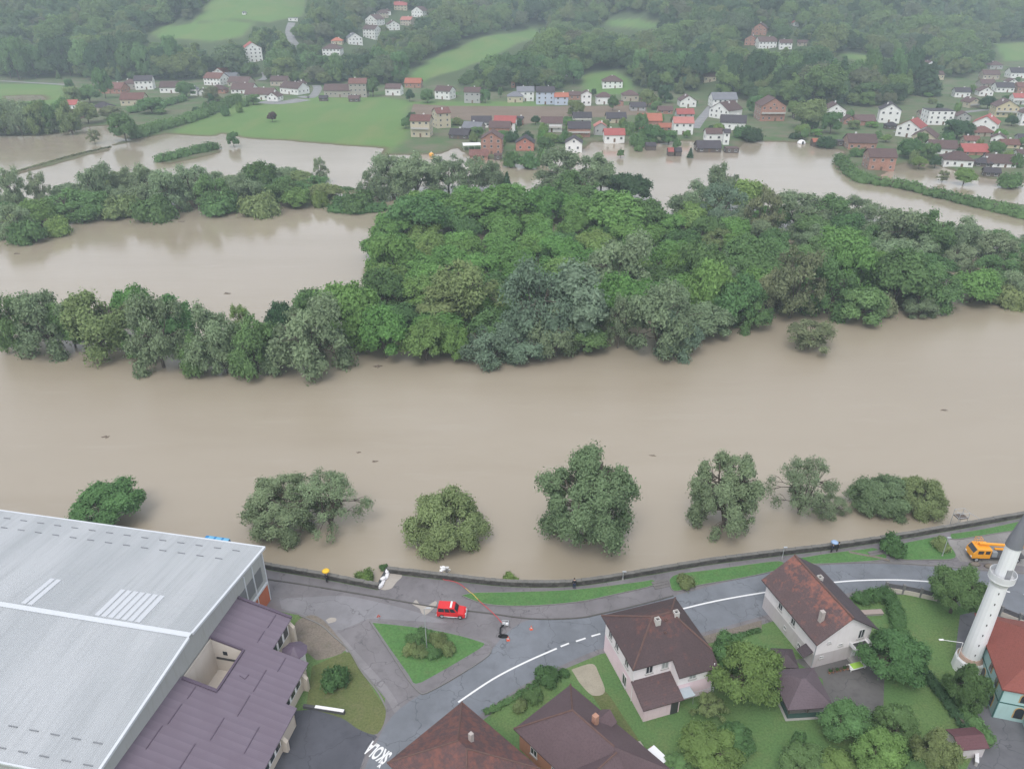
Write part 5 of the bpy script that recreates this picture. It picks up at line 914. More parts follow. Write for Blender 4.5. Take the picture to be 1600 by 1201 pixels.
for x in (2.5, 6): pane_window(h4, 15, 8.6, 'f', x, 1.3, 1.1, 1.2)
# -- school: sports hall and classroom wing
as_ = R(-11.3); hall = thing('sports_hall', 'huge hall with pale grey ribbed metal roof at lower left', 'hall', (-36, 86.2, G), as_)
MET = None
t = NT('ribbed_metal_roof'); wv = t.n('ShaderNodeTexWave', wave_type='BANDS', bands_direction='X', wave_profile='SIN'); wv.inputs['Scale'].default_value = 1.25; t.l(t.tc.outputs['Object'], wv.inputs['Vector'])
a = t.mix((.38, .402, .425), (.455, .475, .5), t.ramp(t.noise(.12, 5, stretch=(1.6, .25, 1)), [(.35, 0), (.65, 1)])); a = t.mix(a, (.31, .328, .345), t.ramp(t.noise(.7, 5, stretch=(2.5, .12, 1), rough=.7), [(.48, 0), (.75, .6)])); a = t.mix(a, (.72, .72, .72), t.ramp(wv.outputs['Fac'], [(0, .42), (.25, 0)]), 'MULTIPLY')
t.bsdf(a, .45, .5, bump=wv.outputs['Fac'], bdist=.06, bstr=.8); MET = t.m
Lh, Wh = 64, 36.2; hw, rh_ = 9.0, 1.5
b = MB(); b.extr([(-Wh, -.3), (0, -.3), (0, hw + .3), (-Wh / 2, hw + rh_ + .1), (-Wh, hw + .3)], 'x', -Lh, 0); b.build('wall', plaster('hall_panel', (.42, .43, .43), .5), hall)
zz = lambda y_: hw + rh_ * (1 - abs(y_ + Wh / 2) / (Wh / 2)) + .5
rf = slab([(-Lh, .5, zz(.5)), (-Lh, -Wh / 2, zz(-Wh / 2)), (.3, -Wh / 2, zz(-Wh / 2)), (.3, .5, zz(.5))], .14).build('roof', MET, hall)
slab([(-Lh, -Wh / 2 - .002, zz(-Wh / 2)), (-Lh, -Wh - .5, zz(-Wh - .5)), (.3, -Wh - .5, zz(-Wh - .5)), (.3, -Wh / 2 - .002, zz(-Wh / 2))], .14).build('roof', MET, hall)
GUARD = plain('grey_guard', (.2, .21, .23), .6)
LT = plain('pale_flashing', (.58, .61, .65), .35, .5, .06, 1); SKY_ = plain('translucent_sheet', (.52, .545, .585), .4, .5, .06, 3)
b = MB(); b.box(-Lh, -Wh / 2 - .35, zz(-Wh / 2) + .01, .32, -Wh / 2 + .35, zz(-Wh / 2) + .09); b.build('ridge_cap', LT, rf)
for y0, y1 in ((-Wh / 2 - .36, -Wh - .5), (.5, -Wh / 2 + .36)): slab([(.1, y0, zz(y0) + .07), (.1, y1, zz(y1) + .07), (.42, y1, zz(y1) + .07), (.42, y0, zz(y0) + .07)], .34).build('verge_flashing', LT, rf)
for y0 in (.35, -Wh - .55): b = MB(); b.box(-Lh, y0, zz(.5) - .12, .4, y0 + .22, zz(.5) + .1); b.build('gutter', LT, rf)
def skyl(x0, n, y0=-17.5, y1=-10.6):
    for i in range(n): x = x0 + i * .95; slab([(x, y1, zz(y1) + .06), (x, y0, zz(y0) + .06), (x + .68, y0, zz(y0) + .06), (x + .68, y1, zz(y1) + .06)], .05).build('skylight', SKY_, rf)
def local(px, py, z, O=(-36, 86.2), a=as_):
    d = P(px, py, z)[:2] - np.array(O); return d[0] * math.cos(a) + d[1] * math.sin(a), -d[0] * math.sin(a) + d[1] * math.cos(a)
xs_ = local(150, 970, 12.3)[0]; skyl(local(165, 960, 12.3)[0] - .8, 7, -17.4, -12.2); skyl(local(45, 945, 12.3)[0] - .6, 2, -17.4, -12.2)
for y_, x0, n in ((-1.2, -3.2, 20), (-3.4, -4.6, 19)):
    for i in range(n): b = MB(); x = x0 - i * 2.9; b.box(x - .55, y_ - .05, zz(y_) + .01, x + .55, y_ + .05, zz(y_) + .1); b.build('snow_guard', GUARD, rf)
for y_, x0, n in ((-Wh + 1.0, -1.2, 10), (-Wh + 3.4, -1.8, 10)):
    for i in range(n): b = MB(); x = x0 - i * 2.6; b.box(x - .55, y_ - .05, zz(y_) + .01, x + .55, y_ + .05, zz(y_) + .1); b.build('snow_guard', GUARD, rf)
for y_ in (-2.0, -4.3, -6.4):
    b = MB(); b.box(.002, y_ - .95, 4.4, .06, y_ + .95, 7.0); b.build('window', plain('dull_glass', (.16, .17, .18), .3, .5), hall)
for y_ in (-.15, -3.15, -5.35): b = MB(); b.box(.002, y_ - .1, 0, .12, y_ + .1, hw); b.build('pilaster', LT, hall)
b = MB(); b.box(.004, -7.4, -.2, .1, -.3, 3.3); b.build('lower_wall', plaster('terracotta_render', (.5, .16, .09), .3), hall); b = MB(); b.box(.003, -7.4, 3.303, .25, -.3, 3.6); b.build('ledge', LT, hall)
sch = thing('school_building', 'school wing with purple metal roof and small inner court', 'school', (-36, 86.2, G), as_); PUR = None
t = NT('purple_metal_roof'); wv = t.n('ShaderNodeTexWave', wave_type='BANDS', bands_direction='Y', wave_profile='SAW'); wv.inputs['Scale'].default_value = .3; wv.inputs['Distortion'].default_value = .4; t.l(t.tc.outputs['Object'], wv.inputs['Vector'])
w2 = t.n('ShaderNodeTexWave', wave_type='BANDS', bands_direction='Y'); w2.inputs['Scale'].default_value = 1.6; t.l(t.tc.outputs['Object'], w2.inputs['Vector'])
a = t.mix((.135, .108, .145), (.165, .133, .172), wv.outputs['Fac']); a = t.mix(a, (.135, .105, .14), t.ramp(t.noise(.35, 5), [(.4, 0), (.65, .7)])); a = t.mix(a, (.75, .75, .75), t.ramp(w2.outputs['Fac'], [(0, .15), (.3, 0)]), 'MULTIPLY'); t.bsdf(a, .5, .5, bump=w2.outputs['Fac'], bdist=.015, bstr=.2); PUR = t.m
PURD = plain('purple_flashing', (.1, .075, .11), .5, .4, .1)
zp = lambda x: 7.15 - .3 * x; FP = [(.01, -7.6), (7.2, -7.6), (7.2, -13.2), (12.0, -13.2), (12.0, -19.7), (13.4, -19.7), (13.4, -38), (.01, -38)]; HOLE = (.3, 4.5, -21.1, -14.8)
def rpiece(x0, y0, x1, y1): slab([(x0, y0, zp(x0)), (x1, y0, zp(x1)), (x1, y1, zp(x1)), (x0, y1, zp(x0))], .16)
rb = MB()
for x0, y0, x1, y1 in ((0, -14.8, 7.6, -7.3), (4.5, -21.1, 12.4, -14.8), (7.6, -14.8, 12.4, -13.0), (0, -38, 13.8, -21.1), (12.4, -21.1, 13.8, -19.5)):
    q = slab([(x0, y0, zp(x0)), (x1, y0, zp(x1)), (x1, y1, zp(x1)), (x0, y1, zp(x0))], .16); rb.add(q.v, q.f)
rf = rb.build('roof', PUR, sch)
def bar(x0, y0, x1, y1, w_=.09, hgt=.14, mat=PURD, nm='roof_flashing'):
    d = np.array([x1 - x0, y1 - y0]); d = d / np.linalg.norm(d); nn = np.array([-d[1], d[0]]) * w_
    slab([(x0 + nn[0], y0 + nn[1], zp(x0) + hgt), (x0 - nn[0], y0 - nn[1], zp(x0) + hgt), (x1 - nn[0], y1 - nn[1], zp(x1) + hgt), (x1 + nn[0], y1 + nn[1], zp(x1) + hgt)], hgt + .02).build(nm, mat, rf)
bar(.1, -7.45, 7.6, -7.45, .18, .22); bar(.3, -21.2, 4.7, -21.2, .2, .2); bar(4.62, -21.0, 4.62, -14.7, .14, .2); bar(.3, -14.7, 4.5, -14.7, .1, .2)
for x, y0, y1 in ((5.6, -10.2, -7.9), (5.5, -12.9, -10.9), (9.6, -15.8, -13.6), (8.3, -19.5, -16.2), (8.2, -23.2, -20.2), (7.0, -27.0, -24.0), (2.2, -23.4, -21.6), (2.0, -27.0, -24.2), (1.6, -30.5, -27.4), (5.8, -31.5, -28), (11.0, -27, -23.5)): bar(x, y0, x, y1, .05, .07, nm='sheet_lap')
bar(5.9, -18.2, 6.7, -18.4, .04, .07); bar(6.7, -18.3, 6.75, -17.6, .04, .07)
for nm, mat, segs in (('wall', CREAM, [((7.2, -7.6), (7.2, -13.2)), ((7.2, -13.2), (12.0, -13.2)), ((12.0, -13.2), (12.0, -19.7)), ((12.0, -19.7), (13.4, -19.7)), ((13.4, -19.7), (13.4, -38)), ((.1, -7.6), (7.2, -7.6))]),):
    b = MB()
    for (xa, ya), (xb, yb) in segs:
        x0, x1 = min(xa, xb), max(xa, xb); y0, y1 = min(ya, yb), max(ya, yb); x0 -= .15 if x0 == x1 else 0; y0 -= .15 if y0 == y1 else 0
        b.add([(x0, y0, -.3), (x1, y0, -.3), (x1, y1, -.3), (x0, y1, -.3), (x0, y0, zp(x0) - .17), (x1, y0, zp(x1) - .17), (x1, y1, zp(x1) - .17), (x0, y1, zp(x0) - .17)], [(0, 3, 2, 1), (4, 5, 6, 7), (0, 1, 5, 4), (1, 2, 6, 5), (2, 3, 7, 6), (3, 0, 4, 7)])
    b.build(nm, mat, sch)
COURT = plaster('court_render', (.62, .57, .52), .3)
b = MB(); x0, x1, y0, y1 = HOLE
for q in ((x0, y1, x1, y1 + .12), (x0, y0 - .12, x1, y0), (x1, y0, x1 + .12, y1)):
    b.add([(q[0], q[1], 1.5), (q[2], q[1], 1.5), (q[2], q[3], 1.5), (q[0], q[3], 1.5), (q[0], q[1], zp(q[0]) - .17), (q[2], q[1], zp(q[2]) - .17), (q[2], q[3], zp(q[2]) - .17), (q[0], q[3], zp(q[0]) - .17)], [(0, 3, 2, 1), (4, 5, 6, 7), (0, 1, 5, 4), (1, 2, 6, 5), (2, 3, 7, 6), (3, 0, 4, 7)])
b.box(x0 - .13, y0, 1.5, x0, y1, 7.0); b.box(x0, y0, 1.4, x1, y1, 1.5); b.build('court_wall', COURT, sch)
b = MB(); b.box(x0 + .4, y0 + .2, 1.502, x1 - .3, y1 - 3.4, 1.56); b.build('court_floor', DARKM, sch); b = MB(); b.box(x0 + .2, y1 - .1, 3.6, x1 - .4, y1 - .002, 3.9); b.build('court_ledge', DARKM, sch); b = MB(); b.box(1.6, y1 - .06, 4.5, 2.2, y1 - .002, 5.1); b.build('window', GLASS, sch)
def strip_win(x, y0, y1, z0, z1, n):
    fr = MB(); fr.box(x + .002, y0, z0, x + .08, y1, z1); f_ = fr.build('window', WHITE, sch); w1 = (y1 - y0) / n
    for i in range(n): p = MB(); p.box(x + .082, y0 + w1 * i + w1 * .16, z0 + .18, x + .11, y0 + w1 * (i + 1) - w1 * .16, z1 - .18); p.build('pane', GLASS, f_)
strip_win(7.2, -12.9, -8.2, 2.6, 4.4, 3); strip_win(12.0, -19.4, -15.0, 1.7, 3.1, 3); strip_win(13.4, -36, -23.6, 1.3, 2.7, 9)
for x, y_ in ((7.2, -7.75), (12.0, -14.4), (12.0, -19.5), (13.4, -23.2)): b = MB(); b.prism([(x + .003, y_ - .25), (x + .003, y_ + .25), (x + .7, y_ + .25), (x + .7, y_ - .25)], -.3, lambda a_, c_, x=x: zp(x) - .6 - (a_ - x) * 1.3); b.build('buttress', CREAM, sch)
b = MB(); b.lathe([(1.75, 3.45), (.1, 4.25)], 8); o = b.build('entrance_roof', PURD, sch); o.location = (9.6, -11.3, -.3)
b = MB(); b.lathe([(1.3, 0), (1.3, 3.44)], 8); o = b.build('entrance_wall', WHR, sch); o.location = (9.6, -11.3, -.3)
o = thing('bench_wall', 'low wall with white top between lawn and dark school yard', 'wall', (*P(492, 1107, G)[:2], G), R(-10)); b = MB(); b.box(-1.5, -.18, -.1, 4.0, .18, .5); b.build('base', plain('dark_render', (.08, .08, .085), .9), o); b = MB(); b.box(.1, -.2, .502, 3.9, .2, .58); b.build('cap', WHITE, o)
# -- mosque and minaret
TEAL = plaster('pale_teal_render', (.42, .6, .59), .2); mq = thing('mosque', 'pale teal mosque with red hipped roof at the right edge', 'mosque', (60.2, 65.5, G), R(-15)); RT = tiles('mosque_red_tiles', (.27, .085, .07), (.25, .08, .06), .6, 3.2)
W, D, h = 11, 12.5, 5.0; walls_mb(W, D, h, 'hip', 2, -.3).build('wall', TEAL, mq); roof_mb(W, D, h + .25, 'hip', 3.2, .35, .18).build('roof', RT, mq); GRN = plain('dark_green_trim', (.05, .13, .12), .6)
b = MB(); b.box(-.06, -.06, 2.7, W, -.003, 2.85); b.box(-.06, -.002, 2.7, -.003, D, 2.85); b.box(-.08, -.08, 0, .08, -.004, h); b.build('trim', GRN, mq)
def arch(w_, h_): return [(-w_ / 2, 0), (w_ / 2, 0)] + [(w_ / 2 * math.cos(t_), h_ - w_ / 2 + w_ / 2 * math.sin(t_)) for t_ in np.linspace(0, math.pi, 7)]
AWOOD = plain('ochre_frame', (.5, .34, .16), .6)
for side, lst in (('f', [(2.6, 3.3, .9, 1.3), (2.6, .6, 1.0, 1.7), (6, 3.3, .9, 1.3), (9, 3.3, .9, 1.3)]), ('l', [(1.6, .5, .8, 1.8), (3.6, .5, .8, 1.8), (5.6, .5, .8, 1.8), (2.0, 3.3, .7, 1.3), (4.4, 3.3, .7, 1.3), (9.4, 3.3, .7, 1.3)])):
    for s, z, w_, h_ in lst:
        b = MB(); b.extr(arch(w_ + .24, h_ + .16), 'y', -.06, .02); fr = b.build('window', AWOOD, mq); fr.location = (s, -.004, z) if side == 'f' else (-.004, s, z); fr.rotation_euler = (0, 0, 0 if side == 'f' else -math.pi / 2); p = MB(); p.extr([(x, z_ + .06) for x, z_ in arch(w_, h_)], 'y', -.1, -.062); p.build('pane', GLASS, fr)
b = MB(); b.box(3.4, -6, -.3, 9.6, -.004, 2.3); b.build('annex_wall', TEAL, mq); slab([(3.0, -6.4, 2.35), (10, -6.4, 2.35), (10, -.008, 3.1), (3.0, -.008, 3.1)], .14).build('annex_roof', RT, mq)
mn = thing('minaret', 'slender white minaret with balcony and dark cone beside mosque', 'minaret', (61.0, 73.2, G)); MW = plaster('minaret_white', (.82, .83, .85), .08)
b = MB(); b.lathe([(1.85, -.3), (1.8, 1.9), (1.65, 2.2)], 12); b.build('base', MW, mn); b = MB(); b.lathe([(1.62, 2.2), (1.38, 2.6)], 24); b.build('ring', plain('brown_stone', (.36, .26, .21), .85), mn)
b = MB(); b.lathe([(1.2, 2.6), (1.0, 15.0)], 16); b.build('shaft', MW, mn); b = MB(); b.lathe([(1.02, 14.9), (1.25, 15.4), (1.52, 15.75), (1.52, 15.95)], 24); b.build('corbel', MW, mn)
b = MB(); b.lathe([(1.52, 15.95), (1.52, 16.75), (1.46, 16.75), (1.46, 15.96)], 28); b.build('parapet', plaster('parapet_white', (.66, .67, .69), .3), mn); b = MB(); b.lathe([(.93, 15.9), (.88, 20.9)], 14); b.build('upper_shaft', MW, mn); b = MB(); b.lathe([(.98, 20.9), (.85, 22.0), (.46, 24.2), (.06, 26.4), (.03, 27.2)], 22); b.build('spire', plain('lead_sheet', (.17, .175, .2), .5, .4), mn)
b = MB(); b.box(-.32, -.98, 16.0, .32, -.8, 17.8); b.build('door', plain('grey_door', (.3, .3, .32), .6), mn)
for k in range(7): b = MB(); z = 3.4 + k * 1.75; r_ = 1.2 - .2 * (z - 2.6) / 12.4; b.box(-.06, -r_ - .03, z, .06, -r_ + .1, z + .3); o = b.build('slit_window', DARKM, mn); o.rotation_euler = (0, 0, R(-20))
o = thing('dark_red_shed', 'low shed with dark red roof below the garden trees', 'shed', (*P(1494, 1185, G)[:2], G), R(5)); walls_mb(3.2, 2.4, 1.9, 'x', .5, -.1).build('wall', GREYP, o); roof_mb(3.2, 2.4, 1.9, 'x', .5, .25, .1).build('roof', tiles('dark_red_tiles', (.13, .06, .07), None, .4, 3), o)
o = thing('yard_wall', 'long low pale wall in the mosque yard at lower right', 'wall', (*P(1524, 1196, G)[:2], G), R(62)); b = MB(); b.box(0, -.15, -.1, 5.2, .15, .7); b.build('masonry', CONC, o); b = MB(); b.box(-.02, -.2, .702, 5.22, .2, .78); b.build('cap', WHR, o)
# -- road side fence of the garden
L = [p[:2] for p in spline([P(a, c_, G) for a, c_ in ((1383, 922), (1420, 928), (1465, 938))], 4)] ; L = [np.array(p) for p in L]
def fence(L, label):
    o = thing('road_fence', label, 'fence', (L[0][0], L[0][1], G)); Lr = [p - L[0] for p in L]; b = MB(); band(b, Lr, -.15, .15, -.4, .75); b.build('low_wall', plaster('fence_wall', (.6, .55, .5)), o)
    b = MB(); band(b, Lr, -.05, .05, .752, 1.5); b.build('panels', plain('dark_panels', (.13, .125, .14), .8, .2, .3, 4), o)
    tot = sum(np.linalg.norm(Lr[i + 1] - Lr[i]) for i in range(len(Lr) - 1)); n = max(2, int(tot / 2.2)); acc = 0; k = 0
    for i in range(len(Lr) - 1):
        d = Lr[i + 1] - Lr[i]; m = np.linalg.norm(d)
        while k * tot / n <= acc + m + 1e-6: p = Lr[i] + d * (k * tot / n - acc) / m; b = MB(); b.box(p[0] - .18, p[1] - .18, .0, p[0] + .18, p[1] + .18, 1.75); b.build('post', plain('fence_post', (.2, .195, .2), .8), o); k += 1
        acc += m
fence(L, 'pale low wall with dark panels between hedge and big garden tree'); fence([np.array(P(a, c_, G)[:2]) for a, c_ in ((1562, 960), (1600, 975), (1680, 1010))], 'low wall with dark panels behind the minaret')
# -- trees and hedges of the gardens
gt_ = 'trees and shrubs of the near gardens'
for a in [(1168, 1106, 998, 104, 'near_round', 'fresh', 'big light green garden tree between pink house and pavilion'), (1142, 1062, 990, 66, 'near_round', 'mid', 'smaller tree tucked behind the big light green one'), (1398, 1070, 980, 96, 'near_round', 'green', 'big garden tree right of the white house patio'), (1496, 966, 884, 80, 'near_round', 'mid', 'broad garden tree beside the road, left of the minaret'), (1512, 1112, 1034, 62, 'near_round', 'green', 'tree at the foot of the minaret'), (1322, 1162, 1094, 72, 'near_round', 'mid', 'tree below the patio, left of two'), (1400, 1164, 1098, 70, 'near_round', 'mid', 'tree below the patio, right of two'), (1108, 1200, 1140, 92, 'near_round', 'fresh', 'light yellow-green tree at the bottom edge left of a darker one'), (1148, 1180, 1126, 58, 'near_round', 'green', 'darker tree just right of the light bottom one'), (1376, 1215, 1140, 76, 'near_round', 'fresh', 'light green tree at the bottom between mid green trees'), (1462, 1215, 1134, 66, 'near_round', 'olive', 'yellowish tree at bottom left of the dark red shed'), (1256, 1222, 1168, 78, 'near_round', 'mid', 'mid green tree at the bottom below the lawn'), (1310, 1232, 1172, 76, 'near_round', 'fresh', 'tree at the very bottom below the patio trees'), (1440, 1236, 1168, 84, 'near_round', 'green', 'tree at the very bottom right corner garden'), (1060, 1216, 1176, 50, 'near_round', 'mid', 'low tree beside the white parked car')]: ptree(*a, gt_, z=G)
for a in [(1395, 868, 832, 38, 'bush', 'green', 'clipped round bush by the steps near the river wall'), (1072, 918, 894, 30, 'bush', 'olive', 'round shrub on the verge beside the steps'), (525, 1076, 1036, 44, 'bush', 'green', 'dark round bush alone on the school lawn'), (856, 1062, 1042, 42, 'bush', 'green', 'clipped shrub at the corner above the dirt patch'), (882, 1056, 1044, 18, 'bush', 'green', 'small shrub right of the corner shrub'), (568, 906, 897, 34, 'bush', 'fresh', 'weeds growing outside the river wall left of the sandbags'), (797, 908, 897, 26, 'bush', 'fresh', 'weeds growing outside the river wall mid way'), (600, 888, 882, 14, 'bush', 'green', 'small weed tuft beside the sandbags'), (1248, 1170, 1140, 22, 'bush', 'mid', 'small lone shrub on the garden lawn'), (1110, 1118, 1090, 56, 'open', 'olive', 'vine-like climber over the yard behind the pink house'), (1470, 856, 840, 30, 'bush', 'olive', 'straggling shrub on the verge near the truck'), (836, 1092, 1078, 30, 'bush', 'mid', 'rough bush on the verge above the brown hipped house'), (812, 1108, 1094, 26, 'bush', 'olive', 'lower rough bush beside the brown hipped house')]:
    ptree(*a, gt_, z=0 if a[6].startswith(('weed', 'small weed')) else G, cat='bush')
isl = [(648, 998), (640, 1012), (656, 1016), (676, 1018), (690, 1006), (682, 995), (664, 990), (700, 1012)]; row = []
for k, (x, y_) in enumerate(isl): row.append(ptree(x, y_ + 4, y_ - 4, 27, 'bush', ['mid', 'olive', 'olive'][k % 3], f'{ORD[k + 1]} low spreading juniper on the traffic island, counted clockwise from left', 'junipers on the traffic island', z=G + .13, cat='bush'))
gh2 = 'clipped garden hedges'
hedge('hedge', 'clipped dark hedge bending round the white house garden', hx([(1338, 940), (1382, 934), (1396, 958), (1404, 985), (1412, 1010)], G), 2.3, 2.0, 'green', 51, 220, .11, G, gh2, .6)
hedge('hedge', 'long dark hedge running down to the mosque yard', hx([(1412, 1010), (1440, 1050), (1475, 1095), (1520, 1160)], G), 1.5, 1.5, 'dark', 52, 260, .11, G, gh2, .6)
hedge('hedge', 'ragged row of shrubs along the mosque yard edge', hx([(1490, 1080), (1510, 1120), (1540, 1160)], G), 2.2, 1.8, 'mid', 53, 200, .13, G, gh2)
hedge('hedge', 'rough hedge on the verge above the bottom houses', hx([(762, 1112), (800, 1092), (840, 1066)], G), 1.0, .6, 'mid', 54, 200, .13, G, gh2)
hedge('hedge', 'low wild hedge between the pink house and the road', hx([(1122, 1002), (1160, 992), (1188, 984)], G), .8, .4, 'green', 55, 200, .12, G, gh2)
# ================================================================== VEHICLES AND SMALL THINGS
def quadplate(b, pts, m=0, th=.012):                  # thin plate proud of a surface
    p = [Vector(q) for q in pts]; nn = (p[1] - p[0]).cross(p[3] - p[0]).normalized() * th
    v = [tuple(q) for q in p] + [tuple(q + nn) for q in p]; b.add(v, [(3, 2, 1, 0), (4, 5, 6, 7)] + [(i, (i + 1) % 4, (i + 1) % 4 + 4, i + 4) for i in range(4)], m)
def wheel(root, x, y_, r_, w_=.22):
    b = MB(); b.lathe([(r_ * .55, -w_ / 2), (r_ * .95, -w_ / 2), (r_, -w_ / 2 + .04), (r_, w_ / 2 - .04), (r_ * .95, w_ / 2), (r_ * .55, w_ / 2)], 20); o = b.build('wheel', RUBBER, root, True); o.rotation_euler = (R(90), 0, 0); o.location = (x, y_, r_)
    c = MB(); c.lathe([(r_ * .56, -w_ / 2 - .012), (r_ * .56, w_ / 2 + .012)], 16); c.build('rim', STEEL, o)
def vehicle(name, label, cat, loc, rz, L, W, Hh, hood, tail, belt, paint, glass=GLASS, trim=WHITE, r_=.36, rake=.35, group=None):
    o = thing(name, label, cat, loc, rz, group); g0 = .28; w2 = W / 2; y = w2
    prof = [(-L / 2, g0 + .1), (-L / 2 + .05, belt - .08), (-L / 2 + .2, belt), (L / 2 - hood, belt + .02), (L / 2 - .25, belt - .12), (L / 2 - .02, belt - .28), (L / 2, g0 + .1), (L / 2 - .1, g0), (-L / 2 + .1, g0)]
    b = MB(); b.extr(prof, 'y', -w2, w2); body = b.build('body', paint, o, bevel=.05)
    xa, xb, xc, xd = -L / 2 + tail, -L / 2 + tail + .12, L / 2 - hood - rake - .1, L / 2 - hood + .12; ti = .14; zt = Hh
    lo = [(xa, -w2 + .03, belt), (xd, -w2 + .03, belt), (xd, w2 - .03, belt), (xa, w2 - .03, belt)]; hi = [(xb, -w2 + ti, zt), (xc, -w2 + ti, zt), (xc, w2 - ti, zt), (xb, w2 - ti, zt)]
    b = MB(); b.add(lo + hi, [(0, 3, 2, 1), (4, 5, 6, 7), (0, 1, 5, 4), (1, 2, 6, 5), (2, 3, 7, 6), (3, 0, 4, 7)]); b.build('cabin', paint, o, bevel=.04)
    def lerp(p, q, t_): return tuple(p[i] + (q[i] - p[i]) * t_ for i in range(3))
    def face(A, B, C_, D_, u0, u1, v0, v1): return [lerp(lerp(A, B, u0), lerp(D_, C_, u0), v0), lerp(lerp(A, B, u1), lerp(D_, C_, u1), v0), lerp(lerp(A, B, u1), lerp(D_, C_, u1), v1), lerp(lerp(A, B, u0), lerp(D_, C_, u0), v1)]
    for nm, (A, B, C_, D_), spans in (('windscreen', (lo[1], lo[2], hi[2], hi[1]), [(.07, .93)]), ('rear_window', (lo[3], lo[0], hi[0], hi[3]), [(.1, .9)]), ('side_window', (lo[0], lo[1], hi[1], hi[0]), [(.05, .36), (.4, .64), (.68, .93)]), ('side_window', (lo[2], lo[3], hi[3], hi[2]), [(.07, .32), (.36, .6), (.64, .95)])):
        for u0, u1 in spans: b = MB(); quadplate(b, face(A, B, C_, D_, u0, u1, .16, .88)); b.build(nm, glass, o)
    for s in (-1, 1):
        for x in (-L / 2 + .75, L / 2 - .75): wheel(o, x, s * (w2 - .1), r_)
        b = MB(); b.box(L / 2 - .04, s * (w2 - .4) - .14, belt - .42, L / 2 + .025, s * (w2 - .4) + .14, belt - .25); b.build('headlight', WHITE, o)
        b = MB(); b.box(-L / 2 - .02, s * (w2 - .2) - .1, belt - .4, -L / 2 + .03, s * (w2 - .2) + .1, belt - .15); b.build('tail_light', plain('red_lens', (.45, .02, .02), .3), o)
    b = MB(); b.box(L / 2 - .03, -w2 + .05, g0 + .02, L / 2 + .12, w2 - .05, g0 + .2); b.build('bumper', trim, o, bevel=.03); b = MB(); b.box(-L / 2 - .12, -w2 + .05, g0 + .02, -L / 2 + .03, w2 - .05, g0 + .2); b.build('bumper', trim, o, bevel=.03)
    return o
REDP = plain('fire_red_paint', (.62, .02, .025), .25, .5, .03); 
suv = vehicle('fire_vehicle', 'red fire service off-road car with white roof light bar', 'car', (*P(706, 959, G)[:2], G + .01), R(-5), 4.15, 1.75, 1.85, 1.15, .06, 1.05, REDP, trim=STEEL)
b = MB(); b.box(-.15, -.62, 1.86, .12, .62, 2.0); b.build('light_bar', WHITE, suv, bevel=.03); b = MB(); b.box(-1.2, -.9, .33, 1.0, -.878, .42); b.build('side_stripe', WHITE, suv); b = MB(); b.tube([(-.5, -.878, .3), (.6, -.878, .3)], .04); b.build('side_step', STEEL, suv)
vehicle('white_car', 'white car parked by the bottom houses, half out of view', 'car', (*P(1030, 1196, G)[:2], G + .01), R(-52), 4.1, 1.72, 1.45, 1.0, .25, .88, plain('white_car_paint', (.75, .76, .78), .2, .5, .02), trim=plain('white_car_paint', (.75, .76, .78), .2, .5, .02), r_=.31)
van = vehicle('blue_van', 'blue van behind the big hall, only its top showing', 'van', (-46.6, 96.0, G + .01), as_, 5.4, 1.9, 2.95, .8, .04, 1.15, plain('blue_paint', (.03, .22, .5), .25, .5, .03), trim=DARKM, r_=.34)
b = MB(); [b.box(x, -.7, 2.96, x + .9, .7, 3.0) for x in (-1.9, -.6, .7)]; b.build('roof_panel', plain('light_blue_panel', (.15, .42, .65), .3), van)
# aerial lift truck
ORG = plain('orange_paint', (.78, .33, .02), .3, .5, .06); tr_ = thing('lift_truck', 'orange double-cab truck with folded lift boom on its back', 'truck', (*P(1552, 871, G)[:2], G + .014), R(178)); 
b = MB(); b.extr([(1.3, .75), (1.3, 2.45), (3.5, 2.5), (4.05, 1.65), (4.15, .75)], 'y', -1.1, 1.1); b.build('cab', ORG, tr_, bevel=.08)
b = MB(); quadplate(b, [(3.6, -.95, 2.38), (4.03, -.95, 1.72), (4.03, .95, 1.72), (3.6, .95, 2.38)]); b.build('windscreen', GLASS, tr_)
for s in (-1, 1):
    for x0, x1 in ((1.55, 2.25), (2.55, 3.4)): b = MB(); b.box(x0, s * 1.1 - .012, 1.6, x1, s * 1.1 + .012, 2.2); b.build('side_window', GLASS, tr_)
    for x in (3.3, -2.0, -3.0): wheel(tr_, x, s * .95, .45, .3)
    b = MB(); b.box(4.1, s * .8 - .16, .85, 4.18, s * .8 + .16, 1.05); b.build('headlight', WHITE, tr_)
b = MB(); b.box(-4.2, -.5, .55, 1.3, .5, .8); b.box(-4.2, -1.05, .85, 1.15, 1.05, 1.0); b.build('chassis', DARKM, tr_); b = MB(); b.box(.3, -1.0, 1.002, 1.1, 1.0, 1.9); b.build('locker', plain('grey_locker', (.25, .27, .29), .6), tr_)
b = MB(); b.lathe([(.6, 1.002), (.5, 1.8), (.35, 1.9)], 12); o = b.build('turntable', ORG, tr_, True); o.location = (-2.4, 0, 0)
b = MB(); b.extr([(-4.6, 2.2), (-4.6, 2.55), (3.0, 3.0), (3.0, 2.7)], 'y', -.25, .15); b.build('boom', ORG, tr_, bevel=.03); b = MB(); b.extr([(-3.4, 1.85), (-3.4, 2.15), (.6, 2.3), (.6, 2.05)], 'y', .18, .5); b.build('lower_boom', ORG, tr_, bevel=.03)
b = MB(); [b.tube([(x, y_, 2.55), (x, y_, 3.5)], .035, 5) for x in (2.4, 3.3) for y_ in (-.9, -.3)]; [b.tube([(2.4, -.9, z), (3.3, -.9, z), (3.3, -.3, z), (2.4, -.3, z), (2.4, -.9, z)], .03, 5) for z in (3.0, 3.5)]; b.box(2.38, -.92, 2.5, 3.32, -.28, 2.56); b.build('basket', ORG, tr_)
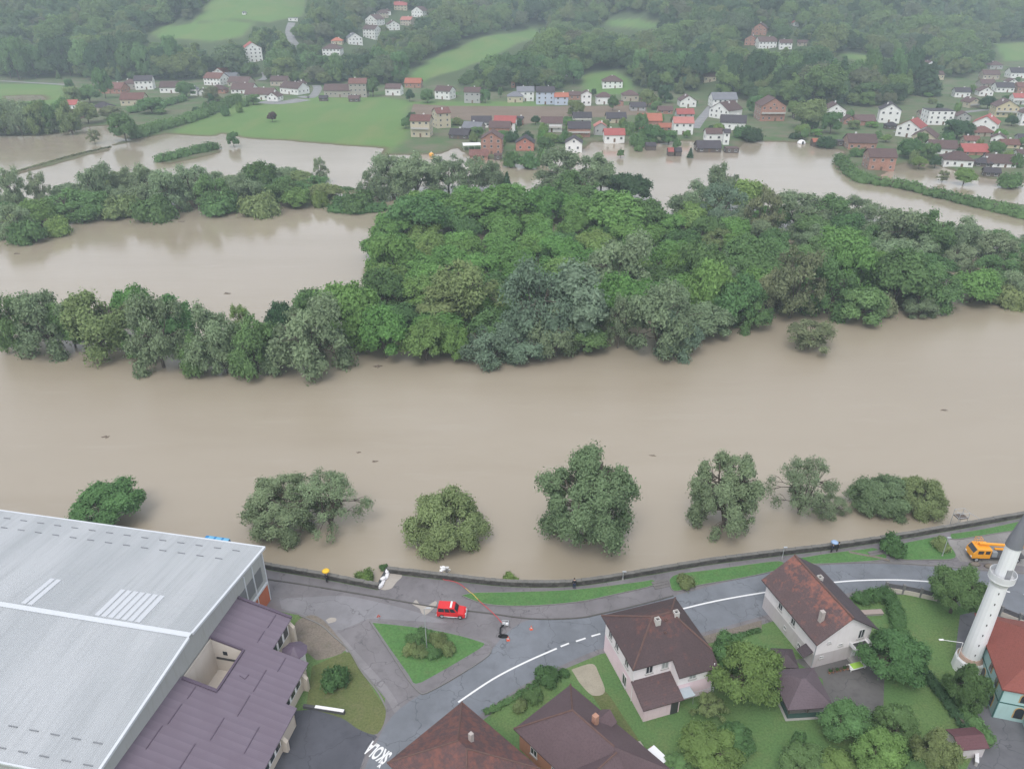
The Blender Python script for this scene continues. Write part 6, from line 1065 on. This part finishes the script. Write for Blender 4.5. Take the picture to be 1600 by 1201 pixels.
b = MB(); b.box(-3.9, -1.06, .5, -.6, -1.0, .84); b.build('side_guard', DARKM, tr_)
# people
def skin(name, verts, edges, rad, mat, parent, sub=1):
    me = bpy.data.meshes.new(name); me.from_pydata(verts, edges, []); me.update(); o = link(bpy.data.objects.new(name, me), parent); md = o.modifiers.new('skin', 'SKIN')
    for i, r_ in enumerate(rad): me.skin_vertices[0].data[i].radius = (r_, r_) if not hasattr(r_, '__len__') else r_
    me.skin_vertices[0].data[0].use_root = True; ss = o.modifiers.new('smooth', 'SUBSURF'); ss.levels = sub; ss.render_levels = sub; me.materials.append(mat); return o
SKINM = plain('skin', (.5, .32, .24), .6, .3, .05)
def person(label, loc, rz, coat, trou, umbrella=None, up=True, lean=0.0):
    o = thing('person', label, 'person', loc, rz, 'people on the promenade'); l = lean
    V = [(0, 0, .95), (0, -.02 - l * .3, 1.2), (0, -.02 - l * .6, 1.42), (0, -.03 - l * .8, 1.52), (0, -.05 - l, 1.66), (0, -.05 - l, 1.76), (.1, 0, .9), (.13, -.05, .5), (.14, .02, .08), (.14, -.14, .04), (-.1, 0, .9), (-.12, .07, .5), (-.13, .12, .08), (-.13, -.04, .04), (.2, -.02 - l * .6, 1.4), (.27, -.03 - l * .5, 1.12)]
    hand = (.2, -.25 - l * .5, 1.25) if umbrella else (.27, -.12 - l * .4, .86); V += [hand, (-.2, -.02 - l * .6, 1.4), (-.27, .02 - l * .5, 1.12), (-.27, -.08 - l * .4, .86)]
    E_ = [(0, 1), (1, 2), (2, 3), (3, 4), (4, 5), (0, 6), (6, 7), (7, 8), (8, 9), (0, 10), (10, 11), (11, 12), (12, 13), (2, 14), (14, 15), (15, 16), (2, 17), (17, 18), (18, 19)]
    Rr = [.14, .13, .15, .055, .095, .075, .09, .065, .045, .04, .09, .065, .045, .04, .06, .045, .035, .06, .045, .035]
    skin('body', V, E_, Rr, SKINM, o)
    jv = [V[0], V[1], V[2], V[14], V[15], tuple(Vector(V[15]).lerp(Vector(V[16]), .85)), V[17], V[18], tuple(Vector(V[18]).lerp(Vector(V[19]), .85))]; skin('jacket', jv, [(0, 1), (1, 2), (2, 3), (3, 4), (4, 5), (2, 6), (6, 7), (7, 8)], [.19, .17, .19, .09, .07, .055, .09, .07, .055], coat, o)
    tv = [V[0], V[6], V[7], V[8], V[10], V[11], V[12]]; skin('trousers', tv, [(0, 1), (1, 2), (2, 3), (0, 4), (4, 5), (5, 6)], [.16, .115, .085, .07, .115, .085, .07], trou, o)
    b = MB(); b.lathe([(.1, 1.66), (.118, 1.74), (.1, 1.84), (.04, 1.88)], 12, c=(0, -.04 - l)); b.build('hair', plain('dark_hair', (.03, .025, .02), .8), o, True)
    for s in (-1, 1): b = MB(); b.box(s * .135 - .05, -.17 if s > 0 else -.07, -.0, s * .135 + .05, .1 if s > 0 else .18, .08); b.build('shoe', RUBBER, o, bevel=.02)
    if umbrella:
        u = thing('umbrella', umbrella[1], 'umbrella', (loc[0] + .2 * math.cos(rz) + .25 * math.sin(rz), loc[1] + .2 * math.sin(rz) - .25 * math.cos(rz), loc[2] + 1.15), 0, 'umbrellas held on the promenade')
        b = MB(); b.lathe([(.6, .72), (.5, .84), (.3, .95), (.03, 1.02), (.02, 1.0), (.3, .93), (.5, .82), (.59, .71)], 16); b.build('canopy', umbrella[0], u, True); b = MB(); b.tube([(0, 0, -.05), (0, 0, 1.1)], .012, 6); b.build('pole', STEEL, u)
    return o
BLK = plain('dark_cloth', (.025, .027, .035), .9, .2, .1); NAVY = plain('navy_cloth', (.03, .045, .09), .9, .2, .1)
person('person in dark clothes under the yellow umbrella', (*P(511, 908, G)[:2], G + .004), R(150), BLK, BLK, (plain('yellow_fabric', (.8, .5, .04), .7), 'yellow umbrella held near the river wall right of the hall'))
person('left person of a pair, under a pale blue umbrella', (*P(1299, 862, G)[:2], G + .004), R(90), NAVY, BLK, (plain('blue_fabric', (.3, .42, .62), .7), 'pale blue umbrella held over the promenade at right'))
person('right person of the pair walking by the river wall, dark clothes', (*P(1308, 860, G)[:2], G + .004), R(80), BLK, BLK)
person('person in dark clothes leaning at the river wall above the pink house', (*P(897, 918, G)[:2], G + .004), R(175), BLK, NAVY, lean=.12)
# pump, suction hose, manhole, red hose, spraying nozzle
PK = P(789, 976, G); o = thing('water_pump', 'white and grey portable pump at the end of red hose', 'pump', (PK[0], PK[1], G + .01)); b = MB(); b.box(-.35, -.25, .08, .1, .25, .5); b.build('engine', plain('pump_grey', (.45, .46, .48), .5), o, bevel=.04); b = MB(); b.lathe([(.24, 0), (.26, .1), (.26, .2), (.12, .3)], 16); q = b.build('pump_head', WHITE, o, True); q.location = (.3, 0, .15)
b = MB(); [b.tube([(x, -.35, 0), (x, -.35, .6), (x, .35, .6), (x, .35, 0)], .03, 5) for x in (-.42, .5)]; [b.tube([(-.42, y_, .6), (.5, y_, .6)], .03, 5) for y_ in (-.35, .35)]; b.build('frame', STEEL, o); b = MB(); b.tube([(-.5, -.4, .0), (-.5, .4, .0)], .06); b.build('skid', DARKM, o)
MH = P(783, 993, G); o = thing('suction_hose', 'thick black hose from the pump down into the manhole', 'hose', (MH[0], MH[1], G + .01)); d = PK - MH; b = MB(); b.tube([(0, 0, .03), (-.15, .25, .35), (-.1, d[1] * .6, .35), (d[0] * .8, d[1] - .1, .3)], .12, 8); b.build('tube', RUBBER, o, True); b = MB(); b.tube([(d[0] * .8, d[1] - .1, .3), (d[0] * .8 + .12, d[1] - .05, .3)], .15, 8); b.build('coupling', STEEL, o)
flat('manhole', [(MH[0] + .75 * math.cos(t_) + .3, MH[1] + .42 * math.sin(t_)) for t_ in np.linspace(0, 6.28, 16)[:-1]], G + .017, plain('open_pit', (.008, .008, .009), .9))
NZ = P(690, 893, G + .8); o = thing('fire_hose', 'red hose snaking from the pump over grass to the river wall', 'hose', (PK[0], PK[1], G)); pts = [P(x, y_, G)[:2] for x, y_ in ((786, 974), (770, 958), (750, 940), (735, 925), (715, 910), (693, 905))]; pts = spline(pts, 5)
hp_ = [(p[0] - PK[0], p[1] - PK[1], .06 if i < 3 or i > len(pts) - 12 else .19) for i, p in enumerate(pts)] + [(NZ[0] - PK[0], NZ[1] - PK[1] - .5, .55), (NZ[0] - PK[0], NZ[1] - PK[1] - .1, 1.05)]
b = MB(); b.tube(hp_[:12] , .055, 6); b.build('hose', plain('red_hose', (.5, .06, .07), .7), o); b = MB(); b.tube(hp_[11:18], .055, 6); b.build('hose_joint', plain('yellow_hose', (.55, .4, .1), .7), o); b = MB(); b.tube(hp_[17:], .055, 6); b.build('hose', plain('red_hose', (.5, .06, .07), .7), o); b = MB(); q = hp_[-1]; b.lathe([(.16, 0), (.18, .1), (.12, .25)], 12); n_ = b.build('nozzle', WHITE, o, True); n_.location = q
o = thing('water_jet', 'white plume of pumped water falling into the river', 'water jet', (NZ[0], NZ[1], G + 1.0)); g_ = random.Random(2); b = MB()
for k in range(260):
    t_ = g_.random(); x, y_, z = .55 * t_ + g_.gauss(0, .1 + .22 * t_), 2.4 * t_, .55 * t_ - 2.6 * t_ * t_ + g_.gauss(0, .12); s = .04 + .06 * g_.random(); b.box(x - s, y_ - s, z - s, x + s, y_ + s, z + s)
b.build('spray', plain('foam', (.8, .8, .8), .6), o); b = MB(); b.tube([(0, -.1, .05), (.12, .6, .1), (.3, 1.3, -.35), (.5, 2.0, -1.4), (.6, 2.4, -2.9)], [.07, .12, .18, .24, .3], 8); b.build('stream', plain('foam', (.8, .8, .8), .6), o, True)
def cone(px, py, label):
    o = thing('traffic_cone', label, 'traffic cone', (*P(px, py, G)[:2], G + .016), R(10), 'traffic cones'); b = MB(); b.lathe([(.17, .03), (.13, .22)], 16); b.lathe([(.1, .4), (.035, .68)], 16); b.build('cone', plain('cone_orange', (.75, .13, .06), .5), o, True); b = MB(); b.lathe([(.131, .2), (.1, .41)], 16); b.build('band', WHITE, o, True); b = MB(); b.box(-.22, -.22, 0, .22, .22, .035); b.build('base', plain('cone_orange', (.75, .13, .06), .5), o)
cone(794, 999, 'orange cone beside the open manhole'); cone(830, 982, 'orange cone farther out on the blue-grey road')
o = thing('warning_sign', 'small red and grey temporary sign at the island corner', 'sign', (*P(592, 967, G)[:2], G + .005), R(20)); b = MB(); b.tube([(0, 0, 0), (0, 0, .9)], .03, 6); b.build('post', STEEL, o); b = MB(); b.extr([(-.3, .5), (.3, .5), (0, 1.02)], 'y', -.02, .02); b.build('plate', plain('sign_red', (.55, .1, .07), .5), o)
# lamps
def lamp(px, py, top, label, arm=None, mat=STEEL, rad=.07, dx=0.0):
    B = P(px, py, G); h_ = height_for(B, top); o = thing('street_lamp', label, 'street lamp', (B[0], B[1], G)); b = MB(); b.tube([(0, 0, 0), (0, 0, h_)], [rad, rad * .6], 8); b.build('pole', mat, o)
    ar = arm or (.6, 0); b = MB(); b.tube([(0, 0, h_ - .02), (ar[0], ar[1], h_ + .12)], .035, 6); b.build('arm', mat, o); b = MB(); b.box(ar[0] - .3, ar[1] - .12, h_ + .06, ar[0] + .3, ar[1] + .12, h_ + .18); b.build('lamp_head', mat, o, bevel=.03)
    b = MB(); b.lathe([(.14, 0), (.12, .25)], 10); b.build('base', CONC, o); return o
lamp(667, 1012, 950, 'thin grey street lamp rising from the island junipers'); lamp(1490, 1042, 1003, 'white L-shaped lamp pole left of the minaret foot', (-2.7, .4), WHITE)
lamp(973, 905, 893, 'short lamp by the river wall above the pink house', (.15, 0)); lamp(1222, 872, 855, 'short lamp on the promenade above the white house', (.15, 0)); lamp(1472, 868, 840, 'short lamp on the verge left of the orange truck', (.15, 0))
# sandbags closing the gap in the river wall
BAG = plain('white_sack', (.7, .7, .72), .8, .2, .08, 3); TARP = plain('dark_tarp', (.05, .055, .06), .6, .3, .1)
A0 = P(592, 917, G); A1 = P(607, 889, G); dv = (A1 - A0)[:2]; Ls = np.linalg.norm(dv); ang = math.atan2(dv[1], dv[0])
o = thing('barrier_board', 'dark tarpaulin barrier across the gap in the river wall', 'barrier', (A0[0], A0[1], G), ang); b = MB(); b.box(0, -.05, -2.5, Ls, .3, .45); b.build('tarpaulin', TARP, o); b = MB(); b.box(0, .31, -2.5, Ls, .37, .4); b.build('boards', WOODM, o)
bm_ = bmesh.new(); bmesh.ops.create_uvsphere(bm_, u_segments=12, v_segments=8, radius=1); 
for v in bm_.verts: v.co = Vector((math.copysign(abs(v.co.x) ** .6, v.co.x) * .46, math.copysign(abs(v.co.y) ** .6, v.co.y) * .3, v.co.z * .16))
bagm = bpy.data.meshes.new('sandbag'); bm_.to_mesh(bagm); bagm.materials.append(BAG); g_ = random.Random(9); k = 0
for i in range(8):
    for lv in range(2 if i % 3 == 0 else 1):
        q = np.array(A0[:2]) + dv * (i + .5) / 8 + np.array([.15, -.22]) * (1 - .35 * lv) + np.array([g_.uniform(-.1, .1), g_.uniform(-.1, .1)]); s_ = link(bpy.data.objects.new('sandbag', bagm)); s_.location = (q[0], q[1], G + .15 + lv * .29); s_.rotation_euler = (g_.uniform(-.2, .2), g_.uniform(-.2, .2), ang + g_.uniform(-.5, .5)); s_.scale = (g_.uniform(.9, 1.15),) * 3
        tag(s_, f"white sandbag in the wall gap, {['bottom', 'top'][lv]} bag of the {ORD[i + 1]} stack from the near end", 'sandbag', 'sandbags in the wall gap'); k += 1
# platform outside the wall, dirt heaps by the truck
o = thing('gauge_platform', 'small metal frame platform outside the river wall at right', 'platform', (*P(1506, 818, G)[:2], G), R(10)); b = MB()
for x in (-.9, .9):
    for y_ in (.4, 1.8): b.tube([(x, y_, -3), (x, y_, 1.9)], .05, 5)
for z in (1.0, 1.9): b.tube([(-.9, .4, z), (.9, .4, z), (.9, 1.8, z), (-.9, 1.8, z), (-.9, .4, z)], .04, 5)
b.tube([(.9, .4, 1.9), (2.6, -.2, .9)], .04, 5); b.build('frame', STEEL, o); b = MB(); b.box(-.9, .4, .72, .9, 1.8, .8); b.build('deck', WOODM, o)
for px_, py_, nm in ((1523, 881, 'left heap of brown earth beside the orange truck'), (1546, 884, 'right heap of brown earth below the orange truck')):
    b = MB(); b.lathe([(.9, 0), (.7, .3), (.3, .55), (.05, .62)], 12); o = b.build('earth_heap', DIRT, None, True); o.location = (*P(px_, py_, G)[:2], G + .01); tag(o, nm, 'heap'); o.scale = (1, .6, .8)
# bench by the hedge: a long grey trough
o = thing('stone_trough', 'long pale trough beside the clipped hedge', 'trough', (*P(1362, 958, G)[:2], G), R(4)); b = MB(); b.box(-1.5, -.4, 0, 1.5, .4, .3); b.build('base', CONC, o); b = MB(); b.box(-1.55, -.45, .302, 1.55, .45, .42); b.build('rim', plain('wood_rim', (.33, .27, .25), .8), o)
# lettering on the road, read by drivers coming towards the camera's left
def lettering():
    fc_ = bpy.data.curves.new('road_lettering', 'FONT'); fc_.body = 'ŠKOLA'; fc_.size = 1.0; fc_.align_x = 'CENTER'; fc_.align_y = 'CENTER'; fc_.offset = .035; fc_.space_character = .95
    o = link(bpy.data.objects.new('road_lettering', fc_)); A = P(611, 1180, G); B_ = P(581, 1161, G); c = P(591, 1174, G)
    d = (B_ - A)[:2]; ang = math.atan2(d[1], d[0]); o.location = (c[0], c[1], G + .016); o.rotation_euler = (0, 0, ang); o.scale = (1.05, 2.5, 1); fc_.materials.append(PAINT); tag(o, kind='structure')
lettering()

# driftwood carried by the flood
DW = plain('wet_driftwood', (.15, .12, .095), .7, .3, .2, 3)
for i, (x, y_, s, lb) in enumerate(((166, 682, .6, 'driftwood in the near river, left of mid stream'), (586, 720, .5, 'driftwood in the near river left of the largest tree'), (355, 458, .9, 'driftwood near the lower edge of the left pool'), (284, 346, 1.2, 'driftwood near the upper edge of the left pool'), (560, 706, .4, 'tiny driftwood beside a larger piece, left of the largest tree'), (1020, 711, .5, 'driftwood between the largest tree and the oval willow'), (25, 396, 1.2, 'driftwood at the far left end of the left pool'), (590, 572, .9, 'brush stump at the front edge of the flooded wood'), (1475, 640, .6, 'driftwood in the near river at right'))):
    b = MB(); g_ = random.Random(i + 40)
    for k in range(7): a = g_.uniform(-.5, .5) + (.0 if k < 4 else g_.uniform(0, 3)); L_ = g_.uniform(.8, 2.2) * s; c_ = (g_.uniform(-.7, .7) * s, g_.uniform(-.25, .25) * s); b.tube([(c_[0] - L_ * math.cos(a) / 2, c_[1] - L_ * math.sin(a) / 2, .02), (c_[0], c_[1], .12 * s), (c_[0] + L_ * math.cos(a) / 2, c_[1] + L_ * math.sin(a) / 2, .05)], [.09 * s, .12 * s, .04 * s], 6)
    o = b.build('driftwood', DW); o.location = tuple(P(x, y_, 0)); tag(o, lb, 'driftwood', 'driftwood in the flood')
HAZE = .00027
# ================================================================== THE FAR WOODED HILLS (nobody could count these trees)
CLEAR = []
for p in MEADOW: CLEAR.append([tuple(at(a, b)[:2]) for a, b in p])
FOREST_GAPS = HOUSE_SPOTS
def forest():
    g = np.random.default_rng(5); X = []; Y = []; S = []
    y = 440.0
    while y < 1900:
        st = 10.5 if y < 900 else (12.5 if y < 1300 else 16)
        n = int((1.5 * y + 260) / st); xs = (np.arange(n) / n - .5) * (1.5 * y + 260) + g.uniform(-.45, .45, n) * st
        X.append(xs); Y.append(y + g.uniform(-.45, .45, n) * st); S.append(np.clip(g.lognormal(.12, .32, n), .7, 2.1) * (1.0 if y < 900 else 1.15)); y += st
    X = np.concatenate(X); Y = np.concatenate(Y); S = np.concatenate(S)
    k = Y - np.interp(X, _fx, _fy) > 6
    for c in CLEAR: k &= ~(sdist(c, X, Y) > -3)
    for hx, hy, hr in FOREST_GAPS:                    # every house keeps a yard, open down the slope in front of it
        k &= ~((np.abs(X - hx - (hy - Y) * -hx / hy) < hr) & (Y > hy - 46) & (Y < hy + hr)) 
    for rd in HILLROADS:
        for a, b in rd:
            q = at(a, b); k &= ~((np.abs(X - q[0]) < 9) & (Y > q[1] - 38) & (Y < q[1] + 6))
    S *= .95 + .5 * (np.sin(X / 47 + 1) * np.cos(Y / 59) > .1) * .6 + .1
    zt_ = hill(X, Y) + PL + 9.5 * S; vy = Y * _f[1] + (zt_ - CH) * _f[2]; PX = 800 + F * X / vy; PY = 600 - F * (Y * _u[1] + (zt_ - CH) * _u[2]) / vy
    rw = 5.0 * S * F / vy
    for p in MEADOW:
        for dx_ in (-.6, 0, .6):
            for dy_ in (-.12, .1, .35, .6, .85): k &= ~inside(p, PX + dx_ * rw, PY + dy_ * rw * 1.9)
    for q0, q1, q2, q3, hy in HOUSE_PX: k &= ~((PX + rw > q0 + 4) & (PX - rw < q1 - 4) & (PY > q2 - 30) & (PY < q3) & (Y < hy + 4) & (Y > hy - 160))
    X, Y, S = X[k], Y[k], S[k]; Z = hill(X, Y) + PL - .3
    me = bpy.data.meshes.new('forest'); me.vertices.add(len(X)); me.vertices.foreach_set('co', np.stack([X, Y, Z], -1).astype(np.float32).ravel())
    for nm, ty, d in (('scl', 'FLOAT', S), ('rot', 'FLOAT', g.uniform(0, 6.28, len(X))), ('pick', 'INT', np.where(g.random(len(X)) < .1, 4, g.integers(0, 4, len(X))))):
        a = me.attributes.new(nm, ty, 'POINT'); a.data.foreach_set('value', d.astype(np.int32 if ty == 'INT' else np.float32))
    o = link(bpy.data.objects.new('forest', me)); tag(o, kind='stuff', label='dense mixed woodland covering the far hillsides', cat='forest')
    srcs = []
    for kd, i in (('round', 0), ('round', 1), ('round', 2), ('tall', 0), ('conifer', 0)):
        cm = KIND[kd][i][0]; srcs.append(next(q for q in bpy.data.objects if q.data == cm))
    ng = bpy.data.node_groups.new('forest_scatter', 'GeometryNodeTree'); ng.interface.new_socket('Geometry', in_out='INPUT', socket_type='NodeSocketGeometry'); ng.interface.new_socket('Geometry', in_out='OUTPUT', socket_type='NodeSocketGeometry')
    N = ng.nodes; L = ng.links; gi = N.new('NodeGroupInput'); go = N.new('NodeGroupOutput'); jn = N.new('GeometryNodeJoinGeometry')
    for s_ in reversed(srcs):
        oi = N.new('GeometryNodeObjectInfo'); oi.inputs['Object'].default_value = s_; oi.inputs['As Instance'].default_value = False; oi.transform_space = 'ORIGINAL'
        sm = N.new('GeometryNodeSetMaterial'); sm.inputs['Material'].default_value = LEAFF; L.new(oi.outputs['Geometry'], sm.inputs['Geometry'])
        gt = N.new('GeometryNodeGeometryToInstance'); L.new(sm.outputs[0], gt.inputs[0]); L.new(gt.outputs[0], jn.inputs[0])
    ip = N.new('GeometryNodeInstanceOnPoints'); ip.inputs['Pick Instance'].default_value = True
    def attr(nm, ty):
        a = N.new('GeometryNodeInputNamedAttribute'); a.data_type = ty; a.inputs['Name'].default_value = nm; return a.outputs[0]
    L.new(gi.outputs[0], ip.inputs['Points']); L.new(jn.outputs[0], ip.inputs['Instance']); L.new(attr('pick', 'INT'), ip.inputs['Instance Index'])
    cx = N.new('ShaderNodeCombineXYZ'); L.new(attr('rot', 'FLOAT'), cx.inputs[2]); er = N.new('FunctionNodeEulerToRotation'); L.new(cx.outputs[0], er.inputs[0]); L.new(er.outputs[0], ip.inputs['Rotation'])
    L.new(attr('scl', 'FLOAT'), ip.inputs['Scale']); L.new(ip.outputs[0], go.inputs[0])
    md = o.modifiers.new('scatter', 'NODES'); md.node_group = ng; print('forest', len(X))
forest()
# ================================================================== AIR
hz = MB(); hz.box(-2900, -250, -4.2, 2900, 3150, 330); hm = bpy.data.materials.new('haze'); hm.use_nodes = True; hn = hm.node_tree; hn.nodes.clear()
pv_ = hn.nodes.new('ShaderNodeVolumePrincipled'); pv_.inputs['Density'].default_value = HAZE; pv_.inputs['Color'].default_value = (.74, .87, 1.0, 1); ho = hn.nodes.new('ShaderNodeOutputMaterial'); hn.links.new(pv_.outputs[0], ho.inputs['Volume'])
tag(hz.build('haze', hm), kind='stuff', label='thin pale haze in the valley air', cat='haze')
